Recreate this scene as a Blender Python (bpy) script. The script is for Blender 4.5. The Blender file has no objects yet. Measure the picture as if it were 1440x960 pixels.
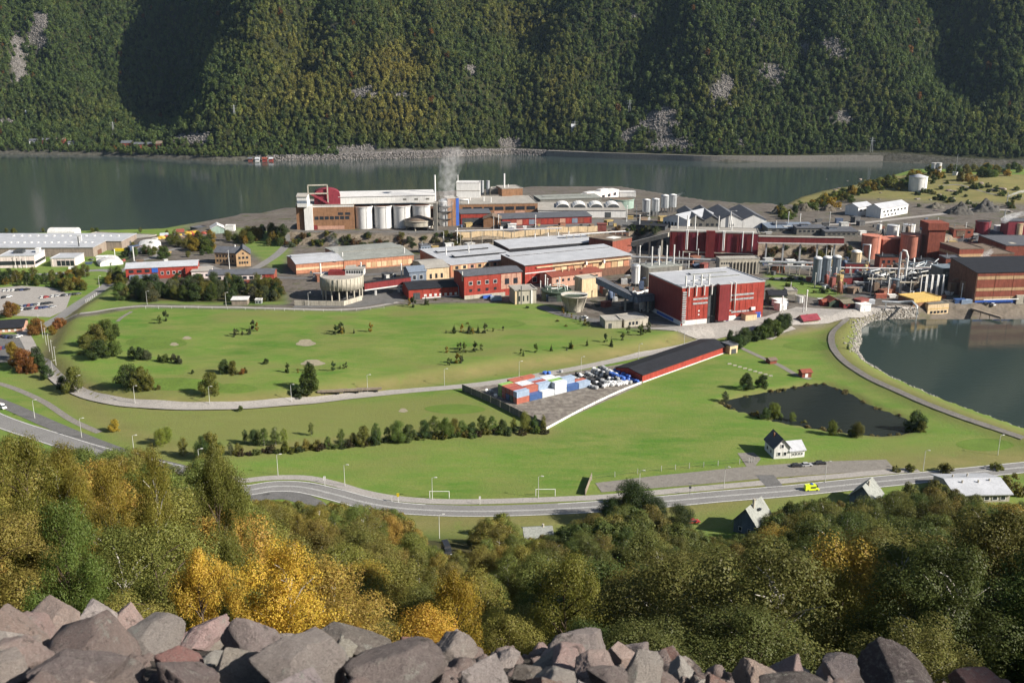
import bpy, bmesh, math, random
import numpy as np
from mathutils import Vector, Matrix
random.seed(7); RNG = np.random.default_rng(11)
SC = bpy.context.scene
COL = SC.collection
# ---------------------------------------------------------------- camera
F = 1360.0; PITCH = math.radians(16.0); CAMZ = 150.0
cam = bpy.data.cameras.new('camera'); camo = bpy.data.objects.new('camera', cam); COL.objects.link(camo)
camo.location = (0, 0, CAMZ); camo.rotation_euler = (math.radians(90) - PITCH, 0, 0)
cam.sensor_width = 36; cam.sensor_fit = 'HORIZONTAL'; cam.lens = F / 1440 * 36
cam.clip_start = 0.3; cam.clip_end = 12000
cam.dof.use_dof = True; cam.dof.focus_distance = 330; cam.dof.aperture_fstop = 3.2
SC.camera = camo
# ---------------------------------------------------------------- sky, sun, exposure
SUN_EL = math.radians(32); SUN_BACK = math.radians(20)      # sun to the right and a little behind the camera
SUNV = Vector((math.cos(SUN_BACK) * math.cos(SUN_EL), -math.sin(SUN_BACK) * math.cos(SUN_EL), math.sin(SUN_EL)))
w = bpy.data.worlds.new('World'); SC.world = w; w.use_nodes = True
nt = w.node_tree
sky = nt.nodes.new('ShaderNodeTexSky'); sky.sky_type = 'NISHITA'; sky.sun_disc = False
sky.sun_elevation = SUN_EL; sky.sun_rotation = math.atan2(SUNV.x, SUNV.y)
bg = nt.nodes['Background']; bg.inputs[1].default_value = 0.05
nt.links.new(sky.outputs[0], bg.inputs[0])
sl = bpy.data.lights.new('sun', 'SUN'); so = bpy.data.objects.new('sun', sl); COL.objects.link(so)
sl.energy = 5.0; sl.angle = math.radians(0.53); sl.color = (1.0, 0.93, 0.82)
so.rotation_euler = (-SUNV).to_track_quat('-Z', 'Y').to_euler(); so.location = (300, -200, 500)
SC.view_settings.view_transform = 'Standard'; SC.view_settings.look = 'None'
SC.view_settings.exposure = 1.0; SC.view_settings.gamma = 1.0; SC.view_settings.use_curve_mapping = False
SC.render.engine = 'CYCLES'
cy = SC.cycles
cy.use_denoising = True; cy.max_bounces = 6; cy.diffuse_bounces = 2; cy.glossy_bounces = 3; cy.transmission_bounces = 3
cy.transparent_max_bounces = 12; cy.volume_bounces = 4; cy.use_adaptive_sampling = True; cy.adaptive_threshold = 0.02
cy.volume_step_rate = 1.0; cy.volume_max_steps = 128
# ---------------------------------------------------------------- pixel <-> place
CP, SP = math.cos(PITCH), math.sin(PITCH)
def ray(px, py):
    a = (px - 720) / F; b = -(py - 480) / F
    return np.array([a, CP + b * SP, -SP + b * CP])
def P(px, py, z=0.0):
    d = ray(px, py); t = (z - CAMZ) / d[2]
    return (d[0] * t, d[1] * t)
def proj(x, y, z):
    dz = z - CAMZ; dep = y * CP - dz * SP; up = y * SP + dz * CP
    return 720 + F * x / dep, 480 - F * up / dep
def scl(x, y, z): return F / (y * CP - (z - CAMZ) * SP)        # photo pixels per metre there
# ---------------------------------------------------------------- noise
def _hash(ix, iy, seed):
    n = (ix.astype(np.int64) * 374761393 + iy.astype(np.int64) * 668265263 + seed * 974634777) & 0x7fffffff
    n = ((n ^ (n >> 13)) * 1274126177) & 0x7fffffff
    n = n ^ (n >> 16)
    return (n & 0xffff) / 65535.0
def vnoise(x, y, seed=0):
    x = np.asarray(x, float); y = np.asarray(y, float)
    ix = np.floor(x); iy = np.floor(y); fx = x - ix; fy = y - iy
    fx = fx * fx * (3 - 2 * fx); fy = fy * fy * (3 - 2 * fy)
    a = _hash(ix, iy, seed); b = _hash(ix + 1, iy, seed); c = _hash(ix, iy + 1, seed); d = _hash(ix + 1, iy + 1, seed)
    return (a * (1 - fx) + b * fx) * (1 - fy) + (c * (1 - fx) + d * fx) * fy
def fbm(x, y, seed=0, oct=4):
    r = 0; a = 1; s = 0
    for i in range(oct):
        r = r + a * (vnoise(x * 2 ** i, y * 2 ** i, seed + i) - .5); s += a; a *= .5
    return r / s * 2
def sstep(a, b, x):
    t = np.clip((x - a) / (b - a), 0, 1); return t * t * (3 - 2 * t)
def sdist(poly, X, Y):
    """signed distance to a polygon, negative inside"""
    n = len(poly); d = np.full(X.shape, 1e9); ins = np.zeros(X.shape, bool)
    for i in range(n):
        ax, ay = poly[i]; bx, by = poly[(i + 1) % n]
        ex, ey = bx - ax, by - ay; wx, wy = X - ax, Y - ay
        t = np.clip((wx * ex + wy * ey) / (ex * ex + ey * ey + 1e-12), 0, 1)
        d = np.minimum(d, np.hypot(wx - ex * t, wy - ey * t))
        c = ((ay > Y) != (by > Y)) & (X < (bx - ax) * (Y - ay) / (by - ay + 1e-12) + ax)
        ins ^= c
    return np.where(ins, -d, d)
def pline(pts, X, Y):
    d = np.full(X.shape, 1e9)
    for i in range(len(pts) - 1):
        ax, ay = pts[i]; bx, by = pts[i + 1]; ex, ey = bx - ax, by - ay
        t = np.clip(((X - ax) * ex + (Y - ay) * ey) / (ex * ex + ey * ey + 1e-12), 0, 1)
        d = np.minimum(d, np.hypot(X - ax - ex * t, Y - ay - ey * t))
    return d
def PP(pts, z=0.0): return [P(a, b, z) for a, b in pts]
# ---------------------------------------------------------------- the lie of the land
WATER = -2.0
PLAT = PP([(60, 505), (75, 512), (100, 535), (150, 552), (220, 560), (300, 561), (400, 556), (480, 545), (560, 533), (640, 521), (720, 508), (820, 497), (900, 486),
           (960, 470), (1005, 462), (1090, 462), (1180, 446), (1225, 436), (1290, 436), (1340, 434), (1600, 430), (1900, 300), (1500, 262), (1300, 262), (1100, 300), (900, 290), (400, 290),
           (330, 306), (250, 326), (180, 335), (180, 380), (140, 410), (105, 432), (85, 455)], 4.0)
LEDGE = PP([(392, 326), (480, 329), (560, 331), (640, 330), (760, 326), (900, 322), (925, 336), (1066, 343), (1200, 345), (1300, 338), (1345, 330), (1440, 330), (1700, 330), (1700, 250),
            (1300, 250), (1130, 290), (1000, 282), (900, 272), (760, 268), (600, 276), (440, 296)], 15.0)
HILL_C = P(1370, 255, 24)
NEARSHORE = PP([(-900, 350), (-300, 338), (0, 331), (110, 324), (235, 321), (330, 304), (345, 299), (400, 298), (450, 284), (600, 270), (760, 262), (870, 262), (905, 268), (960, 278),
                (1010, 286), (1090, 296), (1120, 284), (1160, 274), (1210, 258), (1260, 244), (1300, 232), (1360, 226), (1500, 222), (1900, 215)], WATER)
def shore_y(x):
    xs = np.array([p[0] for p in NEARSHORE]); ys = np.array([p[1] for p in NEARSHORE])
    return np.interp(x, xs, ys)
BASIN = PP([(1232, 452), (1214, 462), (1218, 480), (1212, 492), (1222, 508), (1260, 531), (1330, 562), (1440, 601), (1700, 690), (1900, 690), (1900, 440), (1600, 432), (1380, 440), (1330, 441), (1285, 445)], WATER)
POND = PP([(1012, 566), (1050, 557), (1095, 549), (1140, 541), (1162, 541), (1190, 552), (1225, 572), (1262, 585), (1284, 596), (1286, 606), (1262, 612), (1235, 614), (1190, 609), (1150, 603), (1100, 594), (1060, 583), (1030, 575)], -0.8)
DAM = PP([(1200, 450), (1178, 470), (1182, 495), (1215, 520), (1270, 547), (1340, 577), (1440, 612), (1600, 668), (1800, 740)], 2.0)
HY = np.array([-400, -200, -60, -20, 0, 3, 6, 9.5, 14, 25, 40, 60, 100, 150, 200, 240, 268, 290, 310, 1e5])
HZ = np.array([420, 270, 178, 157, 148.1, 147.0, 145.7, 143.6, 139.6, 130, 117.5, 103, 81, 57.5, 37, 20, 7, 1.2, 0, 0])
def height(X, Y):
    X = np.asarray(X, float); Y = np.asarray(Y, float)
    h = np.interp(Y, HY, HZ)
    up = sstep(2, 20, h)
    tilt = np.clip(-(X + 4) * .22, 0, 20) * sstep(8, 60, Y) * up
    h = h + tilt + up * 2.2 * fbm(X / 45, Y / 45, 3) * sstep(10, 50, Y)
    # unseen shoulder, right of and behind the viewpoint, added to shade forest and stones
    h = h + 80 * np.exp(-((X - 124) / 32) ** 2 - ((Y - 44) / 36) ** 2) * sstep(20, 70, X)
    h = h + 48 * np.exp(-((X - 102) / 25) ** 2 - ((Y + 25) / 15) ** 2)
    h = h - (.05 * np.clip(X, -12, 0) + .09 * np.clip(X, 0, 12)) * sstep(-3, 3, Y) * sstep(30, 12, Y)
    floor = h < 1.5
    base = h
    flat = sstep(268, 330, Y)
    h = h + flat * .35 * fbm(X / 60, Y / 60, 9)
    sd = sdist(PLAT, X, Y); h = np.where(Y > 260, h + (4.2 - .25 * fbm(X / 60, Y / 60, 9)) * sstep(4, -7, sd), h)
    sl_ = sdist(LEDGE, X, Y); h = h + (11 + 2.2 * fbm(X / 14, Y / 14, 21) * sstep(-20, -2, sl_)) * sstep(5, -5, sl_ + 3 * fbm(X / 20, Y / 20, 5))
    g = np.exp(-((X - HILL_C[0]) / 190) ** 2 - ((Y - HILL_C[1]) / 110) ** 2)
    h = h + (15 * g + 3.0 * g * fbm(X / 35, Y / 35, 33)) * sstep(700, 800, Y)
    # golf ground undulation
    gm = sstep(-5, -25, sd) * sstep(660, 560, Y) * sstep(250, 120, X)
    h = h + gm * 1.3 * fbm(X / 38, Y / 38, 14, 3)
    m = pline(PP([(100, 505), (170, 505), (260, 515), (400, 530), (470, 525)], 5), X, Y); h = h + 1.6 * np.exp(-(m / 14) ** 2)
    # lake, basin, pond, dam
    ds = Y - shore_y(X); h = np.where(Y > 650, h * (1 - sstep(-14, 2, ds)) + (-6.0) * sstep(-14, 2, ds), h)
    h = h + 2.2 * np.exp(-(pline(DAM, X, Y) / 7) ** 2) * (h < 6)
    b = sdist(BASIN, X, Y); k = sstep(6, -3, b); h = h * (1 - k) - 6 * k
    b = sdist(POND, X, Y); k = sstep(2.5, -3, b); h = h * (1 - k) - 2.5 * k
    return h
gx = np.concatenate([np.arange(-1250, -700, 12.), np.arange(-700, 700, 4.), np.arange(700, 1251, 12.)])
gy = np.concatenate([np.arange(-300, -40, 12.), np.arange(-40, -4, 3.), np.arange(-4, 30, .8), np.arange(30, 280, 3.5), np.arange(280, 1010, 4.), np.arange(1010, 1460, 10.)])
GX, GY = np.meshgrid(gx, gy)
GH = height(GX, GY)
def hat(x, y):
    x = np.asarray(x, float); y = np.asarray(y, float)
    i = np.clip(np.searchsorted(gx, x) - 1, 0, len(gx) - 2); j = np.clip(np.searchsorted(gy, y) - 1, 0, len(gy) - 2)
    fx = np.clip((x - gx[i]) / (gx[i + 1] - gx[i]), 0, 1); fy = np.clip((y - gy[j]) / (gy[j + 1] - gy[j]), 0, 1)
    return (GH[j, i] * (1 - fx) + GH[j, i + 1] * fx) * (1 - fy) + (GH[j + 1, i] * (1 - fx) + GH[j + 1, i + 1] * fx) * fy
_T = np.concatenate([np.arange(20, 300, 1.0), np.arange(300, 1700, 1.5)])
def G(px, py):
    """where the sight line through a photo pixel meets the ground (nothing nearer than the foot of the hillside)"""
    d = ray(px, py); t = _T[_T > 200]
    x = d[0] * t; y = d[1] * t; z = CAMZ + d[2] * t
    e = z - np.maximum(hat(x, y), WATER)
    k = np.argmax(e < 0)
    if k == 0: k = len(t) - 1
    f = e[k - 1] / (e[k - 1] - e[k] + 1e-9); tt = t[k - 1] + f * (t[k] - t[k - 1])
    return Vector((d[0] * tt, d[1] * tt, CAMZ + d[2] * tt))
# ---------------------------------------------------------------- materials
MATS = {}
def nodes(m):
    m.use_nodes = True; n = m.node_tree; return n, n.nodes['Principled BSDF']
def mat(key, rgb=(.5, .5, .5), rough=.75, var=.18, scale=.35, metal=0.0, bump=0.0, ribs=None, dirt=.4, emit=None, rgb2=None):
    """painted / weathered surface: colour broken by two noises in world space, streaks of dirt, optional ribbed relief"""
    if key in MATS: return MATS[key]
    m = bpy.data.materials.new(key); n, b = nodes(m); L = n.links.new
    geo = n.nodes.new('ShaderNodeNewGeometry')
    no = n.nodes.new('ShaderNodeTexNoise'); no.inputs['Scale'].default_value = scale; no.inputs['Detail'].default_value = 6; no.inputs['Roughness'].default_value = .65
    L(geo.outputs['Position'], no.inputs['Vector'])
    mp = n.nodes.new('ShaderNodeMapping'); mp.inputs['Scale'].default_value = (1.7, 1.7, .12); L(geo.outputs['Position'], mp.inputs[0])
    n2 = n.nodes.new('ShaderNodeTexNoise'); n2.inputs['Scale'].default_value = 1.0; n2.inputs['Detail'].default_value = 4; L(mp.outputs[0], n2.inputs['Vector'])
    r1 = n.nodes.new('ShaderNodeMapRange'); r1.inputs[1].default_value = .3; r1.inputs[2].default_value = .7; r1.inputs[3].default_value = 1 - var; r1.inputs[4].default_value = 1 + var; L(no.outputs[0], r1.inputs[0])
    r2 = n.nodes.new('ShaderNodeMapRange'); r2.inputs[1].default_value = .45; r2.inputs[2].default_value = .75; r2.inputs[3].default_value = 1; r2.inputs[4].default_value = 1 - dirt; L(n2.outputs[0], r2.inputs[0])
    mu = n.nodes.new('ShaderNodeMath'); mu.operation = 'MULTIPLY'; L(r1.outputs[0], mu.inputs[0]); L(r2.outputs[0], mu.inputs[1])
    vm = n.nodes.new('ShaderNodeVectorMath'); vm.operation = 'SCALE'; L(mu.outputs[0], vm.inputs['Scale'])
    if rgb2:
        mx = n.nodes.new('ShaderNodeMix'); mx.data_type = 'RGBA'; mx.inputs[6].default_value = (*rgb, 1); mx.inputs[7].default_value = (*rgb2, 1)
        r3 = n.nodes.new('ShaderNodeMapRange'); r3.inputs[1].default_value = .42; r3.inputs[2].default_value = .62; L(no.outputs[0], r3.inputs[0]); L(r3.outputs[0], mx.inputs[0]); L(mx.outputs[2], vm.inputs[0])
    else: vm.inputs[0].default_value = rgb
    L(vm.outputs[0], b.inputs['Base Color'])
    b.inputs['Roughness'].default_value = rough; b.inputs['Metallic'].default_value = metal
    if rough > .5 and metal == 0: b.inputs['Specular IOR Level'].default_value = .2
    if bump or ribs:
        bp = n.nodes.new('ShaderNodeBump'); bp.inputs['Strength'].default_value = bump or .5; bp.inputs['Distance'].default_value = .1
        if ribs:
            tc = n.nodes.new('ShaderNodeTexCoord'); wv = n.nodes.new('ShaderNodeTexWave'); wv.bands_direction = ribs; wv.inputs['Scale'].default_value = .9
            L(tc.outputs['Object'], wv.inputs['Vector']); L(wv.outputs[0], bp.inputs['Height'])
        else: L(no.outputs[0], bp.inputs['Height'])
        L(bp.outputs[0], b.inputs['Normal'])
    MATS[key] = m; return m
def tintmat(key, rough=.5, coat=0.0, var=.12):
    """paint whose colour is the object's own colour (cars, containers, bales)"""
    if key in MATS: return MATS[key]
    m = bpy.data.materials.new(key); n, b = nodes(m); L = n.links.new
    oi = n.nodes.new('ShaderNodeObjectInfo'); geo = n.nodes.new('ShaderNodeNewGeometry')
    no = n.nodes.new('ShaderNodeTexNoise'); no.inputs['Scale'].default_value = .8; no.inputs['Detail'].default_value = 5; L(geo.outputs['Position'], no.inputs['Vector'])
    r1 = n.nodes.new('ShaderNodeMapRange'); r1.inputs[1].default_value = .3; r1.inputs[2].default_value = .7; r1.inputs[3].default_value = 1 - var; r1.inputs[4].default_value = 1 + var; L(no.outputs[0], r1.inputs[0])
    vm = n.nodes.new('ShaderNodeVectorMath'); vm.operation = 'SCALE'; L(oi.outputs['Color'], vm.inputs[0]); L(r1.outputs[0], vm.inputs['Scale']); L(vm.outputs[0], b.inputs['Base Color'])
    b.inputs['Roughness'].default_value = rough; b.inputs['Coat Weight'].default_value = coat
    MATS[key] = m; return m
def leafmat(key, instancer=False):
    if key in MATS: return MATS[key]
    m = bpy.data.materials.new(key); m.use_nodes = True; n = m.node_tree; L = n.links.new
    for x in list(n.nodes): n.nodes.remove(x)
    out = n.nodes.new('ShaderNodeOutputMaterial')
    if instancer:
        at = n.nodes.new('ShaderNodeAttribute'); at.attribute_type = 'INSTANCER'; at.attribute_name = 'tint'; csock = at.outputs['Color']
    else:
        oi = n.nodes.new('ShaderNodeObjectInfo'); csock = oi.outputs['Color']
    geo = n.nodes.new('ShaderNodeNewGeometry')
    hs = n.nodes.new('ShaderNodeHueSaturation'); L(csock, hs.inputs['Color'])
    a1 = n.nodes.new('ShaderNodeMapRange'); a1.inputs[3].default_value = .478; a1.inputs[4].default_value = .512; L(geo.outputs['Random Per Island'], a1.inputs[0]); L(a1.outputs[0], hs.inputs['Hue'])
    tc = n.nodes.new('ShaderNodeTexCoord'); no = n.nodes.new('ShaderNodeTexNoise'); no.inputs['Scale'].default_value = .55; no.inputs['Detail'].default_value = 3; L(geo.outputs['Position'], no.inputs['Vector'])
    mu = n.nodes.new('ShaderNodeMath'); mu.operation = 'MULTIPLY_ADD'; L(geo.outputs['Random Per Island'], mu.inputs[0]); mu.inputs[1].default_value = .34
    ad = n.nodes.new('ShaderNodeMapRange'); ad.inputs[1].default_value = .3; ad.inputs[2].default_value = .7; ad.inputs[3].default_value = .45; ad.inputs[4].default_value = .95; L(no.outputs[0], ad.inputs[0]); L(ad.outputs[0], mu.inputs[2]); L(mu.outputs[0], hs.inputs['Value'])
    d = n.nodes.new('ShaderNodeBsdfDiffuse'); t = n.nodes.new('ShaderNodeBsdfTranslucent'); g = n.nodes.new('ShaderNodeBsdfGlossy'); g.inputs['Roughness'].default_value = .5
    L(hs.outputs[0], d.inputs[0]); L(hs.outputs[0], t.inputs[0]); g.inputs[0].default_value = (.8, .8, .8, 1)
    m1 = n.nodes.new('ShaderNodeMixShader'); m1.inputs[0].default_value = .42; L(d.outputs[0], m1.inputs[1]); L(t.outputs[0], m1.inputs[2])
    m2 = n.nodes.new('ShaderNodeMixShader'); m2.inputs[0].default_value = .012; L(m1.outputs[0], m2.inputs[1]); L(g.outputs[0], m2.inputs[2])
    L(m2.outputs[0], out.inputs[0]); MATS[key] = m; return m
# ---------------------------------------------------------------- mesh builder
class MB:
    def __init__(s): s.v = []; s.f = []; s.smooth = []
    def add(s, vs, fs, sm=False):
        o = len(s.v); s.v += [tuple(v) for v in vs]; s.f += [tuple(i + o for i in f) for f in fs]; s.smooth += [sm] * len(fs); return s
    def box(s, x0, x1, y0, y1, z0, z1):
        v = [(x0, y0, z0), (x1, y0, z0), (x1, y1, z0), (x0, y1, z0), (x0, y0, z1), (x1, y0, z1), (x1, y1, z1), (x0, y1, z1)]
        return s.add(v, [(3, 2, 1, 0), (4, 5, 6, 7), (0, 1, 5, 4), (1, 2, 6, 5), (2, 3, 7, 6), (3, 0, 4, 7)])
    def hull(s, bot, top):
        n = len(bot); v = list(bot) + list(top)
        return s.add(v, [tuple(range(n))[::-1], tuple(range(n, 2 * n))] + [(i, (i + 1) % n, n + (i + 1) % n, n + i) for i in range(n)])
    def cyl(s, c, r, z0, z1, seg=20, r2=None, cap=True):
        r2 = r if r2 is None else r2; v = []
        for z, q in ((z0, r), (z1, r2)):
            v += [(c[0] + q * math.cos(2 * math.pi * i / seg), c[1] + q * math.sin(2 * math.pi * i / seg), z) for i in range(seg)]
        s.add(v, [(i, (i + 1) % seg, seg + (i + 1) % seg, seg + i) for i in range(seg)], True)
        if cap: s.add(v, [tuple(range(seg))[::-1], tuple(range(seg, 2 * seg))])
        return s
    def lathe(s, c, prof, seg=24):
        v = []
        for r, z in prof: v += [(c[0] + r * math.cos(2 * math.pi * i / seg), c[1] + r * math.sin(2 * math.pi * i / seg), z) for i in range(seg)]
        f = []
        for k in range(len(prof) - 1):
            f += [(k * seg + i, k * seg + (i + 1) % seg, (k + 1) * seg + (i + 1) % seg, (k + 1) * seg + i) for i in range(seg)]
        return s.add(v, f, True)
    def tube(s, pts, r, seg=8, r2=None):
        pts = [Vector(p) for p in pts]; n = len(pts); v = []
        for k, p in enumerate(pts):
            t = (pts[min(k + 1, n - 1)] - pts[max(k - 1, 0)]).normalized()
            a = Vector((0, 0, 1)) if abs(t.z) < .9 else Vector((1, 0, 0)); e1 = t.cross(a).normalized(); e2 = t.cross(e1)
            q = r if r2 is None else r + (r2 - r) * k / (n - 1)
            v += [p + (e1 * math.cos(2 * math.pi * i / seg) + e2 * math.sin(2 * math.pi * i / seg)) * q for i in range(seg)]
        f = []
        for k in range(n - 1): f += [(k * seg + i, k * seg + (i + 1) % seg, (k + 1) * seg + (i + 1) % seg, (k + 1) * seg + i) for i in range(seg)]
        s.add(v, f, True)
        return s.add(v, [tuple(range(seg))[::-1], tuple(range((n - 1) * seg, n * seg))])
    def mesh(s, name, m):
        me = bpy.data.meshes.new(name); me.from_pydata(s.v, [], s.f)
        me.polygons.foreach_set('use_smooth', s.smooth)
        me.materials.append(m); me.update(); return me
    def build(s, name, m, parent=None):
        o = bpy.data.objects.new(name, s.mesh(name, m)); COL.objects.link(o); o.parent = parent; return o
def tag(o, label=None, cat=None, group=None, kind=None):
    if label: o['label'] = label
    if cat:
        o['category'] = cat
        if not kind: o['kind'] = 'thing'
    if group: o['group'] = group
    if kind: o['kind'] = kind
    return o
def empty(name, loc, rz=0.0):
    o = bpy.data.objects.new(name, None); COL.objects.link(o); o.location = loc; o.rotation_euler = (0, 0, rz); o.empty_display_size = 1; return o
def copy_tree(o, parent=None):
    c = o.copy(); COL.objects.link(c); c.parent = parent
    for ch in list(o.children): copy_tree(ch, c)
    return c
def link_mesh(name, me, parent=None):
    o = bpy.data.objects.new(name, me); COL.objects.link(o); o.parent = parent; return o
def np_mesh(name, V, Fq, m, smooth=False):
    """fast mesh from arrays; Fq is (n,k) with k corners"""
    me = bpy.data.meshes.new(name); V = np.asarray(V, np.float32); Fq = np.asarray(Fq, np.int32); n, k = Fq.shape
    me.vertices.add(len(V)); me.vertices.foreach_set('co', V.ravel())
    me.loops.add(n * k); me.loops.foreach_set('vertex_index', Fq.ravel())
    me.polygons.add(n); me.polygons.foreach_set('loop_start', np.arange(0, n * k, k, dtype=np.int32))
    if smooth: me.polygons.foreach_set('use_smooth', np.ones(n, bool))
    if m: me.materials.append(m)
    me.update(); me.validate(); return me
def grid_mesh(name, X, Y, Z, m):
    r, c = X.shape; idx = np.arange(r * c).reshape(r, c)
    Fq = np.stack([idx[:-1, :-1], idx[:-1, 1:], idx[1:, 1:], idx[1:, :-1]], -1).reshape(-1, 4)
    return np_mesh(name, np.stack([X, Y, Z], -1).reshape(-1, 3), Fq, m, True)
def vattr(me, name, arr):
    a = me.attributes.new(name, 'FLOAT', 'POINT'); a.data.foreach_set('value', np.asarray(arr, np.float32).ravel())
# ================================================================ GROUND
def ground_material():
    m = bpy.data.materials.new('ground'); n, b = nodes(m); L = n.links.new
    geo = n.nodes.new('ShaderNodeNewGeometry')
    def noise(scale, det=6, rough=.6, vec=None, sc3=None):
        x = n.nodes.new('ShaderNodeTexNoise'); x.inputs['Scale'].default_value = scale; x.inputs['Detail'].default_value = det; x.inputs['Roughness'].default_value = rough
        src = geo.outputs['Position']
        if sc3:
            mp = n.nodes.new('ShaderNodeMapping'); mp.inputs['Scale'].default_value = sc3; mp.inputs['Rotation'].default_value = (0, 0, .25); L(src, mp.inputs[0]); src = mp.outputs[0]
        L(src, x.inputs['Vector']); return x.outputs[0]
    def rng(s, a, bb, c=0., d=1.):
        x = n.nodes.new('ShaderNodeMapRange'); x.inputs[1].default_value = a; x.inputs[2].default_value = bb; x.inputs[3].default_value = c; x.inputs[4].default_value = d; L(s, x.inputs[0]); return x.outputs[0]
    def mix(f, c1, c2):
        x = n.nodes.new('ShaderNodeMix'); x.data_type = 'RGBA'
        for s, v in ((x.inputs[6], c1), (x.inputs[7], c2)):
            if isinstance(v, tuple): s.default_value = (*v, 1)
            else: L(v, s)
        L(f, x.inputs[0]); return x.outputs[2]
    def att(name):
        a = n.nodes.new('ShaderNodeAttribute'); a.attribute_name = name; return a.outputs['Fac']
    def math_(op, a, bb):
        x = n.nodes.new('ShaderNodeMath'); x.operation = op; x.use_clamp = True
        for s, v in ((x.inputs[0], a), (x.inputs[1], bb)):
            if isinstance(v, (int, float)): s.default_value = v
            else: L(v, s)
        return x.outputs[0]
    big = noise(.013, 5, .6, sc3=(.7, 1.5, 1)); mid = noise(.07, 6, .7, sc3=(.6, 1.4, 1)); fine = noise(1.1, 4, .7)
    grass = mix(rng(big, .38, .62), (.067, .155, .019), (.113, .2, .033))
    grass = mix(rng(mid, .36, .62), grass, (.165, .198, .052))
    grass = mix(rng(fine, .3, .75, 0, .35), grass, (.075, .11, .02))
    dryg = mix(rng(mid, .35, .65), (.2, .17, .07), (.13, .13, .045))
    c = mix(math_('MULTIPLY', att('dry'), rng(noise(.1, 6, .75), .2, .45)), grass, dryg)
    dirt = mix(rng(mid, .35, .65), (.095, .08, .068), (.15, .135, .12)); dirt = mix(rng(noise(.3, 5), .5, .72), dirt, (.05, .045, .038))
    dirt = mix(rng(noise(.045, 5, .7), .55, .68), dirt, (.07, .078, .03))
    c = mix(att('dirt'), c, dirt)
    wood = mix(rng(mid, .35, .65), (.04, .045, .016), (.075, .06, .026))
    c = mix(att('wood'), c, wood)
    rn = noise(.22, 8, .75); rock = mix(rng(rn, .35, .65), (.09, .072, .052), (.27, .225, .175)); rock = mix(rng(noise(.5, 5, .7), .55, .7), rock, (.05, .05, .022))
    sep = n.nodes.new('ShaderNodeSeparateXYZ'); L(geo.outputs['Normal'], sep.inputs[0])
    steep = rng(sep.outputs['Z'], .93, .8)
    c = mix(math_('MULTIPLY', steep, att('cliff')), c, rock)
    c = mix(att('scree'), c, mix(rng(rn, .4, .6), (.025, .022, .02), (.07, .058, .05)))  # near-black ground: the shade of the gaps between stones put into colour
    L(c, b.inputs['Base Color']); b.inputs['Roughness'].default_value = .95; b.inputs['Specular IOR Level'].default_value = .15
    bp = n.nodes.new('ShaderNodeBump'); bp.inputs['Strength'].default_value = .6; bp.inputs['Distance'].default_value = .5
    L(noise(.6, 6, .75), bp.inputs['Height']); L(bp.outputs[0], b.inputs['Normal'])
    return m
gme = grid_mesh('ground', GX, GY, GH, ground_material())
_plat = sdist(PLAT, GX, GY); _golf = sdist(PP([(60, 505), (150, 560), (300, 568), (480, 553), (640, 530), (820, 505), (975, 478), (955, 465), (835, 458), (790, 432), (740, 424), (560, 428), (500, 437), (200, 433), (85, 450)], 4.2), GX, GY)
_hill = np.exp(-((GX - HILL_C[0]) / 210) ** 2 - ((GY - HILL_C[1]) / 120) ** 2)
dirt = sstep(6, -4, _plat) * sstep(-3, 3, _golf) * sstep(.34, .16, _hill)
dirt = np.maximum(dirt, sstep(4, -4, sdist(LEDGE, GX, GY)) * sstep(.36, .18, _hill))
dirt = np.maximum(dirt, sstep(880, 930, GY) * sstep(-330, -300, GX) * sstep(330, 250, GX))
dirt = dirt * (1 - .9 * sstep(3, -5, sdist(PP([(330, 318), (395, 326), (410, 350), (395, 385), (340, 345)], 5), GX, GY)))
dirt = dirt * (1 - .95 * sstep(4, -3, sdist(PP([(1078, 382), (1130, 388), (1190, 412), (1160, 420), (1110, 412), (1078, 400)], 4), GX, GY)))
dirt = dirt * (1 - .95 * sstep(4, -3, sdist(PP([(98, 442), (132, 416), (165, 396), (178, 402), (260, 412), (398, 412), (402, 428), (300, 429), (205, 428), (120, 440)], 4), GX, GY)))
vattr(gme, 'dirt', dirt)
bank = np.exp(-((_plat - 0) / 7) ** 2) * (GY < 620)
dry = np.maximum(bank * 1.0, 1.0 * sstep(.03, .2, _hill))
dry = np.maximum(dry, np.exp(-((pline(PP([(60, 520), (150, 592), (260, 640), (420, 625), (600, 606), (760, 606)], 0), GX, GY)) / 10) ** 2) * .8)
dry = np.maximum(dry, np.exp(-(pline(PP([(480, 742), (620, 735), (900, 725), (1240, 655), (1440, 645)], 0), GX, GY) / 14) ** 2) * .9)
dry = np.maximum(dry, np.exp(-(pline(DAM, GX, GY) / 9) ** 2) * .75)
dry = np.maximum(dry, sstep(5, 0, sdist(POND, GX, GY)) * .8)
dry = np.maximum(dry, .55 * sstep(4, -8, sdist(PP([(110, 565), (300, 578), (520, 562), (650, 552), (755, 598), (500, 612), (250, 628)], 0), GX, GY)))
dry = np.maximum(dry, 0.55 * sstep(.12, .5, fbm(GX / 34, GY / 22, 121, 3)) * sstep(2, -8, _golf))
dry = np.maximum(dry, .28 * sstep(.1, .55, fbm(GX / 45, GY / 30, 131, 3)) * (GY > 290) * (GY < 560))
vattr(gme, 'dry', dry)
_belt = sdist(PP([(160, 402), (178, 404), (260, 410), (395, 410), (398, 424), (300, 425), (205, 424), (165, 420)], 4), GX, GY)
vattr(gme, 'wood', np.maximum(sstep(290, 270, GY) * sstep(8, 14, GY), sstep(3, -3, _belt)))
vattr(gme, 'scree', sstep(24, 13, GY))
vattr(gme, 'cliff', sstep(560, 640, GY))
tag(link_mesh('ground', gme), kind='structure')

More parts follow.
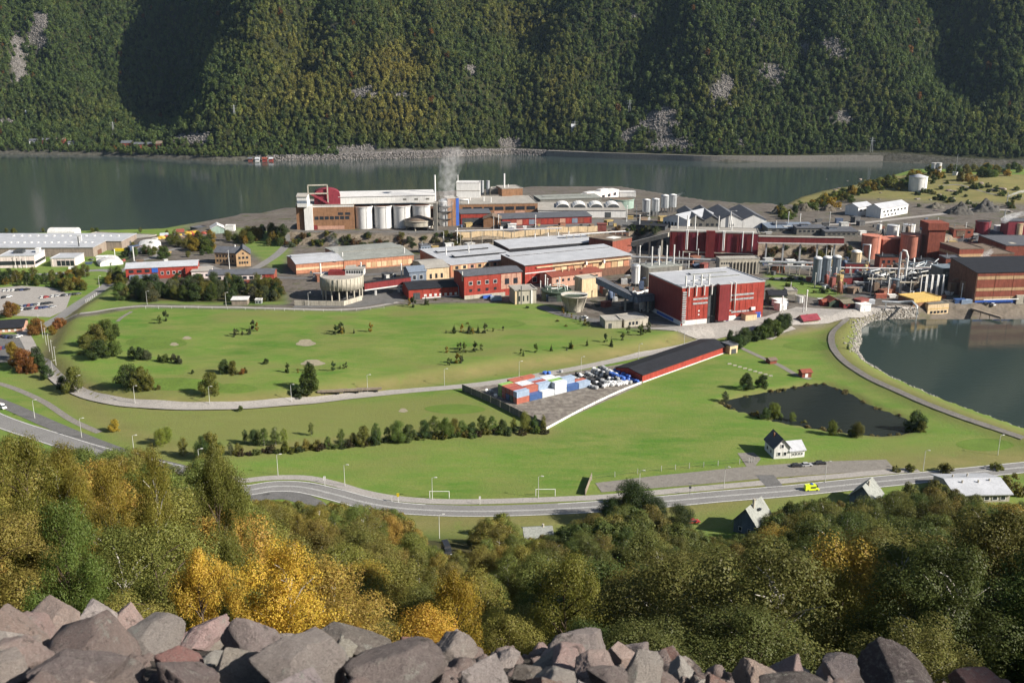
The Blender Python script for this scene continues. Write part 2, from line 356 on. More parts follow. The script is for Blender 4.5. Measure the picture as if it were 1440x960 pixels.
def drape(name, poly, m, off=.06, parent=None, kind='structure', step=4.0):
    """a thin sheet following the ground: polygon cut along a grid, then dropped on the ground"""
    bm = bmesh.new(); vs = [bm.verts.new((x, y, 0)) for x, y in poly]; bm.faces.new(vs)
    bmesh.ops.triangulate(bm, faces=bm.faces[:])
    x0, x1 = min(p[0] for p in poly), max(p[0] for p in poly); y0, y1 = min(p[1] for p in poly), max(p[1] for p in poly)
    for axis, lo, hi, gl in ((0, x0, x1, gx), (1, y0, y1, gy)):
        for g in gl[(gl > lo) & (gl < hi)]:
            co = (g, 0, 0) if axis == 0 else (0, g, 0); no = (1, 0, 0) if axis == 0 else (0, 1, 0)
            bmesh.ops.bisect_plane(bm, geom=bm.verts[:] + bm.edges[:] + bm.faces[:], plane_co=co, plane_no=no)
    V = np.array([v.co[:2] for v in bm.verts]); Z = hat(V[:, 0], V[:, 1])
    for v, z in zip(bm.verts, Z): v.co.z = z + off
    bmesh.ops.recalc_face_normals(bm, faces=bm.faces[:])
    me = bpy.data.meshes.new(name); bm.to_mesh(me); bm.free(); me.materials.append(m)
    if len(me.polygons) and me.polygons[0].normal.z < 0: me.flip_normals()
    o = link_mesh(name, me, parent)
    if parent is None: o['kind'] = kind
    return o
def smooth_line(pts, n=6):
    """Catmull-Rom through world points"""
    p = [np.array(q[:2], float) for q in pts]; p = [2 * p[0] - p[1]] + p + [2 * p[-1] - p[-2]]; out = []
    for i in range(1, len(p) - 2):
        for k in range(n):
            t = k / n; a, b, c, d = p[i - 1], p[i], p[i + 1], p[i + 2]
            out.append(.5 * ((2 * b) + (c - a) * t + (2 * a - 5 * b + 4 * c - d) * t * t + (3 * b - a - 3 * c + d) * t ** 3))
    return out + [p[-2]]
def ribbon(name, line, width, m, off=.08, shift=0.0, parent=None, cross=3, kind='structure'):
    """road-like strip along world points, draped"""
    L = np.array(line); T = np.gradient(L, axis=0); T /= np.linalg.norm(T, axis=1)[:, None] + 1e-9; N = np.stack([-T[:, 1], T[:, 0]], 1)
    rows = [L + N * (shift + width * (k / cross - .5)) for k in range(cross + 1)]
    X = np.stack([r[:, 0] for r in rows]); Y = np.stack([r[:, 1] for r in rows]); Z = hat(X, Y)
    Z = np.maximum(Z, Z.mean(0)[None] - .0) * .5 + Z * .5 + off
    o = link_mesh(name, grid_mesh(name, X, Y, Z, m), parent)
    if o.data.polygons[0].normal.z < 0: o.data.flip_normals()
    if parent is None: o['kind'] = kind
    return o
def GL(pts): return [tuple(G(a, b))[:2] for a, b in pts]
# ================================================================ WATER
def water_material(key, deep, wav=1.0, rough=.06):
    m = bpy.data.materials.new(key); n, b = nodes(m); L = n.links.new
    b.inputs['Base Color'].default_value = (*deep, 1); b.inputs['Roughness'].default_value = rough; b.inputs['IOR'].default_value = 1.33
    geo = n.nodes.new('ShaderNodeNewGeometry'); mp = n.nodes.new('ShaderNodeMapping'); mp.inputs['Scale'].default_value = (.35, .7, 1); L(geo.outputs['Position'], mp.inputs[0])
    no = n.nodes.new('ShaderNodeTexNoise'); no.inputs['Scale'].default_value = .5; no.inputs['Detail'].default_value = 5; no.inputs['Roughness'].default_value = .6; L(mp.outputs[0], no.inputs['Vector'])
    n2 = n.nodes.new('ShaderNodeTexNoise'); n2.inputs['Scale'].default_value = .004; n2.inputs['Detail'].default_value = 3; L(geo.outputs['Position'], n2.inputs['Vector'])
    r = n.nodes.new('ShaderNodeMapRange'); r.inputs[1].default_value = .35; r.inputs[2].default_value = .65; r.inputs[3].default_value = .05 * wav; r.inputs[4].default_value = .28 * wav; L(n2.outputs[0], r.inputs[0])
    bp = n.nodes.new('ShaderNodeBump'); bp.inputs['Distance'].default_value = .35; L(r.outputs[0], bp.inputs['Strength']); L(no.outputs[0], bp.inputs['Height']); L(bp.outputs[0], b.inputs['Normal'])
    return m
def sheet(name, poly, z, m):
    me = bpy.data.meshes.new(name); me.from_pydata([(x, y, z) for x, y in poly], [], [tuple(range(len(poly)))]); me.materials.append(m); me.update()
    if me.polygons[0].normal.z < 0: me.flip_normals()
    return tag(link_mesh(name, me), kind='structure')
WM = water_material('fjord_water', (.036, .052, .049), 1.2, .09)
sheet('fjord_water', [(-2600, 640), (420, 640), (420, 780), (2600, 780), (2600, 2000), (-2600, 2000)], WATER, WM)
b0 = PP([(1150, 430), (1150, 640)], WATER)
sheet('basin_water', [(185, 330), (185, 580), (560, 580), (560, 330)], WATER + .002, water_material('basin_water', (.028, .042, .038), .7))
sheet('golf_pond', [(x, y) for x, y in [(60, 380), (60, 455), (185, 455), (185, 380)]], -0.8, water_material('pond_water', (.017, .022, .02), .8, .06))
# ================================================================ FAR MOUNTAIN
def far_shore(px):
    return np.interp(px, [-700, 0, 150, 330, 480, 600, 720, 830, 1000, 1200, 1300, 1500, 2100], [216, 217, 219, 227, 225, 223, 217, 222, 228, 227, 232, 236, 240])
def MY(x):
    px = 720 + np.asarray(x) * F / 1690.0
    py = far_shore(px); dep = PITCH + np.arctan((py - 480) / F)
    return (CAMZ - WATER) / np.tan(dep)
GUL = [  # photo column at the top, at the foot; depth m; half width left, right (m)
    (200, 240, 150, 175, 95), (478, 410, 40, 55, 30), (905, 868, 40, 70, 36), (1255, 1315, 78, 75, 50), (1400, 1385, 46, 60, 35), (20, 25, 45, 60, 40), (640, 690, 16, 60, 40), (1010, 985, 16, 50, 35), (350, 330, 14, 40, 30), (560, 640, 20, 55, 28), (770, 715, 26, 65, 32), (1085, 1040, 30, 60, 32), (1170, 1215, 20, 45, 26), (110, 140, 30, 60, 30), (-150, -120, 60, 80, 50), (1560, 1540, 60, 70, 50)]
def mheight(X, Y):
    d = Y - MY(X); px = 720 + X * F / 1900
    left = sstep(360, 230, px)
    prof = np.interp(d, [-60, -6, 0, 6, 16, 24, 60, 200, 420, 900, 2200], [-8, -6, -1.5, 5, 6, 9, 30, 150, 345, 760, 1750])
    profL = np.interp(d, [-60, -6, 0, 10, 90, 150, 190, 330, 520, 1000, 2200], [-8, -6, -1.5, 5, 16, 27, 40, 165, 345, 760, 1700])
    h = prof * (1 - left) + profL * left
    up = sstep(30, 120, h)
    h = h + up * (50 * fbm(X / 190, Y / 260, 41, 4)) + sstep(20, 60, h) * 15 * fbm(X / 50, Y / 80, 51, 3)
    t = np.clip(h / 270, 0, 1.3)
    for pt, pf, D, wl, wr in GUL:
        xt = (pt - 720) / F * 2020; xf = (pf - 720) / F * 1760
        xc = xf + (xt - xf) * t + 34 * fbm(t * 3.0 + pt, t * 0 + pt * .37, 61, 3) + 12 * fbm(X / 40, Y / 40, 63, 2)
        q = X - xc; wv = np.where(q < 0, wl, wr)
        h = h - D * np.exp(-(q / wv) ** 2) * sstep(8, 210, h)
    # knoll with the lit brow in the middle
    kx = (600 - 720) / F * 1750; h = h + 22 * np.exp(-((X - kx) / 110) ** 2 - ((d - 110) / 70) ** 2)
    kx = (1160 - 720) / F * 1900; h = h + 40 * np.exp(-((X - kx) / 90) ** 2 - ((d - 220) / 150) ** 2)
    return h
mx = np.concatenate([np.arange(-3200, -1600, 40.), np.arange(-1600, 1600, 8.), np.arange(1600, 3201, 40.)]); md = np.concatenate([np.arange(-60, 30, 5.), np.arange(30, 720, 9.), np.arange(720, 2200, 40.)])
MX, MD = np.meshgrid(mx, md); MYY = MY(MX) + MD; MH = mheight(MX, MYY)
ROCKP = [(1133, 66, 7, 13), (1172, 68, 17, 16), (470, 45, 7, 14), (515, 133, 28, 8), (665, 97, 9, 9), (925, 175, 32, 22), (945, 205, 32, 12), (880, 190, 16, 14), (1010, 135, 16, 16), (1085, 105, 20, 16), (1022, 128, 12, 20),
         (1182, 168, 16, 12), (55, 40, 14, 30), (25, 85, 12, 40), (1040, 200, 5, 8), (560, 133, 14, 6), (600, 215, 110, 6), (500, 212, 40, 7), (725, 202, 22, 8), (270, 195, 30, 7), (10, 172, 18, 5), (890, 20, 6, 12), (1060, 30, 4, 12)]
def rockmask(X, Y, H):
    px, py = proj(X, Y, H); r = np.zeros(X.shape)
    wob = .8 * fbm(X / 14, H / 10, 77, 3)
    for cx, cy_, rx, ry in ROCKP: r = np.maximum(r, sstep(1.1, .55, np.hypot((px - cx) / rx, (py - cy_) / ry) + wob))
    return r
def mountain_material():
    m = bpy.data.materials.new('mountain'); n, b = nodes(m); L = n.links.new; geo = n.nodes.new('ShaderNodeNewGeometry')
    def noise(s, d=6, r=.7):
        x = n.nodes.new('ShaderNodeTexNoise'); x.inputs['Scale'].default_value = s; x.inputs['Detail'].default_value = d; x.inputs['Roughness'].default_value = r; L(geo.outputs['Position'], x.inputs['Vector']); return x.outputs[0]
    def mixc(f, a, c):
        x = n.nodes.new('ShaderNodeMix'); x.data_type = 'RGBA'
        for s, v in ((x.inputs[6], a), (x.inputs[7], c)):
            if isinstance(v, tuple): s.default_value = (*v, 1)
            else: L(v, s)
        L(f, x.inputs[0]); return x.outputs[2]
    def rng(s, a, c):
        x = n.nodes.new('ShaderNodeMapRange'); x.inputs[1].default_value = a; x.inputs[2].default_value = c; L(s, x.inputs[0]); return x.outputs[0]
    c = mixc(rng(noise(.05), .4, .6), (.02, .024, .01), (.035, .037, .014))  # near-black floor: shade in the gaps between the trees put into colour
    rk = mixc(rng(noise(.16, 8, .8), .38, .62), (.05, .046, .042), (.19, .178, .165))
    at = n.nodes.new('ShaderNodeAttribute'); at.attribute_name = 'rock'
    L(mixc(at.outputs['Fac'], c, rk), b.inputs['Base Color']); b.inputs['Roughness'].default_value = .95; b.inputs['Specular IOR Level'].default_value = .1
    bp = n.nodes.new('ShaderNodeBump'); bp.inputs['Strength'].default_value = 1.0; bp.inputs['Distance'].default_value = 3.5; L(noise(.11, 8, .8), bp.inputs['Height']); L(bp.outputs[0], b.inputs['Normal'])
    return m
mme = grid_mesh('mountain', MX, MYY, MH, mountain_material())
MR = rockmask(MX, MYY, MH)
vattr(mme, 'rock', np.maximum(np.maximum(MR, sstep(20, 4, MD) * .55), .3 * sstep(380, 600, MH))); tag(link_mesh('mountain', mme), kind='structure')
# ================================================================ FOLIAGE SHAPES
def leaf_cloud(blobs, n, size, rng, shell=.55, flat=.5):
    """n small two-triangle leaves spread through clumps (x,y,z,rx,rz); returns V, F"""
    B = np.array(blobs); wgt = (B[:, 3] ** 2 * B[:, 4]); wgt /= wgt.sum()
    k = rng.choice(len(B), n, p=wgt); d = rng.normal(size=(n, 3)); d /= np.linalg.norm(d, axis=1)[:, None]
    r = shell + (1 - shell) * rng.random(n) ** .6; r *= rng.uniform(.8, 1.12, n)
    c = B[k, :3] + d * r[:, None] * np.stack([B[k, 3], B[k, 3], B[k, 4]], 1)
    nrm = d * 1.15 + rng.normal(size=(n, 3)) * .5; nrm[:, 2] += flat; nrm /= np.linalg.norm(nrm, axis=1)[:, None]
    a = np.cross(nrm, rng.normal(size=(n, 3))); a /= np.linalg.norm(a, axis=1)[:, None]; bb = np.cross(nrm, a)
    s = size * rng.uniform(.6, 1.35, n)[:, None]
    V = np.stack([c - a * s * .62, c - bb * s * .38 + nrm * s * .1, c + a * s * .62, c + bb * s * .38 + nrm * s * .1], 1).reshape(-1, 3)
    return V, np.arange(4 * n).reshape(-1, 4)
def make_broadleaf(seed, H=11.0, R=3.2, nblob=34, n=6000, size=.3, crown0=.25, top=.6, bs=1.0):
    rng = np.random.default_rng(seed); blobs = []
    for i in range(nblob):
        t = rng.random() ** .8; z = H * (crown0 + (1 - crown0) * t) - .4
        prof = max(.05, math.sin(math.pi * min(.985, (t * .84 + .15)) ** top)) ** .5
        a = rng.random() * 6.283; rr = R * prof * math.sqrt(rng.random()) * .86
        br = R * rng.uniform(.2, .42) * (.65 + .5 * prof) * bs
        blobs.append((rr * math.cos(a), rr * math.sin(a), min(z, H - br * .7), br, br * rng.uniform(.7, 1.15)))
    V, Fq = leaf_cloud(blobs, n, size, rng)
    tr = MB(); bend = rng.normal(size=2) * .25
    ax = [(bend[0] * (k / 6) ** 2 * 2, bend[1] * (k / 6) ** 2 * 2, H * .9 * k / 6 - .8) for k in range(7)]
    tr.tube(ax, H * .017, 7, H * .003)
    for bl in blobs[::3]:
        z0 = max(.8, bl[2] - .9 - .35 * math.hypot(bl[0], bl[1])); f = (z0 + .8) / (H * .9)
        p0 = Vector((bend[0] * 2 * f * f, bend[1] * 2 * f * f, z0)); p1 = Vector(bl[:3]); tr.tube([p0, p0.lerp(p1, .5) + Vector((0, 0, .25)), p1], H * .006, 5, H * .0015)
    return V, Fq, tr
def make_conifer(seed, H=7.0, R=1.6, n=1800, size=.3):
    rng = np.random.default_rng(seed); blobs = []
    for i in range(60):
        t = i / 60; z = H * (.06 + .92 * t); rr = R * (1 - t) ** .9 * rng.uniform(.55, 1.05); a = i * 2.4 + rng.random()
        blobs.append((rr * .6 * math.cos(a), rr * .6 * math.sin(a), z - rr * .15, max(.12, rr * .5), max(.15, rr * .22 + .08)))
    V, Fq = leaf_cloud(blobs, n, size, rng, flat=.2)
    tr = MB(); tr.tube([(0, 0, -.5), (0, 0, H * .5), (0, 0, H * .96)], H * .02, 6, H * .003)
    return V, Fq, tr
LEAF = leafmat('leaves'); BARK_W = mat('birch_bark', (.62, .59, .54), .8, .5, 1.6, rgb2=(.16, .14, .12)); BARK_D = mat('dark_bark', (.1, .075, .055), .9, .3, 2.0)
PROTO = {}
def proto(key, gen, bark):
    V, Fq, tr = gen; PROTO[key] = (np_mesh(key + '_crown', V, Fq, LEAF), tr.mesh(key + '_trunk', bark), V[:, 2].max(), np.hypot(V[:, 0], V[:, 1]).max())
for i in range(5): proto('birch%d' % i, make_broadleaf(100 + i, 12, 3.9, 85, 24000, .14, .12, 1.1, .7), BARK_W)
for i in range(4): proto('alder%d' % i, make_broadleaf(200 + i, 10, 4.1, 70, 30000, .15, .06, 1.2), BARK_D)
for i in range(4): proto('fine%d' % i, make_broadleaf(800 + i, 11, 4.1, 105, 70000, .092, .06, 1.15, .68), BARK_W if i % 2 else BARK_D)
for i in range(3): proto('round%d' % i, make_broadleaf(300 + i, 7, 3.3, 34, 6500, .27, .06, .95), BARK_D)
for i in range(3): proto('young%d' % i, make_broadleaf(400 + i, 5, 1.3, 18, 1100, .27, .12, .8), BARK_D)
for i in range(2): proto('spruce%d' % i, make_conifer(500 + i), BARK_D)
for i in range(3): proto('shrub%d' % i, make_broadleaf(600 + i, 2.6, 1.9, 18, 1300, .3, .0, .9), BARK_D)
def plant(key, name, label, cat, loc, hgt, wid=1.0, color=(.08, .1, .02), group=None):
    cr, tr, H, R = PROTO[key]; r = empty(name, loc, random.random() * 6.283); s = hgt / H; r.scale = (s * wid, s * wid, s)
    tag(r, label, cat, group)
    c = link_mesh('crown', cr, r); c.color = (*color, 1); link_mesh('trunk', tr, r); return r
def jit(c, a=.18):
    k = random.uniform(1 - a, 1 + a); return tuple(max(.004, x * k * random.uniform(1 - a * .45, 1 + a * .45)) for x in c)
# ================================================================ FOREST ON THE FAR MOUNTAIN (one uncountable mass)
def far_tree(name, seed, kind):
    rng = np.random.default_rng(seed)
    if kind == 'c':
        V, Fq, _ = make_conifer(seed, 13, 3.2, 330, 1.5)
    else:
        blobs = []
        for i in range(11):
            a = rng.random() * 6.283; t = rng.random(); rr = 3.3 * math.sqrt(rng.random()) * (1 - .45 * t); blobs.append((rr * math.cos(a), rr * math.sin(a), 2.0 + 7.2 * t, rng.uniform(1.5, 2.6), rng.uniform(1.4, 2.4)))
        V, Fq = leaf_cloud(blobs, 330, 1.35, rng)
    o = bpy.data.objects.new(name, np_mesh(name, V, Fq, leafmat('far_leaves', True))); return o
fcol = bpy.data.collections.new('far_tree_shapes')
for i in range(5): fcol.objects.link(far_tree('far_tree_shape_%d' % i, 700 + i, 'c' if i == 4 else 'b'))
def scatter_stuff(name, pts, scales, tints, coll, label, cat):
    """one object: every point carries an instance of a shape of the collection"""
    me = bpy.data.meshes.new(name); n = len(pts); me.vertices.add(n); me.vertices.foreach_set('co', np.asarray(pts, np.float32).ravel())
    vattr(me, 'size', scales); a = me.attributes.new('tint', 'FLOAT_COLOR', 'POINT'); a.data.foreach_set('color', np.concatenate([tints, np.ones((n, 1))], 1).astype(np.float32).ravel())
    o = link_mesh(name, me); ng = bpy.data.node_groups.new(name, 'GeometryNodeTree')
    ng.interface.new_socket('Geometry', in_out='INPUT', socket_type='NodeSocketGeometry'); ng.interface.new_socket('Geometry', in_out='OUTPUT', socket_type='NodeSocketGeometry')
    N = ng.nodes.new; L = ng.links.new
    gi = N('NodeGroupInput'); go = N('NodeGroupOutput'); ip = N('GeometryNodeInstanceOnPoints'); ci = N('GeometryNodeCollectionInfo')
    ci.inputs['Collection'].default_value = coll; ci.inputs['Separate Children'].default_value = True; ci.inputs['Reset Children'].default_value = True
    sa = N('GeometryNodeInputNamedAttribute'); sa.data_type = 'FLOAT'; sa.inputs['Name'].default_value = 'size'
    rv = N('FunctionNodeRandomValue'); rv.data_type = 'FLOAT_VECTOR'; rv.inputs[0].default_value = (-.06, -.06, 0); rv.inputs[1].default_value = (.06, .06, 6.283)
    L(gi.outputs[0], ip.inputs['Points']); L(ci.outputs[0], ip.inputs['Instance']); ip.inputs['Pick Instance'].default_value = True
    L(rv.outputs[0], ip.inputs['Rotation']); L(sa.outputs[0], ip.inputs['Scale']); L(ip.outputs[0], go.inputs[0])
    md_ = o.modifiers.new('scatter', 'NODES'); md_.node_group = ng
    return tag(o, label, cat, kind='stuff')
def far_forest():
    X, D = np.meshgrid(np.arange(-1450, 1450, 7.2), np.arange(8, 620, 6.0)); X = X.ravel() + RNG.uniform(-3.4, 3.4, X.size); D = D.ravel() + RNG.uniform(-2.9, 2.9, D.size); n = X.size
    Y = MY(X) + D; H = mheight(X, Y); px, py = proj(X, Y, H); R_ = rockmask(X, Y, H)
    road = (px > 480) & (D < 20)
    meadow = (px < 335) & (py > 188) & (py < 212) & (RNG.random(n) < .55)
    keep = (px > -260) & (px < 1700) & (py > -70) & (RNG.random(n) > R_ * 1.0) & ~road & ~meadow
    X, Y, H, px, py = X[keep], Y[keep], H[keep], px[keep], py[keep]; n = len(X)
    hue = fbm(X / 120, H / 60, 91, 3) + RNG.normal(0, .35, n)
    warm = np.zeros(n)
    for cx, cy_, rx, ry, s in ((560, 95, 60, 35, 1), (570, 165, 70, 30, .8), (400, 60, 70, 60, .5), (790, 130, 40, 50, .5), (740, 40, 80, 40, .45), (1010, 150, 60, 50, .4), (420, 140, 90, 30, .4), (700, 180, 120, 30, .35)):
        warm += s * np.exp(-((px - cx) / rx) ** 2 - ((py - cy_) / ry) ** 2)
    warm = np.clip(warm + .35 * hue, 0, 1)[:, None]
    g = np.array([[.1, .145, .042]]); y_ = np.array([[.26, .235, .055]]); dk = np.array([[.042, .072, .028]])
    T = g * (1 - warm) + y_ * warm; kd = (RNG.random(n) < .3)[:, None]; T = np.where(kd & (warm < .5), dk + (T - dk) * .3, T); orange = (RNG.random(n) < .004)[:, None]; T = np.where(orange, np.array([[.16, .085, .02]]), T)
    T = T * RNG.uniform(.7, 1.35, (n, 1))
    sz = .6 + .95 * RNG.random(n) ** 1.6 * np.where(py > 205, .6, 1)
    scatter_stuff('mountain_forest', np.stack([X, Y, H - .4], 1), sz, T, fcol, 'dense mixed autumn forest covering the mountainside across the fjord', 'forest')
far_forest()
# ================================================================ SURFACES
M = dict(
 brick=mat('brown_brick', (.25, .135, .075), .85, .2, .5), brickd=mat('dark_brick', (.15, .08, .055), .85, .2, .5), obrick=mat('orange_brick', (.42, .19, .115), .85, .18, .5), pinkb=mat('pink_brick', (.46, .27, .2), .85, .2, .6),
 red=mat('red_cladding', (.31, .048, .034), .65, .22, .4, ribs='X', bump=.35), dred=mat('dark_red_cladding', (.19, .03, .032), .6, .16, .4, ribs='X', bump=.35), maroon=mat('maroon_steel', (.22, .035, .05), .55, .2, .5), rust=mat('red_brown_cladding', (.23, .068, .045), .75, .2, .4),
 cream=mat('cream_render', (.6, .46, .29), .85, .15, .5), yel=mat('yellow_render', (.58, .4, .13), .7, .12, .5), white=mat('white_cladding', (.66, .655, .64), .6, .08, .4, dirt=.2), pwhite=mat('pinkish_white_wall', (.7, .6, .58), .75, .1, .5),
 conc=mat('concrete', (.4, .37, .31), .9, .16, .5, dirt=.35), concd=mat('dark_concrete', (.16, .155, .14), .9, .2, .5), tan=mat('tan_panel', (.45, .3, .17), .8, .12, .5), greyw=mat('grey_brown_wall', (.27, .22, .185), .8, .12, .4),
 rl=mat('light_grey_roof', (.4, .412, .44), .55, .14, .12, dirt=.2), rw=mat('white_roof', (.6, .59, .58), .6, .1, .2), rg=mat('grey_green_roof', (.25, .26, .24), .8, .18, .15), rgw=mat('warm_grey_roof', (.33, .31, .28), .85, .16, .15), rd=mat('dark_roof', (.022, .023, .028), .7, .25, .3), rs=mat('slate_roof', (.1, .105, .12), .75, .22, .3),
 rb=mat('brown_roof', (.17, .13, .1), .8, .2, .3), rm=mat('moss_roof', (.17, .15, .11), .9, .3, .8), bluegrey=mat('blue_grey_boards', (.17, .205, .26), .7, .12, .5), dkgreen=mat('dark_green_sheet', (.06, .085, .06), .65, .15, .5), green=mat('pale_green_steel', (.27, .36, .31), .6, .15, .5),
 salmon=mat('salmon_tank_paint', (.5, .2, .14), .6, .14, .3, dirt=.3), steel=mat('galvanised_steel', (.42, .44, .46), .42, .15, .6, metal=.35), steeld=mat('dark_steel', (.07, .075, .08), .6, .25, .6), blue=mat('blue_paint', (.03, .1, .42), .5, .15, .6), bsteel=mat('blue_grey_steel', (.2, .24, .28), .5, .15, .5, metal=.2),
 glass=mat('window_glass', (.025, .03, .038), .15, .2, .5, dirt=0), frame=mat('white_frame', (.75, .75, .74), .6, .05), asphalt=mat('asphalt', (.2, .195, .19), .92, .1, .15, bump=.2), asphd=mat('dark_asphalt', (.13, .127, .125), .92, .18, .25), path=mat('pale_path', (.31, .29, .27), .95, .1, .3), gravel=mat('gravel', (.2, .185, .165), .95, .16, .4),
 paint=mat('road_paint', (.7, .7, .68), .8, .1), sand=mat('bunker_sand', (.27, .24, .17), .95, .1), yard=mat('yard_soil', (.15, .13, .115), .95, .2, .3, rgb2=(.22, .2, .17)), hub=mat('black_rubber', (.02, .02, .02), .8, .1), lampm=mat('lamp_grey', (.5, .5, .48), .5, .05), wood=mat('grey_wood', (.24, .2, .16), .85, .2), flower=mat('green_fairway', (.105, .165, .028), .95, .15, .1), yelp=mat('yellow_paint', (.65, .5, .02), .4, .05))
PIPE = M['steel']
# ================================================================ BUILDING MAKER
class Bld:
    def __init__(s, name, label, cat, A, B, h=None, hp=None, dep=15., wall='conc', roof='rl', rt='flat', rh=0., over=.5, zb=None, group=None, endmat=None, sink=2.0, rot=None):
        if zb is None: a, b = G(*A), G(*B)
        else: a, b = Vector((*P(*A, zb), zb)), Vector((*P(*B, zb), zb))
        s.zg = min(a.z, b.z); d = Vector((b.x - a.x, b.y - a.y, 0)); s.W = d.length; s.D = dep
        ang = math.atan2(d.y, d.x) if rot is None else math.radians(rot)
        if hp is not None:
            q = scl(a.x, a.y, s.zg); h = hp / (q * math.cos(math.atan2(CAMZ - s.zg, a.y)))
        s.H = h; s.rt = rt; s.rh = rh; W, D, H = s.W, s.D, s.H
        s.root = empty(name, (a.x, a.y, s.zg), ang); tag(s.root, label, cat, group)
        wm = M[wall]; mb = MB(); z0 = -sink if zb is None else -.2
        if rt == 'gable_x':
            mb.hull([(0, 0, z0), (0, D, z0), (0, D, H), (0, D / 2, H + rh), (0, 0, H)], [(W, 0, z0), (W, D, z0), (W, D, H), (W, D / 2, H + rh), (W, 0, H)])
        elif rt == 'gable_y':
            mb.hull([(0, 0, z0), (W, 0, z0), (W, 0, H), (W / 2, 0, H + rh), (0, 0, H)], [(0, D, z0), (W, D, z0), (W, D, H), (W / 2, D, H + rh), (0, D, H)])
        elif rt == 'mono': mb.hull([(0, 0, z0), (0, D, z0), (0, D, H + rh), (0, 0, H)], [(W, 0, z0), (W, D, z0), (W, D, H + rh), (W, 0, H)])
        else: mb.box(0, W, 0, D, z0, H)
        s.wall = mb.build('wall', wm, s.root)
        r = MB(); o = over; t = .35; e = .012
        if rt == 'flat':
            r.box(-o * .4, W + o * .4, -o * .4, D + o * .4, H + e, H + .3)
            for x0, x1, y0, y1 in ((-o * .4, W + o * .4, -o * .4, .25), (-o * .4, W + o * .4, D - .25, D + o * .4), (-o * .4, .25, .25, D - .25), (W - .25, W + o * .4, .25, D - .25)): r.box(x0, x1, y0, y1, H + .3, H + .75)
        elif rt == 'mono': r.hull([(-o, -o, H + e - rh * o / D), (-o, D + o, H + e + rh + rh * o / D), (-o, D + o, H + t + rh + rh * o / D), (-o, -o, H + t - rh * o / D)], [(W + o, -o, H + e - rh * o / D), (W + o, D + o, H + e + rh + rh * o / D), (W + o, D + o, H + t + rh + rh * o / D), (W + o, -o, H + t - rh * o / D)])
        elif rt == 'gable_x':
            k = rh / (D / 2); pr = [(-o, H - k * o + e), (D / 2, H + rh + e), (D + o, H - k * o + e), (D + o, H - k * o + t), (D / 2, H + rh + t), (-o, H - k * o + t)]
            for a_, b_ in ((0, 1), (1, 2)):
                qd = [pr[a_], pr[b_], pr[5 - b_], pr[5 - a_]]; r.hull([(-o, y, z) for y, z in qd], [(W + o, y, z) for y, z in qd])
        elif rt == 'gable_y':
            k = rh / (W / 2); pr = [(-o, H - k * o + e), (W / 2, H + rh + e), (W + o, H - k * o + e), (W + o, H - k * o + t), (W / 2, H + rh + t), (-o, H - k * o + t)]
            for a_, b_ in ((0, 1), (1, 2)):
                qd = [pr[a_], pr[b_], pr[5 - b_], pr[5 - a_]]; r.hull([(x, -o, z) for x, z in qd], [(x, D + o, z) for x, z in qd])
        elif rt == 'arch':
            n = 10; pts = [(D / 2 - D / 2 * math.cos(math.pi * i / n), H + e + rh * math.sin(math.pi * i / n)) for i in range(n + 1)]
            r.hull([(-.1, y, z) for y, z in pts], [(W + .1, y, z) for y, z in pts])
        elif rt == 'arch_y':
            n = 10; pts = [(W / 2 - W / 2 * math.cos(math.pi * i / n), H + e + rh * math.sin(math.pi * i / n)) for i in range(n + 1)]
            r.hull([(x, -.1, z) for x, z in pts], [(x, D + .1, z) for x, z in pts])
        s.roof = r.build('roof', M[roof], s.root)
    def part(s, name, m, mb, parent=None): return mb.build(name, M[m] if isinstance(m, str) else m, parent or s.root)
    def box(s, name, m, x0, x1, y0, y1, z0, z1): return s.part(name, m, MB().box(x0, x1, y0, y1, z0, z1))
    def _face(s, side, a, b, z0, z1, out, mb):
        if side == 'F': mb.box(a, b, -out, .02, z0, z1)
        elif side == 'R': mb.box(s.W - .02, s.W + out, a, b, z0, z1)
        else: mb.box(-out, .02, a, b, z0, z1)
    def band(s, z0, z1, m, a=0, b=1, side='F', out=.08, name='cladding_band'):
        Lg = s.W if side == 'F' else s.D; mb = MB(); s._face(side, a * Lg, b * Lg, z0 * s.H, z1 * s.H, out, mb); return s.part(name, m, mb)
    def win(s, n, z0, z1, a=.05, b=.95, fill=.55, side='F', m='glass', name='window', frame=False, out=.1):
        Lg = s.W if side == 'F' else s.D; st = (b - a) * Lg / n
        for i in range(n):
            c = a * Lg + (i + .5) * st; mb = MB(); s._face(side, c - st * fill / 2, c + st * fill / 2, z0 * s.H, z1 * s.H, out, mb); o = s.part(name, m, mb)
            if frame:
                fb = MB(); q = .14
                for aa, bb, c0, c1 in ((c - st * fill / 2 - q, c + st * fill / 2 + q, z1 * s.H, z1 * s.H + q), (c - st * fill / 2 - q, c + st * fill / 2 + q, z0 * s.H - q, z0 * s.H), (c - st * fill / 2 - q, c - st * fill / 2, z0 * s.H, z1 * s.H), (c + st * fill / 2, c + st * fill / 2 + q, z0 * s.H, z1 * s.H)): s._face(side, aa, bb, c0, c1, out + .05, fb)
                s.part('window_frame', 'frame', fb, o)
        return s
    def door(s, a, b, z1, m='steeld', side='F', z0=0.0): return s.band(z0, z1, m, a, b, side, .12, 'door')
    def stack(s, x, y, h, r=.5, m='white', z=None, name='chimney', r2=None):
        z = s.H if z is None else z; return s.part(name, m, MB().cyl((x * s.W, y * s.D), r, z - .3, z + h, 12, r2))
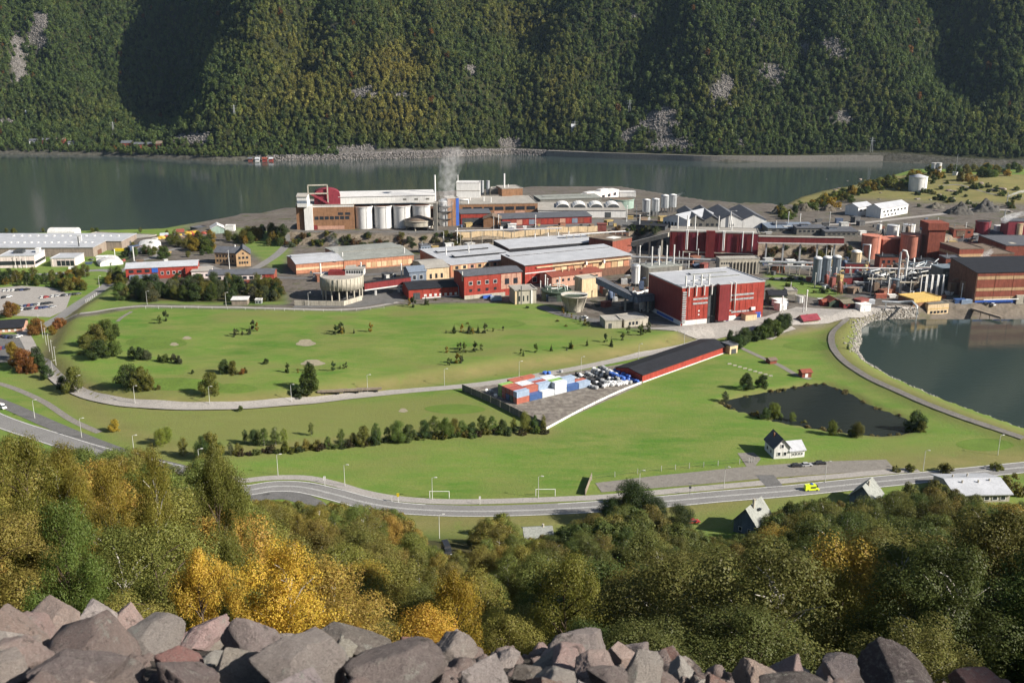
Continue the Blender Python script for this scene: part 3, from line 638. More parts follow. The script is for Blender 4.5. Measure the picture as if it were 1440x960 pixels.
    def monitor(s, x0, x1, y0, y1, h, m='rl', side='rd', z=None):
        z = (s.H + .3) if z is None else z; mb = MB().box(x0 * s.W, x1 * s.W, y0 * s.D, y1 * s.D, z - .6, z + h); o = s.part('roof_light', side, mb)
        s.part('roof_light_cap', m, MB().box(x0 * s.W - .3, x1 * s.W + .3, y0 * s.D - .3, y1 * s.D + .3, z + h + .01, z + h + .3), o); return o
    def pipe(s, pts, r=.35, m='white', name='pipe'): return s.part(name, m, MB().tube(pts, r, 8))
    def panels(s, n, z0, z1, mats, a=0, b=1, gap=.15, out=.07, name='wall_panel'):
        st = (b - a) * s.W / n
        for i in range(n):
            mb = MB(); s._face('F', a * s.W + i * st + gap / 2, a * s.W + (i + 1) * st - gap / 2, z0 * s.H, z1 * s.H, out, mb); s.part(name, mats[i % len(mats)], mb)
        return s
def tank(name, label, c, rp, hp, m, top='flat', topm=None, cat='tank', group=None, zb=None, legs=0.0, ladder=True, rim=True):
    g = G(*c) if zb is None else Vector((*P(*c, zb), zb)); q = scl(g.x, g.y, g.z); r = rp / q; h = hp / q / math.cos(math.atan2(CAMZ - g.z, g.y))
    root = empty(name, (g.x, g.y + r * .9, g.z)); tag(root, label, cat, group); z0 = legs * h if legs else -1.5
    MB().cyl((0, 0), r, z0, h, 28, cap=True).build('shell', M[m], root); tm = M[topm or m]
    if top == 'cone': MB().lathe((0, 0), [(r * 1.03, h - .1), (r * 1.03, h + .15), (r * .15, h + r * .28), (0.01, h + r * .29)]).build('roof', tm, root)
    elif top == 'dome': MB().lathe((0, 0), [(r * 1.01, h - .05)] + [(r * math.cos(a) * 1.01, h + r * .55 * math.sin(a)) for a in (.3, .6, .9, 1.2, 1.5)]).build('roof', tm, root)
    else: MB().cyl((0, 0), r * .97, h + .01, h + .12, 28).build('roof', tm, root)
    if rim: MB().lathe((0, 0), [(r * 1.0, h - .6), (r * 1.035, h - .6), (r * 1.035, h + .35), (r * 1.0, h + .35)]).build('rim', M[m], root)
    if legs:
        for k in range(6): a = k * math.pi / 3 + .3; MB().cyl((r * .88 * math.cos(a), r * .88 * math.sin(a)), max(.25, r * .05), -1.5, z0 - .01, 8).build('leg', M['steeld'] if m != 'conc' else M['conc'], root)
    if ladder:
        a = -1.1; x, y = r * 1.03 * math.cos(a), r * 1.03 * math.sin(a); MB().box(x - .3, x - .2, y - .3, y - .2, z0, h + 1).box(x + .2, x + .3, y - .3, y - .2, z0, h + 1).build('ladder', M['steel'], root)
    return root
def zpt(px, py, zabs): x, y = P(px, py, zabs); return Vector((x, y, zabs))
def run(name, label, cat, pts, r, m='steel', legs=(), seg=8, group=None):
    """free-standing pipe run through world points, with posts down to the ground"""
    p0 = Vector(pts[0]); root = empty(name, (p0.x, p0.y, float(hat(p0.x, p0.y)))); tag(root, label, cat, group); o = root.location
    MB().tube([Vector(p) - o for p in pts], r, seg).build('pipe', M[m], root)
    for q in legs:
        q = Vector(q); g = float(hat(q.x, q.y)); MB().box(q.x - o.x - .25, q.x - o.x + .25, q.y - o.y - .25, q.y - o.y + .25, g - o.z - .5, q.z - o.z).build('post', M['steel'], root)
    return root
def gallery(name, label, a, b, w, h, wall='dred', roof='rs', posts=3, postm='white', strip=None):
    """covered conveyor bridge between two world points (underside)"""
    a, b = Vector(a), Vector(b); root = empty(name, (a.x, a.y, float(hat(a.x, a.y)))); tag(root, label, 'conveyor bridge'); o = root.location
    d = (b - a); n = Vector((-d.y, d.x, 0)).normalized() * w / 2; up = Vector((0, 0, h)); A, B = a - o, b - o
    MB().hull([A - n, A + n, A + n + up, A - n + up], [B - n, B + n, B + n + up, B - n + up]).build('wall', M[wall], root)
    k = n * 1.15; MB().hull([A - k + up * 1.004, A + k + up * 1.004, A + k + up * 1.1, A - k + up * 1.1], [B - k + up * 1.004, B + k + up * 1.004, B + k + up * 1.1, B - k + up * 1.1]).build('roof', M[roof], root)
    if strip: k = n * 1.06; MB().hull([A - k - up * .01, A + k - up * .01, A + k - up * .18, A - k - up * .18], [B - k - up * .01, B + k - up * .01, B + k - up * .18, B - k - up * .18]).build('edge_beam', M[strip], root)
    for i in range(posts):
        p = A.lerp(B, (i + .5) / posts); g = float(hat(p.x + o.x, p.y + o.y)) - o.z; MB().box(p.x - .6, p.x + .6, p.y - .6, p.y + .6, g - 1, p.z - .02 - (h * .19 if strip else 0)).build('post', M[postm], root)
    return root
# ================================================================ PLANT: the ledge at the back
b = Bld('brick_factory', 'brown brick silo hall with white stair tower on the rock ledge', 'factory', (418, 323), (499, 322.5), hp=34, dep=36, wall='brick', roof='rgw')
b.band(.0, 1.06, 'white', .14, .285, out=2.2, name='stair_tower'); b.win(7, .42, .55, .3, .92, .8); b.band(.02, .16, 'pinkb', .36, .82); b.win(2, .6, .7, .7, .95, .7); b.door(.29, .35, .2, 'dred'); b.band(.93, .985, 'white', .29, 1, name='eaves_strip')
ZR = b.zg + b.H + .4
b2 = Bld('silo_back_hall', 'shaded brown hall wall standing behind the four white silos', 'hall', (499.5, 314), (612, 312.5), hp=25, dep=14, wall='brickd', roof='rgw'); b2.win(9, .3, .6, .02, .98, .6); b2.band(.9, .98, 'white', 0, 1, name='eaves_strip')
u = Bld('roof_hall', 'long white clad upper hall behind the four white silos', 'hall', (477, 287), (612, 284), hp=9.5, dep=24, wall='white', roof='rw', rt='mono', rh=1.5, zb=ZR)
u.win(3, .35, .6, .62, .98, .3, m='concd')
u = Bld('machine_house', 'pale grey machine house on the left corner of the brick roof', 'plant room', (418, 291), (432, 291), hp=14, dep=12, wall='white', roof='rgw', zb=ZR, rt='gable_x', rh=2); u.band(.35, .62, 'bluegrey', 0, 1)
u = Bld('crimson_shed', 'crimson barrel roofed conveyor house on the brick factory roof', 'plant room', (442, 288), (479, 287), hp=13, dep=14, wall='maroon', roof='maroon', rt='arch_y', rh=5, zb=ZR); u.win(3, .3, .6, .1, .6, .35)
u.part('gantry_frame', 'conc', MB().box(-5, -4, -2, -1, 0, 17).box(11, 12, -2, -1, 0, 17).box(-5, 12, -2, -1, 16, 17).box(-5, 12, -2, -1, 9, 10)); u.part('conveyor_chute', 'maroon', MB().hull([(-3, -3, 9), (0, -3, 9), (0, -1, 9), (-3, -1, 9)], [(10, -3, 1), (13, -3, 1), (13, -1, 1), (10, -1, 1)]))
for k, (x, y) in enumerate(((511, 322), (538, 321.5), (565, 321), (592, 320.5))):
    tank('white_silo', ['white silo beside the brick wall, first of a row of four', 'white silo second from the brick wall in the row of four', 'white silo third from the brick wall, partly behind the round tank', 'white silo farthest from the brick wall, behind the round tank'][k], (x, y), 12.6, 30, 'white', 'flat', 'brickd', 'silo', 'row of four white silos')  # brown tops: shade inside the open silos put into the lid colour
tank('thickener_tank', 'round brown topped settling tank on legs beside the silos', (588, 325), 21, 13, 'conc', 'cone', 'rb', legs=.45)
t = tank('white_process_tower', 'slim white process column under the steam plume', (625, 318), 8, 33, 'white', 'dome', 'steel')
for z in (6, 12, 17): MB().lathe((0, 0), [(5, z), (7.6, z), (7.6, z + .3), (5, z + .3)], 16).build('platform', M['steeld'], t)
for k in range(4): MB().box(*((6.5, 7.1) if k % 2 else (-7.1, -6.5)), *((6.5, 7.1) if k // 2 else (-7.1, -6.5)), -2, 22).build('column', M['steeld'], t)
MB().cyl((-8, 3), .7, 0, 43, 10).build('chimney', M['white'], t)
b = Bld('steel_tower', 'dark steel stair tower between silos and brown hall', 'tower', (610, 325), (615, 325), hp=38, dep=7, wall='concd', roof='rgw')
b = Bld('tower_block', 'narrow brown brick block with blue strip behind the process column', 'tower', (630, 318), (646, 317), hp=38, dep=12, wall='brick', roof='rgw'); b.band(0, 1, 'blue', .72, .98)
b = Bld('brown_hall', 'wide brown hall with grey flat roof and ribbon windows on the ledge', 'hall', (645, 305), (756, 303), hp=17, dep=52, wall='brick', roof='rgw')
b.win(7, .5, .78, .04, .98, .82); b.panels(7, .06, .42, ['brick', 'pinkb'], .04, .98, .5); ZH = b.zg + b.H + .4
for x, y, h in ((.17, .5, 3), (.34, .35, 4.5), (.42, .2, 5)): b.stack(x, y, h, .55, 'white')
b.pipe([(1.5, 2, b.H), (1.5, 2, b.H + 4), (9, 2, b.H + 4), (9, 2, b.H)], .9, 'white')
u = Bld('white_penthouse', 'white box penthouse with one seam on the brown hall roof', 'plant room', (642, 278), (675, 278), hp=20, dep=16, wall='white', roof='rw', zb=ZH); u.band(.44, .5, 'rgw'); u.stack(.05, .5, 7, .4)
for x in (678, 686): tank('roof_cylinder', 'one of two silver vent cylinders on the brown hall roof', (x, 272), 2.6, 17, 'steel', 'flat', 'rb', 'vent', 'pair of silver roof cylinders', zb=ZH, ladder=False)
u = Bld('brick_penthouse', 'brown brick penthouse with tall white stack on hall roof', 'plant room', (706, 276), (735, 275), hp=10, dep=24, wall='brick', roof='rgw', zb=ZH); u.stack(.2, .3, 14, .75); u.stack(.45, .5, 3, .4)
u = Bld('duct_house', 'low grey duct house between vents and brick penthouse', 'plant room', (690, 273), (706, 273), hp=7, dep=14, wall='concd', roof='rgw', zb=ZH)
b = Bld('red_lean_to', 'red fronted open shed with curved dark roof below the brown hall', 'shed', (648, 316), (690, 315), hp=15, dep=20, wall='dred', roof='rs', rt='mono', rh=1); b.band(0, .6, 'steeld', .05, .8, name='opening'); b.band(.62, .95, 'red')
b = Bld('brick_gable_house', 'small brown brick gable house in front of the red shed', 'house', (680, 320), (704, 320), hp=12, dep=16, wall='brick', roof='rb', rt='gable_y', rh=2.5, over=.8)
b = Bld('patched_red_shed', 'long low shed with patchy red wall and dark roof', 'shed', (706, 318), (832, 314), hp=10, dep=22, wall='dred', roof='rs', rt='mono', rh=1.2)
b.panels(14, .12, .8, ['red', 'rust', 'pinkb', 'red', 'bluegrey', 'rust', 'red'], .02, .98, .5)
b = Bld('monitor_hall', 'pinkish white hall with four roof monitors by the fjord', 'hall', (778, 278), (870, 277), hp=11, dep=18, wall='pwhite', roof='rw', rt='gable_x', rh=1)
b.win(10, .35, .75, .04, .98, .5)
for x in (.12, .34, .56, .78): b.monitor(x, x + .11, .35, .65, 1.6, 'rw', 'pwhite', b.H + 1)
b = Bld('low_white_shed', 'low white shed joined to the monitor hall', 'shed', (871, 277), (894, 277), hp=6, dep=16, wall='white', roof='rw')
b = Bld('grey_long_shed', 'long dark shed with grey roof before the monitor hall', 'shed', (760, 287), (846, 284), hp=6, dep=26, wall='concd', roof='rg', rt='mono', rh=.8); b.monitor(.1, .9, .55, .7, .8, 'rg', 'concd')
b = Bld('barrel_vent_hall', 'white hall with four barrel shaped roof vents', 'hall', (757, 306), (880, 306), hp=10, dep=44, wall='white', roof='rgw', rt='mono', rh=1.2); b.door(.76, .83, .75)
for k in range(4):
    x0 = 17 + k * 15.5; n = 8; pts = [(x0 + 6 - 6 * math.cos(math.pi * i / n), b.H + 1 + 3.4 * math.sin(math.pi * i / n)) for i in range(n + 1)]
    b.part('barrel_vent', 'white', MB().hull([(x, 12, z) for x, z in pts], [(x, 34, z) for x, z in pts])); b.part('vent_opening', 'steeld', MB().hull([(x * .92 + (x0 + 6) * .08, 11.9, (z - b.H - 1) * .85 + b.H + 1) for x, z in pts], [(x * .92 + (x0 + 6) * .08, 12.1, (z - b.H - 1) * .85 + b.H + 1) for x, z in pts]))
tank('green_tank', 'wide pale green tank with rusty side behind the vent hall', (876, 294), 17, 12, 'green', 'flat', 'rb')
for k, (x, y) in enumerate(((909, 306), (922, 305), (935, 300), (946, 299))): tank('dust_silo', ['pale dust silo nearest the green tank', 'pale dust silo second from the green tank', 'pale dust silo third from the green tank', 'pale dust silo next to the ribbed hall'][k], (x, y), 5.6, 24, 'steel', 'cone', 'white', 'silo', 'row of dust silos', legs=.3)
b = Bld('ribbed_hall', 'grey hall with ribbed pale roof left of the dark sheds', 'hall', (932, 318), (966, 322), hp=12, dep=48, wall='white', roof='rl', rt='gable_y', rh=3.5); b.win(4, .2, .6, .05, .6, .5)
b = Bld('dark_saw_shed', 'dark grey roofed shed between ribbed hall and white gables', 'hall', (966, 321), (990, 321), hp=11, dep=60, wall='concd', roof='rs', rt='gable_y', rh=4); b.win(3, .3, .6)
b = Bld('dark_saw_shed', 'dark grey roofed shed touching the first white gable', 'hall', (990, 321), (1013, 321), hp=11, dep=64, wall='concd', roof='rs', rt='gable_y', rh=4); b.win(3, .3, .6)
b = Bld('white_gable_hall', 'white gabled hall with small dark window beside dark sheds', 'hall', (1013, 321), (1044, 321), hp=12, dep=60, wall='white', roof='rs', rt='gable_y', rh=4.5); b.win(1, .25, .5, .35, .65, .6); b.pipe([(8, -1, 0), (8, -1, 15), (13, -1, 15)], .5)
b = Bld('white_gable_hall', 'white gabled hall with blue door at its corner', 'hall', (1044.5, 321), (1077, 321), hp=12, dep=60, wall='white', roof='rs', rt='gable_y', rh=4.5); b.door(.76, .98, .55, 'blue')
for k, (A, B, hp, dep, rf, lb) in enumerate((((1080, 327), (1148, 327), 6, 24, 'bluegrey', 'low blue grey roofed workshop beside white gables'), ((1120, 330), (1160, 330), 9, 12, 'rs', 'slate roofed workshop with tall vent by the red gallery'), ((1160, 333), (1206, 333), 7, 18, 'rs', 'slate roofed workshop with row of small windows'))):
    b = Bld('workshop', lb, 'workshop', A, B, hp=hp, dep=dep, wall='concd', roof=rf, rt='mono', rh=1); b.win(6, .4, .7)
    b.monitor(.2, .45, .4, .8, 1.8, 'rs', 'bluegrey')
b = Bld('white_lodge', 'white two storey lodge below the hill tank', 'house', (1238, 307), (1276, 300), hp=13, dep=15, wall='white', roof='rl', rt='gable_x', rh=3.5); b.win(7, .55, .75, fill=.5); b.win(4, .15, .35, .1, .6, .4)
b = Bld('white_cottage', 'smaller white house joined to the lodge', 'house', (1206, 304), (1226, 301), hp=12, dep=14, wall='white', roof='rl', rt='gable_x', rh=3); b.win(3, .5, .75, fill=.45)
tank('hill_tank', 'big pale grey oil tank standing on the grassy hill', (1294, 270), 12.3, 20, 'white', 'cone', 'rl')
for x in (1313.5, 1320.5): tank('hill_silo', 'slim white silo, one of two on the hilltop behind the oil tank', (x, 245), 3.6, 15, 'white', 'flat', 'white', 'silo', 'pair of hilltop silos')
b = Bld('hilltop_hut', 'small white hut beneath the hilltop mast', 'hut', (1339, 247), (1345, 247), hp=4, dep=4, wall='white', roof='rl'); b.stack(.6, .5, 21, .18, 'steel', name='mast')
# ================================================================ PLANT: middle row
b = Bld('orange_brick_hall', 'orange brick hall with cream stripe and pale blue grey roof', 'hall', (417, 386.5), (483, 381), hp=15, dep=34, wall='obrick', roof='rl', rt='gable_x', rh=1.6); b.band(.42, .62, 'cream'); b.band(.0, .1, 'brickd'); b.monitor(.02, .7, .5, .7, 1.2, 'rl', 'rg', b.H + 1)
b.door(.28, .33, .25)
b = Bld('cream_panel_hall', 'long hall with cream panels and grey green double roof', 'hall', (484, 380.5), (582, 372), hp=14, dep=56, wall='obrick', roof='rg', rt='gable_x', rh=1.5)
b.panels(9, .12, .62, ['cream', 'tan', 'cream'], .31, .98, .6); b.door(.2, .3, .42); b.band(.1, .5, 'rgw', .02, .17); b.monitor(0, 1, .42, .6, 1.0, 'rg', 'rgw', b.H + 1); b.stack(.04, .2, 4, .4); b.stack(.9, .1, 5, .4)
b = Bld('grey_roof_annex', 'cream annex with wide grey gable roof beside blue grey house', 'annex', (599, 404), (632, 401), hp=26, dep=30, wall='cream', roof='rgw', rt='gable_x', rh=2); b.win(3, .45, .7, .1, .8, .4); b.win(2, .1, .3, .1, .6, .4)
b = Bld('blue_grey_house', 'tall blue grey boarded house rising over the black roofed red shed', 'house', (576, 407), (600, 405), hp=24, dep=14, wall='bluegrey', roof='bluegrey', rt='gable_x', rh=2.5); b.win(2, .55, .8, .1, .9, .45, frame=True); b.win(1, .15, .4, .6, .9, .5)
b = Bld('black_roof_red_shed', 'low red shed with black roof and dark doorway by the lawn', 'shed', (575, 421.5), (653, 415.5), hp=14, dep=24, wall='red', roof='rd', rt='gable_x', rh=1.6); b.door(.08, .2, .65); b.win(8, .2, .45, .25, .98, .5, m='white'); b.band(0, .14, 'white', .24, 1, out=.15, name='plinth'); b.pipe([(33, -.3, 0), (33, -.3, b.H), (33, 12, b.H + 2)], .4, 'steel')
b = Bld('grey_roof_hall', 'great pale grey roofed hall with dark skylight strips in mid plant', 'hall', (634, 390), (735, 380), hp=17, dep=62, wall='obrick', roof='rl', rt='mono', rh=.8)
b.panels(9, .45, .92, ['tan', 'cream', 'pinkb'], .02, .98, .6); b.win(9, .62, .88, .03, .97, .4)
b.monitor(.2, .93, .32, .42, 1.7, 'rl', 'rd'); b.monitor(.12, .85, .68, .76, 1.7, 'rl', 'rd')
for x in (.18, .5): b.stack(x, .55, 6, .45)
b = Bld('upper_grey_hall', 'pale roofed upper hall behind the skylight hall', 'hall', (716, 363), (842, 352), hp=13, dep=30, wall='rd', roof='rl', rt='mono', rh=1.5)
for x in (.45, .6, .72, .84): b.stack(x, .95, 5, .4)
b = Bld('long_panel_hall', 'long hall with tan panel front, red end and pale roof', 'hall', (738, 400), (886, 384), hp=27, dep=38, wall='brickd', roof='rl', rt='mono', rh=1.2, over=1)
b.panels(12, .42, .72, ['tan', 'cream', 'obrick'], .27, .99, .6); b.band(0, .92, 'red', 0, .25, out=.4, name='red_end'); b.band(.55, .6, 'white', 0, .28, out=.5, name='white_rail'); b.win(2, .1, .35, .04, .22, .4, frame=True, out=.55); b.band(.8, .86, 'cream', .1, 1, out=1.2, name='gutter_walk')
for x in (.55, .72): b.part('roof_vent', 'white', MB().box(x * b.W, x * b.W + 1.2, -2.5, -1.2, b.H * .72, b.H * .9))
b.monitor(.02, .98, .7, .85, 1.3, 'rl', 'rd')
b = Bld('brown_end_hall', 'brown hall with white skylight at the end of the pale roofs', 'hall', (861, 360), (888, 354), hp=20, dep=24, wall='rust', roof='rb'); b.part('skylight', 'white', MB().box(.35 * b.W, .75 * b.W, 6, 14, b.H + .31, b.H + .5))
b = Bld('red_pink_building', 'red three storey building with pink right third and slate roof', 'factory', (653, 421), (734, 413), hp=32, dep=20, wall='red', roof='rs', rt='gable_x', rh=1.6)
b.win(4, .6, .75, .04, .6, .4, frame=True); b.win(4, .3, .42, .04, .6, .35); b.panels(4, .3, .95, ['pinkb'], .63, .99, .25); b.win(2, .5, .75, .66, .96, .5, out=.15); b.band(.0, .16, 'conc', 0, .7, out=.4, name='loading_dock'); b.part('pallet_stack', 'blue', MB().box(.3 * b.W, .45 * b.W, -2.6, -1, 0, 1.8))
b.stack(-.01, .1, 6, .35, 'white', 12)
b = Bld('concrete_pump_house', 'small concrete pump house with pillars by the lawn edge', 'hut', (724, 428), (754, 426), hp=19, dep=13, wall='conc', roof='rgw', over=1.5); b.win(3, .2, .6, .12, .7, .3); b.band(0, 1, 'white', .74, .82, out=.5, name='pillar'); b.band(0, .95, 'cream', .0, .07, out=.5, name='pillar'); b.stack(.27, -.1, 12, .3, 'steeld', 0, 'mast')
b = Bld('rust_roof_house', 'long low pink house with rusty red roof behind the yellow tower', 'house', (776, 405), (846, 396), hp=15, dep=16, wall='pinkb', roof='rust', rt='gable_x', rh=1.5); b.win(8, .5, .75, fill=.4)
for k in range(4): b.stack(.3 + .13 * k, .4, 2.4, .4, 'cream', b.H + 1)
b = Bld('yellow_tower', 'plain yellow tower with overhanging top beside rusty roof house', 'tower', (818, 420), (840, 417), hp=27, dep=9, wall='cream', roof='conc'); b.stack(-.1, .2, 13, .22, 'conc', 0, 'pole')
t = tank('dark_green_tank', 'dark green low tank with pipework beside the clarifier', (783, 424), 21, 12, 'dkgreen', 'flat', 'dkgreen')
for k in range(9): a = k * .7; MB().tube([(7 * math.cos(a), 7 * math.sin(a), 5), (7 * math.cos(a), 7 * math.sin(a), 8), (5 * math.cos(a + .6), 5 * math.sin(a + .6), 8)], .35, 6).build('pipe', M['white' if k % 3 == 0 else 'green'], t)
g = G(808, 440); t = empty('clarifier', (g.x, g.y + 6, g.z)); tag(t, 'white cone shaped clarifier with open green top near the lawn corner', 'tank')
MB().lathe((0, 0), [(5.0, -1), (5.2, 2), (8.2, 9.5), (8.5, 9.5), (8.5, 10.3), (8.0, 10.3), (7.9, 8.2), (0.01, 7.6)], 28).build('shell', M['conc'], t); MB().cyl((0, 0), 7.7, 8.3, 8.6, 28).build('sludge_surface', M['dkgreen'], t); MB().box(-8.2, 8.2, -.5, .5, 10.4, 11).build('walkway', M['white'], t)
for k in range(8): a = k * math.pi / 4 + .2; MB().hull([(5.1 * math.cos(a + d), 5.1 * math.sin(a + d), 0) for d in (-.05, .05)] + [(5.5 * math.cos(a + .05), 5.5 * math.sin(a + .05), 0), (5.5 * math.cos(a - .05), 5.5 * math.sin(a - .05), 0)], [(8.2 * math.cos(a + d), 8.2 * math.sin(a + d), 9.3) for d in (-.04, .04)] + [(8.6 * math.cos(a + .04), 8.6 * math.sin(a + .04), 9.3), (8.6 * math.cos(a - .04), 8.6 * math.sin(a - .04), 9.3)]).build('rib', M['conc'], t)
gallery('sloping_conveyor', 'dark sloping conveyor running down behind the yellow tower', zpt(841, 398, 17), zpt(893, 424, 11.5), 4, 3.5, 'bluegrey', 'rs', 2, 'conc')
gallery('level_conveyor', 'dark level conveyor entering the big red casting hall', zpt(893, 425, 11.5), zpt(930, 420, 11.5), 4, 3.5, 'bluegrey', 'rs', 1, 'conc')
tank('white_column', 'tall white cylinder with domed cap near dark chimney block', (894, 405), 6, 30, 'white', 'dome', 'steel', 'column', legs=.2)
tank('small_white_column', 'short white cylinder with thin stack by dark chimney block', (908, 400), 3.2, 20, 'white', 'dome', 'white', 'column')
for k in range(5):
    x = 868 + k * 9; run('ground_pipe', 'grey pipe on posts among the yard tanks', 'pipe', [zpt(x, 410 + 3 * (k % 2), 8), zpt(x + 16, 408 + 2 * (k % 3), 8), zpt(x + 16, 412, 5)], .7, 'white' if k % 2 else 'steel', [zpt(x + 4, 410, 8)], group='yard pipework')
b = Bld('flat_concrete_hut', 'pale flat roofed hut beside the lawn corner with parked van', 'hut', (851, 462), (874, 461), hp=10, dep=12, wall='conc', roof='rgw'); b.door(.2, .4, .7)
b = Bld('flat_concrete_hut', 'pale flat roofed hut with three dark windows by the lawn', 'hut', (878, 460.5), (911, 457), hp=10, dep=13, wall='conc', roof='rgw'); b.win(3, .3, .75, .15, .6, .6)
# round concrete building on columns
g = G(477, 425); cx = Vector((g.x, g.y + 13, g.z)); t = empty('round_concrete_tank', cx); tag(t, 'round concrete tank house standing on a ring of columns by the lawn', 'tank house')
q = scl(cx.x, cx.y, 8); R0 = 30 / q
MB().lathe((0, 0), [(R0 * .3, 7.2), (R0, 7.2), (R0, 15), (R0 * .97, 15), (R0 * .97, 14), (.01, 14)], 40).build('drum', M['conc'], t)
MB().cyl((0, 0), R0 * .955, 14.02, 14.3, 40).build('roof', M['rgw'], t); MB().cyl((0, 0), R0 * .35, -1, 7.19, 24).build('core', M['steeld'], t)
for k in range(16): a = k * math.pi / 8; MB().cyl((R0 * .92 * math.cos(a), R0 * .92 * math.sin(a)), .55, -1.5, 7.18, 8).build('column', M['conc'], t)
for k in range(32): a = k * math.pi / 16; MB().box(-.12, .12, R0 - .05, R0 + .22, 7.4, 14.8).build('drum_rib', M['conc'], t).rotation_euler = (0, 0, a)
MB().box(2, 14, 3, 10, 14.31, 18).build('penthouse', M['white'], t); MB().box(1.7, 14.3, 2.7, 10.3, 18.02, 18.4).build('penthouse_roof', M['rgw'], t); MB().box(-9, 1.5, 2, 9, 14.31, 17).build('penthouse', M['dred'], t)
for k in range(7): MB().box(2.8 + k * 1.6, 3.8 + k * 1.6, 2.85, 3.0, 15.4, 17.2).build('window', M['glass'], t)
MB().cyl((-15, 8), .5, 0, 21, 8).build('chimney', M['white'], t)
pts = [G(414, 429), G(483, 430), G(509, 422)]; root = empty('plinth_wall', pts[0]); tag(root, 'low pale retaining wall around the round concrete tank house', 'wall')
for a, c in ((0, 1), (1, 2)):
    A_, C_ = pts[a] - pts[0], pts[c] - pts[0]; n = Vector((-(C_ - A_).y, (C_ - A_).x, 0)).normalized() * .3; k = int((C_ - A_).length / 5)
    for i in range(k):
        p, r = A_.lerp(C_, (i + .02) / k), A_.lerp(C_, (i + .98) / k); up = Vector((0, 0, 3.0)); MB().hull([p - n, p + n, p + n + up, p - n + up], [r - n, r + n, r + n + up, r - n + up]).build('wall_panel', M['conc'], root)
ga = G(512, 417); gb = G(577, 409)
gallery('red_gallery', 'red conveyor gallery on white posts from round tank to red shed', (ga.x, ga.y, ga.z + 5), (gb.x, gb.y, gb.z + 5.5), 3.5, 4.2, 'dred', 'rd', 2, 'white', 'white')
# ================================================================ PLANT: big red casting hall and its neighbours
b = Bld('red_casting_hall', 'tall bright red casting hall with white base by the yard', 'factory', (957, 458), (1072, 445.5), hp=52, dep=42, wall='red', roof='rl'); W, H, D = b.W, b.H, b.D
b.band(0, .13, 'white', .02, .31, out=.25, name='base_wall'); b.band(0, .15, 'white', .42, .66, out=.25, name='base_wall'); b.band(0, .1, 'white', .66, .98, out=.2, name='base_wall'); b.band(0, .12, 'white', 0, 1, 'L', .2, 'base_wall'); b.band(.02, .1, 'blue', .2, .7, 'L', .25, 'door')
for i in range(14): b.box('louvre', 'steel', .3, W * .05, -.5 - .2 * (i % 2), .05, 1.5 + i * (H - 3) / 14, 1.5 + (i + .6) * (H - 3) / 14)
b.band(0, .98, 'steeld', .315, .41, out=.1, name='recess_shade');  # flat dark band: the shade of a set-back bay put into colour
b.box('lift_tower', 'dred', W * .415, W * .545, -3.2, .03, 1.6, H * 1.05); b.box('lift_tower_roof', 'rl', W * .41, W * .55, -3.4, .1, H * 1.05 + .01, H * 1.05 + .3)
for k in range(5): b.band(.14, .97, 'red', .075 + k * .048, .075 + k * .048 + .044, out=.14, name='wall_panel')
for k in range(6): b.band(.12, .97, 'red', .56 + k * .072, .56 + k * .072 + .068, out=.14, name='wall_panel')
for z in (.54, .66): b.win(3, z, z + .05, .13, .31, .92, m='steel', out=.3); b.win(5, z + .02, z + .07, .56, .87, .94, m='steel', out=.3)
b.win(4, .22, .27, .6, .86, .9, m='steel', out=.3)
for x in (.07, .16, .255, .345): b.pipe([(x * W, 3, H), (x * W, 3, H + 6.5)], .5); b.pipe([(x * W, 1, H + 1), (x * W, -.9, H + 1), (x * W, -.9, H * .78)], .4)
b.pipe([(.1 * W, 4, H + 3), (.36 * W, 4, H + 3)], .3)
for x, z in ((.575, .55), (.63, .3)): b.pipe([(x * W, 1, H + 1.2), (x * W, -1, H + 1.2), (x * W, -1, H * z), ((x - .06) * W, -1, H * z)], .4)
b.pipe([(.38 * W, -1, H * .9), (.38 * W, -1, H * .2), (.35 * W, -1, H * .2)], .45, 'steeld'); b.band(0, .18, 'blue', .88, .97, out=.35, name='door'); b.box('annex', 'cream', W * .73, W * .87, -5, -.2, -1, 4.2); b.box('annex_roof', 'rust', W * .725, W * .875, -5.2, -.2, 4.21, 4.5); b.box('air_unit', 'white', W * .84, W * .89, -1.2, -.2, H * .26, H * .34)
for x, z in ((.2, .34), (.2, .24)): b.part('white_sign', 'white', MB().box(x * W, x * W + .9, -.25, -.15, z * H, z * H + .9))
b.monitor(.45, .9, .45, .52, .7, 'rl', 'rg'); b.monitor(.4, .85, .7, .77, .7, 'rl', 'rg'); b.band(.14, .95, 'dred', .02, .98, 'L', .1, 'wall_panel')  # left side in darker red: its shade put into the panel colour
b = Bld('dark_red_furnace_hall', 'dark red furnace hall with central tower and white pipes', 'factory', (941, 360), (1065, 364), hp=34, dep=24, wall='dred', roof='rgw'); W, H = b.W, b.H
b.box('lift_tower', 'dred', W * .41, W * .51, -2.6, .03, .5, H * 1.09)
for k in range(14): b.band(.22, .97, ['dred', 'maroon'][k % 2], .02 + k * .07, .08 + k * .07, out=.12, name='wall_panel') if not 5 <= k <= 6 else None
for x in (.185, .2, .31, .6, .615, .82, .93): b.pipe([(x * W, 1, H + 1.3), (x * W, -1.2, H + 1.3), (x * W, -1.2, H * .3)], .42)
for x0, x1 in ((.18, .4), (.55, .95)): b.pipe([(x0 * W, 1, H + 1.3), (x1 * W, 1, H + 1.3)], .4)
b.band(.18, .22, 'conc', .15, .95, out=1.2, name='walkway')
for x in (.08, .19, .28, .55, .7): b.stack(x, .6, 11 if x < .6 else 8, .45)
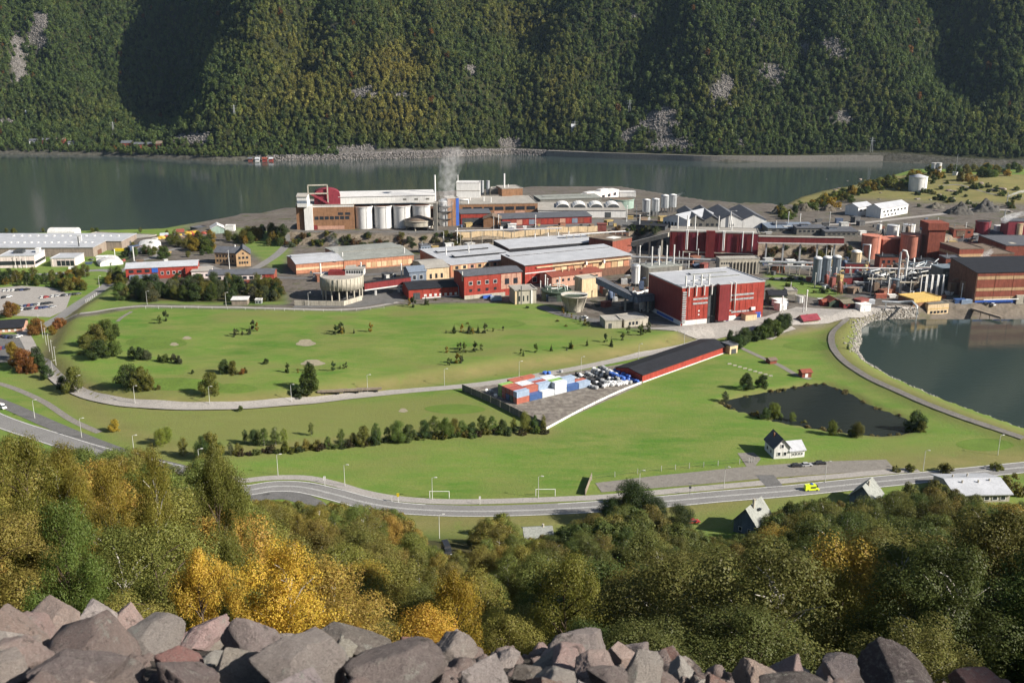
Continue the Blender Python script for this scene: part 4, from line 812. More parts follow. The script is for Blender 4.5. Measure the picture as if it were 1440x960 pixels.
b = Bld('pillared_concrete_house', 'concrete house with a colonnade below the furnace hall', 'house', (1011, 386), (1067, 385), hp=21, dep=9, wall='conc', roof='rgw'); b.win(4, .68, .8, .03, .27, .6); b.door(.08, .18, .35)
for k in range(8): b.band(0, .82, 'conc', .31 + k * .085, .335 + k * .085, out=.9, name='pilaster'); b.band(.05, .75, 'concd', .34 + k * .085, .39 + k * .085, out=.06, name='window')
b = Bld('dark_chimney_block', 'dark concrete block carrying four slender white chimneys', 'plant room', (911, 404), (958, 399), hp=26, dep=13, wall='concd', roof='rg'); b.band(.1, .95, 'conc', .9, 1.0, out=.3, name='stair_block')
for x in (.24, .46, .68, .9): b.stack(x, .5, 13.5, .5)
for k, (a, c) in enumerate((((882, 361), (1010, 366)), ((1068, 368), (1150, 370)))): run('pipe_bridge', ['grey pipe bridge in front of the dark red furnace hall', 'grey pipe bridge along the rock cutting below red gallery'][k], 'pipe bridge', [zpt(*a, 13), zpt(*c, 13)], .9, 'steel', [zpt(a[0] + (c[0] - a[0]) * f, a[1] + (c[1] - a[1]) * f, 13) for f in (.15, .4, .65, .9)])
gallery('red_belt_bridge', 'long red conveyor gallery over the rock cutting', zpt(1066, 340, 19), zpt(1186, 342, 19), 4, 4.2, 'dred', 'rgw', 5, 'steel', 'white')
gallery('pale_belt_bridge', 'pale sloping belt bridge rising to the furnace hall', zpt(888, 346, 14), zpt(940, 333, 23), 3.5, 3, 'conc', 'rgw', 3, 'conc')
b = Bld('dark_yard_shed', 'black roofed low shed beside pale belt bridge', 'shed', (888, 322), (935, 324), hp=5, dep=26, wall='steeld', roof='rd'); 
b = Bld('dark_green_shed', 'dark green shed with pale stripe on the gravel yard', 'shed', (1081, 428), (1106, 428), hp=13, dep=10, wall='dkgreen', roof='rd', rt='gable_x', rh=2); b.band(.62, .78, 'rm'); b.box('lean_to', 'bluegrey', b.W * .72, b.W * 1.0, -4, -.1, -.5, 2.8)
tank('yard_tank', 'small white tank beside the dark green shed', (1125, 426), 5.5, 9, 'white', 'flat', 'rgw')
b = Bld('open_sided_cabin', 'grey flat cabin beside green shed', 'cabin', (1107, 414), (1121, 414), hp=5, dep=8, wall='conc', roof='rgw'); b.stack(.5, .5, 5, .2, 'white', name='mast')
b = Bld('red_row_house', 'low red row of rooms with mossy roof by the yard', 'house', (1186, 433.5), (1220, 431), hp=6.5, dep=9, wall='dred', roof='rm', rt='gable_x', rh=1.4); b.win(5, .4, .75, fill=.5)
b = Bld('red_gable_shed', 'dark shed with orange red gable roof next to red row', 'shed', (1166, 431.5), (1181, 431), hp=7, dep=9, wall='dkgreen', roof='rust', rt='gable_y', rh=2)
b = Bld('tiny_red_shed', 'tiny bright red shed at the yard edge', 'shed', (1157, 430.5), (1165, 430), hp=6, dep=5, wall='red', roof='rust', rt='gable_x', rh=1)
b = Bld('maroon_roof_hut', 'hut with maroon roof standing beside the yard lawn', 'hut', (1130, 454.5), (1151, 454), hp=6, dep=6, wall='conc', roof='maroon', rt='gable_x', rh=2.2, over=.8); b.stack(.4, .5, 1.4, .3, 'brick', b.H + 1.5)
# ---------------- right hand process area
for k, x in enumerate((1149, 1162, 1176)): tank('blue_grey_hopper', ['blue grey hopper standing next to the rock cutting', 'middle one of three blue grey hoppers', 'blue grey hopper next to the beige reactor'][k], (x, 399 - k), 6, 34, 'bsteel', 'dome', 'white', 'hopper', 'row of three hoppers')
t = tank('beige_reactor', 'beige reactor vessel with white top and silver elbow pipe', (1204, 383), 7, 27, 'cream', 'dome', 'white', 'reactor'); MB().tube([(4, -1, 14), (4, -1, 20), (9, -1, 20), (9, -1, 4)], .8, 8).build('elbow_pipe', M['steel'], t)
tank('salmon_tank', 'salmon red storage tank next to the silver steel frame', (1227, 364), 13, 31, 'salmon', 'flat', 'salmon'); tank('salmon_tank', 'salmon red storage tank next to the tall red brown tower', (1283, 365), 14, 33, 'salmon', 'flat', 'salmon')
b = Bld('red_block', 'red block between the two salmon tanks', 'plant room', (1240, 357), (1269, 357), hp=21, dep=12, wall='rust', roof='salmon')
for x, y in ((1257.5, 333), (1280, 332)): tank('white_header_tank', 'white tank, one of two behind the salmon tanks', (x, y), 8.3, 15, 'white', 'flat', 'rl', 'tank', 'pair of white tanks behind the salmon ones')
b = Bld('red_brown_tower', 'tall windowless red brown tower beside salmon tank', 'tower', (1302, 366), (1325, 366), hp=50, dep=14, wall='rust', roof='brickd' if False else 'rb'); b.box('head_house', 'rust', -1.5, b.W + 1.5, -1, 15, b.H - 4.5, b.H + .9)
t = run('silver_loop_pipe', 'tall silver pipe bent into an upside down U', 'pipe', [zpt(1261.5, 404, 4), zpt(1261.5, 404, 4) + Vector((0, 0, 24)), zpt(1261.5, 404, 4) + Vector((1.2, 0, 25.5)), zpt(1261.5, 404, 4) + Vector((3.4, 0, 25)), zpt(1261.5, 404, 4) + Vector((5, 0, 21)), zpt(1261.5, 404, 4) + Vector((4.6, 0, 3))], .75, 'white')
tank('grey_blue_drum', 'blue grey upright drum below the silver loop pipe', (1261, 414), 6, 20, 'bsteel', 'flat', 'bsteel')
b = Bld('pipe_jungle_house', 'dark red and grey pump building wrapped in pipes', 'plant room', (1181, 400), (1215, 399), hp=9, dep=10, wall='dred', roof='rs')
b = Bld('pipe_deck', 'dark steel process deck between hoppers and red tower', 'plant room', (1215, 400), (1256, 400), hp=11, dep=16, wall='steeld', roof='steeld')
for k in range(9): b.pipe([(random.uniform(0, b.W), -1, random.uniform(3, 8)), (random.uniform(0, b.W), -1, random.uniform(5, 11)), (random.uniform(0, b.W), 6, random.uniform(8, 12))], random.uniform(.3, .6), random.choice(['white', 'steel', 'conc']))
b = Bld('pipe_deck', 'dark steel process deck beneath the red brown tower', 'plant room', (1268, 392), (1322, 392), hp=14, dep=18, wall='steeld', roof='steeld')
for k in range(12): b.pipe([(random.uniform(0, b.W), -1, random.uniform(2, 9)), (random.uniform(0, b.W), -1, random.uniform(6, 12)), (random.uniform(0, b.W), 6, random.uniform(9, 14))], random.uniform(.3, .6), random.choice(['white', 'steel', 'bsteel']))
for k in range(8):
    x = 1190 + 15 * k; z = 7 + 3 * (k % 3); run('process_pipe', 'white process pipe on posts between the tanks', 'pipe', [zpt(x, 392 + 5 * (k % 2), z), zpt(x + 26, 392 + 5 * (k % 2), z), zpt(x + 26, 392 + 5 * (k % 2), z) + Vector((0, 0, 4)), zpt(x + 26, 392 + 5 * (k % 2), z) + Vector((6, 3, 4))], .45 + .1 * (k % 3), ['white', 'steel', 'conc'][k % 3], [zpt(x + 3, 392 + 5 * (k % 2), z), zpt(x + 20, 392 + 5 * (k % 2), z)], group='process pipes')
for k in range(4): run('steel_frame_leg', 'white lattice post of the filter frame above the yellow hall', 'frame', [zpt(1293 + 8 * k, 418, 4), zpt(1293 + 8 * k, 418, 4) + Vector((0, 0, 15)), zpt(1293 + 8 * k, 418, 4) + Vector((3, 0, 15)), zpt(1293 + 8 * k, 418, 4) + Vector((3, 0, 0))], .38, 'white', group='white filter frame posts')
b = Bld('tan_platform_hall', 'flat mustard yellow hall with wide roof at the quay', 'hall', (1284, 432), (1322, 428), hp=10, dep=14, wall='brick', roof='yel'); b.band(.6, 1, 'yel', 0, 1, out=.2)
b = Bld('yellow_quay_hut', 'pale yellow flat roofed hut standing at the water edge', 'hut', (1304, 441), (1333, 440), hp=14, dep=12, wall='cream', roof='concd'); b.win(5, .06, .3, .1, .95, .7); b.band(.5, .55, 'yel', 0, 1, out=.15)
b = Bld('grey_filter_house', 'dark grey filter house with pale roof and ribbon window', 'plant room', (1323, 406), (1348, 405), hp=27, dep=14, wall='concd', roof='bsteel'); b.win(1, .72, .85, .15, .95, .95, m='conc'); b.band(.1, .5, 'steeld', .05, .95)
b = Bld('striped_hall', 'big red and tan striped hall with dark roof at the quay', 'hall', (1369, 425), (1500, 425), hp=44, dep=32, wall='brickd', roof='rd', rt='mono', rh=3.5)
for k in range(5):
    a0, a1 = .01 + k * .19, .01 + k * .19 + .185
    for z0, z1, m_ in ((.15, .24, 'tan'), (.25, .42, 'rust'), (.43, .52, 'tan'), (.53, .78, 'rust'), (.79, .89, 'tan'), (.9, .99, 'rust')): b.band(z0, z1, m_, a0, a1, out=.12, name='wall_panel')
b.band(.01, .13, 'blue', .01, .45, out=.6, name='door'); b.pipe([(.08 * b.W, -2.4, 3.6), (.45 * b.W, -2.4, 3.6)], .35, 'white'); b.band(0, .28, 'conc', .44, .62, out=1.5, name='annex'); b.band(.05, .25, 'steel', .52, .6, out=1.7, name='door')
b = Bld('tan_band_block', 'red brown block with tan bands behind the filter house', 'hall', (1346, 378), (1380, 377), hp=27, dep=26, wall='rust', roof='rb'); b.band(.6, .75, 'tan'); b.band(.3, .42, 'tan'); b.band(.6, .75, 'tan', 0, 1, 'L')
b = Bld('brown_roof_hall', 'hall with wide brown roof behind the striped hall', 'hall', (1376, 374), (1424, 373), hp=16, dep=40, wall='brickd', roof='rb'); 
b = Bld('slate_roof_hall', 'hall with slate roof and two pale patches behind striped hall', 'hall', (1412, 366), (1480, 366), hp=20, dep=46, wall='rust', roof='rs'); b.part('roof_patch', 'conc', MB().box(8, 12, 8, 14, b.H + .31, b.H + .4))
tank('maroon_drum', 'short maroon drum tank in front of the rock cutting', (1385, 330), 10, 17, 'maroon', 'flat', 'rd')
b = Bld('maroon_store', 'maroon store with yellow silo in front near the quarry', 'store', (1414, 346), (1470, 346), hp=34, dep=14, wall='maroon', roof='rs'); tank('yellow_silo', 'tall pale yellow silo against the maroon store', (1431, 348), 6, 33, 'cream', 'flat', 'conc', 'silo')
run('thin_stack', 'thin steel exhaust stack trailing white steam on the hill', 'stack', [zpt(1416, 285, 19), zpt(1416, 285, 19) + Vector((0, 0, 10))], .4, 'steel'); run('thin_stack', 'thin steel exhaust stack steaming above the maroon store', 'stack', [zpt(1411, 318, 16), zpt(1411, 318, 16) + Vector((0, 0, 14))], .5, 'steel')
run('quay_pipe_bridge', 'grey pipe arching from the yard down to the basin', 'pipe bridge', [zpt(1240, 424, 8), zpt(1262, 425, 8), zpt(1283, 424, 8), zpt(1290, 431, 8), zpt(1290, 441, 2)], .8, 'steel', [zpt(1246, 425, 8), zpt(1290, 434, 7)])
p0 = G(1369, 436); root = empty('jetty', p0); tag(root, 'narrow brown jetty running out into the basin', 'jetty')
MB().hull([(-2, 0, .2), (1, 0, .2), (1, 0, 1.4), (-2, 0, 1.4)], [(7, -21, -.2), (9, -21, -.2), (9, -21, .9), (7, -21, .9)]).build('deck', M['wood'], root)
for f in (.3, .6, .95): MB().cyl((-1 + 9 * f, -21 * f), .3, -6, .3, 6).build('pile', M['wood'], root)
# ================================================================ LEFT: grey works, red offices, yellow villa
b = Bld('grey_assembly_hall', 'long grey brown assembly hall with flat roof near the car park', 'hall', (-70, 362), (132, 361), hp=13, dep=28, wall='greyw', roof='rl', rt='mono', rh=.6); b.win(2, .2, .8, .62, .97, .3, m='greyw')
for k in range(14): b.part('skylight', 'white', MB().box((.3 + k * .048) * b.W, (.3 + k * .048) * b.W + 1.4, 18, 20, b.H + .3, b.H + 1.4))
b.monitor(.8, .83, .95, .99, 5, 'white', 'white'); b.stack(.895, .1, 16, .5, 'steeld', 0)
b.door(.3, .6, .5, 'brickd', 'R')
b = Bld('grey_rear_hall', 'grey brown rear hall behind the assembly hall', 'hall', (-70, 352.5), (172, 352), hp=13, dep=34, wall='greyw', roof='rl', rt='mono', rh=.6)
for k in range(14): b.part('skylight', 'white', MB().box((.3 + k * .048) * b.W, (.3 + k * .048) * b.W + 1.4, 20, 22, b.H + .4, b.H + 1.5))
b.door(.5, .6, .6, 'steeld', 'R'); b.part('loading_bay', 'yelp', MB().box(b.W - 6, b.W + 2, -3, -.1, 0, 2))
b = Bld('tan_storage_shed', 'low tan roofed storage shed by the shore', 'shed', (112, 338), (197, 335.5), hp=5, dep=24, wall='greyw', roof='rgw')
b = Bld('white_storage_tent', 'white arched storage tent behind the grey halls', 'tent', (67, 333), (105, 333), hp=5, dep=14, wall='white', roof='rw', rt='arch', rh=4)
b = Bld('flat_office', 'flat roofed office with white band and dark plinth by the trees', 'office', (0, 377), (50, 376), hp=16, dep=24, wall='pwhite', roof='rl'); b.band(.25, .6, 'glass', .0, .98, name='window_strip'); b.band(.25, .5, 'glass', .02, .98, 'R', name='window_strip'); b.monitor(.3, .55, .4, .7, 2, 'steeld', 'steeld'); b.monitor(.9, 1.0, .5, .7, 3, 'white', 'white')
for k, x in enumerate((22.5, 30, 37.5)):
    g = G(x, 377); r = empty('flag_pole', g); tag(r, 'white flag pole in front of the flat office', 'flag pole', 'three flag poles'); MB().cyl((0, 0), .22, -.5, 9, 8, .12).build('pole', M['white'], r); MB().cyl((0, 0), .3, 9.0, 9.3, 8).build('finial', M['white'], r)
b = Bld('glass_gatehouse', 'small glass fronted gatehouse beside the grey hall', 'gatehouse', (72, 375), (106, 374.5), hp=11, dep=20, wall='pwhite', roof='rl'); b.win(4, .1, .75, .25, .98, .85); b.band(0, 1, 'conc', .02, .08, out=.6, name='pillar')
b = Bld('white_tunnel_tent', 'long white tunnel tent running toward the scrap yard', 'tent', (191, 357), (213, 351), hp=4, dep=34, wall='white', roof='rw', rt='arch_y', rh=3.5)
b.root.rotation_euler[2] += -.9
b = Bld('white_tunnel_tent', 'shorter white tunnel tent near the delivery van', 'tent', (141, 375), (160, 369), hp=3.5, dep=20, wall='white', roof='rw', rt='arch_y', rh=3); b.root.rotation_euler[2] += -.8
b = Bld('pale_green_tent_barn', 'pale green white tent barn beside the fjord scrap yard', 'tent', (297, 329), (316, 328), hp=7, dep=16, wall='green', roof='rw', rt='gable_y', rh=3)
b = Bld('dark_tent_barn', 'dark roofed low barn behind the pale tent barn', 'shed', (268, 324), (296, 323), hp=4, dep=12, wall='steeld', roof='rs')
b = Bld('white_hut', 'small white hut beside the pale tent barn', 'hut', (317, 325), (329, 325), hp=7, dep=6, wall='white', roof='rw')
b = Bld('red_office', 'red wooden office with blue corner and blue grey roof above dark trees', 'office', (178, 394), (279, 389), hp=16, dep=18, wall='red', roof='rl', rt='gable_x', rh=2.2); b.win(6, .35, .6, .46, .95, .45, frame=True); b.band(.55, .98, 'blue', .36, .445, out=.2, name='blue_panel'); b.win(3, .6, .85, .02, .35, .6); b.band(0, .45, 'bluegrey', .05, .44, out=3, name='porch'); b.box('bay', 'red', b.W * .83, b.W * .92, -2.5, -.05, -1, b.H * .9)
b = Bld('red_link_block', 'low link block between red office and dark roofed wing', 'annex', (270, 392), (297, 391), hp=10, dep=14, wall='pwhite', roof='rgw', rt='mono', rh=.5); b.win(3, .3, .6)
b = Bld('dark_roof_wing', 'long low wing with dark roof and red end above trees', 'office', (294, 403), (386, 401), hp=16, dep=16, wall='rust', roof='rs', rt='gable_x', rh=2); b.band(.55, .98, 'pwhite', 0, .82); b.win(8, .6, .85, .02, .8, .6, out=.15); b.band(0, .98, 'red', .86, 1.0, out=.2, name='red_end'); b.win(4, .15, .4, .5, .95, .4)
b = Bld('yellow_villa', 'yellow villa wing with dark roof and two window rows', 'villa', (303, 371), (333, 372), hp=16, dep=13, wall='tan', roof='rs', rt='gable_x', rh=3.5); b.win(6, .62, .8, .05, .9, .5, frame=False); b.win(6, .2, .4, .05, .9, .5); b.stack(.8, .5, 2.5, .6, 'white', b.H + 2.5)
b = Bld('yellow_gable_villa', 'yellow gabled villa front with six dark windows', 'villa', (333, 375), (353, 374), hp=17, dep=20, wall='tan', roof='rs', rt='gable_y', rh=4); b.win(3, .62, .8, .1, .9, .6); b.win(4, .22, .4, .15, .85, .7); b.win(1, 1.0, 1.12, .42, .58, .8)
g = G(323, 379); r = empty('flag_pole', g); tag(r, 'tall white flag pole before the yellow villa', 'flag pole'); MB().cyl((0, 0), .25, -.5, 14, 8, .12).build('pole', M['white'], r); MB().cyl((0, 0), .35, 14.0, 14.3, 8).build('finial', M['white'], r)
b = Bld('white_roof_hut', 'brown hut with white metal roof beside the golf path', 'hut', (326, 429), (348, 428.5), hp=7, dep=6, wall='wood', roof='rw', rt='mono', rh=.6)
b = Bld('pink_hut', 'tiny pink hut behind the white roofed hut', 'hut', (350, 421), (356, 421), hp=6, dep=5, wall='pinkb', roof='rb', rt='gable_x', rh=1)
b = Bld('white_kiosk', 'tiny white kiosk on the yard beside the golf path', 'kiosk', (359, 427), (368, 427), hp=5, dep=3, wall='steel', roof='rw'); b.win(2, .2, .7)
b = Bld('black_roof_garage', 'pink garage with wide black roof by the left car park', 'garage', (-30, 470), (32, 466), hp=7, dep=16, wall='pinkb', roof='rd', rt='gable_x', rh=2.5, over=1); b.win(3, .2, .6, .5, .9, .4, m='white')
# ================================================================ LONG RED SHED, HOUSES BY THE ROAD
b = Bld('long_red_shed', 'very long red storage shed with black roof beside the meadow', 'shed', (903, 538), (1022, 495), hp=10.5, dep=17, wall='red', roof='rd', rt='gable_x', rh=1.8); b.band(0, .14, 'white', 0, 1, out=.35, name='plinth'); b.door(.3, .7, .8, 'steeld', 'R')
b = Bld('yellow_loader_shed', 'small cream loader cabin at the far end of the long red shed', 'cabin', (1026, 498), (1037, 496), hp=11, dep=7, wall='cream', roof='rs'); b.door(.2, .8, .6)
b = Bld('white_farmhouse', 'white gabled farmhouse with dark left roof on the meadow edge', 'house', (1088, 645), (1110, 644), hp=15, dep=10, wall='white', roof='rs', rt='gable_y', rh=3.6, over=.5); b.win(2, .3, .6, .12, .88, .45, frame=True); b.win(1, 1.0, 1.3, .4, .6, .8, frame=True); b.win(2, .3, .6, .1, .9, .3, 'L', frame=True); b.stack(.3, .6, 2.2, .35, 'brick', b.H + 2)
b = Bld('farmhouse_wing', 'white wing with pale grey roof joined to the farmhouse', 'house', (1110.5, 644), (1131, 642), hp=10, dep=8, wall='white', roof='rl', rt='gable_x', rh=2.4); b.win(4, .35, .7, .1, .9, .5, frame=True)
b = Bld('steep_roof_house', 'house with steep slate roof at the road, red car beside', 'house', (1031, 747), (1063, 745), h=4.5, dep=11, wall='bluegrey', roof='rg', rt='gable_y', rh=5.0, over=.7, rot=-38); b.win(2, .3, .6, .1, .9, .3, frame=True); b.stack(.6, .35, 3, .45, 'conc', b.H + 4.5); b.part('roof_window', 'glass', MB().box(b.W * .72, b.W * .72 + .9, 5, 6.2, b.H + 3.2, b.H + 3.75))
b = Bld('steep_roof_house', 'smaller house with steep slate roof beside the ambulance road', 'house', (1194, 708), (1225, 706), h=3.4, dep=9, wall='bluegrey', roof='rg', rt='gable_y', rh=4.4, over=.7, rot=-38); b.win(2, .3, .6, .1, .9, .3, frame=True); b.stack(.6, .4, 2.2, .4, 'conc', b.H + 3.4)
b = Bld('wide_grey_roof_house', 'wide low house with pale grey stepped roof above the forest', 'house', (1343, 707), (1419, 705), h=3.2, dep=17, wall='conc', roof='rl', rt='gable_x', rh=2.2, over=.8); b.win(6, .3, .75, frame=True)
for x, y in ((.25, .35), (.55, .35), (.2, .65), (.5, .7), (.78, .4)): b.stack(x, y, 1.6, .3, 'conc', b.H + 1.2)
b = Bld('pale_roof_cabin', 'cabin with pale grey roof among trees below the road', 'cabin', (739, 765), (777, 764), h=2.4, dep=7, wall='conc', roof='rg', rt='gable_x', rh=1.6); b.stack(.7, .5, 1.6, .35, 'conc', b.H + 1.2); b.win(3, .3, .7, frame=True)
b = Bld('brick_garden_hut', 'small maroon hut on the path beside the pond', 'hut', (1128, 531), (1141, 530), hp=7, dep=4, wall='rust', roof='rust', rt='gable_x', rh=1); b.door(.3, .6, .8, 'white')
b = Bld('brown_bin_shed', 'small brown shed halfway along the pond path', 'hut', (1083, 512), (1092, 511), hp=5, dep=4, wall='rust', roof='rb', rt='gable_x', rh=.8)

for A_, B_, hp_, dep_, wl, rf, lb in (((1188, 384), (1222, 384), 13, 10, 'dred', 'rs', 'dark red pump house behind the beige reactor'), ((1236, 378), (1262, 378), 16, 10, 'rust', 'rd', 'red brown switch house below the red block'), ((1290, 382), (1316, 382), 15, 9, 'brickd', 'rd', 'dark brick annex at the foot of the red brown tower'), ((1328, 384), (1352, 384), 20, 12, 'rust', 'rs', 'red brown lift house behind the grey filter house'), ((1352, 400), (1370, 400), 26, 12, 'brickd', 'rd', 'dark brick stair house beside the striped hall'), ((1186, 412), (1212, 411), 6, 8, 'concd', 'rs', 'low dark store in front of the hoppers'), ((1222, 410), (1250, 410), 8, 9, 'concd', 'rd', 'black roofed store beside the blue grey drum'), ((1340, 334), (1368, 334), 12, 14, 'rust', 'rb', 'red brown crusher house under the quarry road'), ((860, 336), (884, 335), 9, 12, 'brickd', 'rs', 'dark brick pump house at the end of the retaining wall'), ((592, 356), (606, 355), 10, 7, 'bluegrey', 'rs', 'small blue grey transformer house on the rocky bank'), ((905, 388), (925, 387), 14, 8, 'concd', 'rs', 'dark switch house behind the chimney block'), ((848, 414), (868, 413), 12, 8, 'rust', 'rb', 'red brown pump hut beneath the sloping conveyor')):
    b = Bld('plant_house', lb, 'plant room', A_, B_, hp=hp_, dep=dep_, wall=wl, roof=rf); b.win(3, .5, .75, .08, .92, .5); b.door(.4, .55, .35); b.stack(.25, .5, 3, .3, 'steel')
# ================================================================ ROADS, PATHS, YARDS
def road(name, px, width, m, off=.1, n=6, **k): return ribbon(name, smooth_line(GL(px), n), width, M[m], off, **k)
MAINL = smooth_line(GL([(318, 690), (350, 689), (385, 684), (425, 685), (470, 695), (520, 708), (580, 716), (680, 719), (800, 715), (900, 708), (1000, 699), (1100, 691), (1200, 681), (1300, 671), (1420, 659), (1560, 645)]), 8)
mr = ribbon('main_road', MAINL, 9.5, M['asphalt'], .10, cross=4)
for sh, wd in ((4.3, .28), (-4.3, .28), (0.3, .16), (-.3, .16)): ribbon('road_marking', MAINL, wd, M['paint'], .16, shift=sh, parent=mr, cross=1)
cyc = [(335, 677), (380, 672), (430, 672), (470, 680), (510, 692), (560, 701), (620, 705), (690, 705), (780, 702), (860, 698), (960, 689), (1060, 680), (1160, 671), (1290, 660)]
road('cycle_path', cyc, 4.2, 'path', .11, 8)
road('turning_bay', [(352, 720), (365, 705), (385, 697), (410, 697), (440, 708), (455, 722)], 7, 'asphd', .09)
ll = smooth_line(GL([(-160, 535), (-60, 566), (0, 592), (60, 612), (130, 634), (200, 652), (262, 667), (318, 690)]), 8); lr = ribbon('left_main_road', ll, 10.5, M['asphalt'], .105, cross=4)
for sh, wd in ((4.7, .28), (-4.7, .28)): ribbon('road_marking', ll, wd, M['paint'], .165, shift=sh, parent=lr, cross=1)
road('left_side_road', [(-60, 545), (0, 566), (60, 592), (120, 617), (180, 639), (250, 658), (335, 677)], 6.5, 'asphd', .1, 8)
road('old_track', [(-20, 534), (20, 546), (60, 564), (100, 590), (140, 608)], 3.2, 'gravel', .08)
GOLFROAD = smooth_line(GL([(25, 455), (38, 478), (50, 500), (72, 524), (105, 549), (160, 565), (250, 572), (340, 571), (430, 565), (500, 557), (570, 550), (640, 544), (700, 537), (800, 520), (880, 504), (960, 487), (1010, 473), (1040, 468)]), 8)
ribbon('golf_road', GOLFROAD, 6.2, M['path'], .12, cross=4)
road('golf_path', [(85, 450), (120, 440), (160, 434), (205, 430.5), (300, 432), (400, 434), (470, 435.5), (520, 432), (560, 425)], 3.6, 'path', .1)
road('bunker_track', [(165, 452), (172, 446), (185, 438)], 2.2, 'gravel', .1)
road('access_road', [(35, 470), (62, 458), (85, 446), (110, 428), (135, 412), (158, 395), (163, 384), (140, 380), (90, 384), (20, 388), (-60, 390)], 8, 'asphalt', .11)
road('works_road', [(163, 384), (185, 372), (215, 362), (235, 353), (262, 347)], 6, 'asphalt', .1)
road('villa_drive', [(285, 372), (315, 381), (355, 378), (378, 366), (392, 356), (402, 343), (400, 332)], 7, 'asphalt', .1)
road('dam_track', [(1192, 447), (1172, 466), (1170, 484), (1182, 503), (1215, 527), (1270, 553), (1340, 582), (1440, 616)], 3.4, 'gravel', .14)
road('pond_path', [(1040, 488), (1070, 502), (1095, 513), (1120, 527), (1140, 533)], 3.2, 'gravel', .1)
road('tee_path', [(1115, 460), (1095, 467), (1080, 477)], 4.5, 'path', .1)
road('hill_track', [(1440, 279), (1400, 274), (1370, 266), (1345, 260), (1320, 262)], 3, 'gravel', .15); road('quarry_road', [(1070, 327), (1150, 317), (1210, 314), (1280, 306), (1340, 299), (1370, 294), (1420, 296)], 7, 'path', .15)
drape('roadside_car_park', GL([(837, 679), (930, 668), (1060, 655), (1150, 649), (1246, 646), (1260, 661), (1180, 665), (1095, 671), (960, 683), (846, 692)]), M['gravel'], .09)
drape('farm_drive', GL([(1037, 637), (1060, 636), (1070, 645), (1062, 655), (1050, 656)]), M['gravel'], .095); drape('farm_entry', GL([(1062, 668), (1088, 668), (1102, 684), (1080, 687)]), M['asphd'], .13)
drape('factory_car_park', GL([(-90, 436), (-30, 407), (30, 402), (72, 404), (100, 415), (92, 436), (70, 446), (20, 444)]), M['path'], .08)
drape('garage_car_park', GL([(-70, 470), (0, 470), (34, 470), (48, 488), (40, 506), (0, 510), (-70, 512)]), M['asphd'], .08)
drape('front_yard', GL([(900, 462), (960, 459), (1075, 446), (1120, 432), (1190, 436), (1235, 431), (1290, 433), (1228, 443), (1200, 447), (1165, 455), (1110, 458), (1040, 470), (985, 478), (962, 470)]), M['path'], .3)
drape('round_tank_yard', GL([(412, 433), (505, 432), (545, 425), (570, 424), (560, 413), (512, 413), (509, 422), (483, 430.5), (414, 429.6)]), M['asphd'], .09)
drape('ledge_yard', GL([(418, 326.5), (640, 328), (760, 322), (900, 316), (930, 322), (900, 310), (840, 308), (700, 322), (600, 324.5)]), M['asphd'], .1)
drape('container_yard', GL([(655, 546), (700, 540), (810, 522), (905, 507), (880, 525), (904, 540), (768, 602)]), M['yard'], .08)
for c, rx, ry in (((430, 482), 13, 5), ((440, 510), 16, 4.5), ((245, 484), 6, 2.4), ((263, 475), 6, 2.2), ((567, 577), 6, 3)):
    drape('sand_bunker', GL([(c[0] + rx * (1 + .2 * math.sin(3 * a) + .1 * math.sin(5 * a + 1)) * math.cos(a), c[1] + ry * math.sin(a)) for a in np.arange(0, 6.28, .42)]), M['sand'], .07)
for c, rx, ry in (((1140, 486), 36, 7), ((1385, 625), 38, 9), ((245, 540), 62, 9), ((330, 546), 30, 7), ((220, 482), 40, 9), ((690, 455), 46, 7), ((640, 575), 40, 7)):
    drape('putting_green', GL([(c[0] + rx * (1 + .1 * math.sin(2 * a + 1)) * math.cos(a), c[1] + ry * math.sin(a)) for a in np.arange(0, 6.28, .35)]), M['flower'], .055)
# ================================================================ STREET FURNITURE
def lamp(px, py, label, group, hgt=8.5, side=1):
    g = G(px, py); r = empty('street_lamp', g, random.uniform(-.3, .3)); tag(r, label, 'street lamp', group)
    if 'pole' not in SHARE:
        SHARE['pole'] = MB().cyl((0, 0), .13, -.5, 8.3, 8, .08).mesh('lamp_pole', M['lampm']); SHARE['arm'] = MB().tube([(0, 0, 8.2), (.3, 0, 8.5), (1.2, 0, 8.6)], .06, 6).mesh('lamp_arm', M['lampm']); SHARE['head'] = MB().hull([(.9, -.2, 8.5), (1.9, -.2, 8.52), (1.9, .2, 8.52), (.9, .2, 8.5)], [(1, -.14, 8.75), (1.75, -.14, 8.72), (1.75, .14, 8.72), (1, .14, 8.75)]).mesh('lamp_head', M['lampm'])
    for n, k in (('pole', 'pole'), ('arm', 'arm'), ('lamp_head', 'head')): link_mesh(n, SHARE[k], r)
SHARE = {}
for x, y in ((75, 530), (110, 552), (190, 567), (295, 568), (410, 565), (517, 551), (625, 542), (730, 531), (817, 524), (898, 505), (962, 487)): lamp(x, y, 'grey street lamp on the bank along the golf road', 'lamps along the golf road')
for x, y in ((49, 588), (115, 615), (189, 640), (281, 660)): lamp(x, y, 'grey street lamp between the left road and the golf bank', 'lamps along the left road')
for x, y in ((391, 668), (485, 683), (608, 702), (757, 700), (899, 691), (1018, 686), (1160, 678), (1298, 662)): lamp(x, y, 'grey street lamp beside the cycle path at the meadow', 'lamps along the cycle path')
for x, y in ((618, 757), (1403, 640), (207, 428), (318, 430), (434, 430), (140, 405)): lamp(x, y, {618: 'grey street lamp below the road beside the dark van', 1403: 'grey street lamp on the grass by the dam', 207: 'grey street lamp where the golf path meets the hedge', 318: 'grey street lamp near the white roofed hut', 434: 'grey street lamp before the round tank wall', 140: 'grey street lamp at the shaded access road'}[x], None)
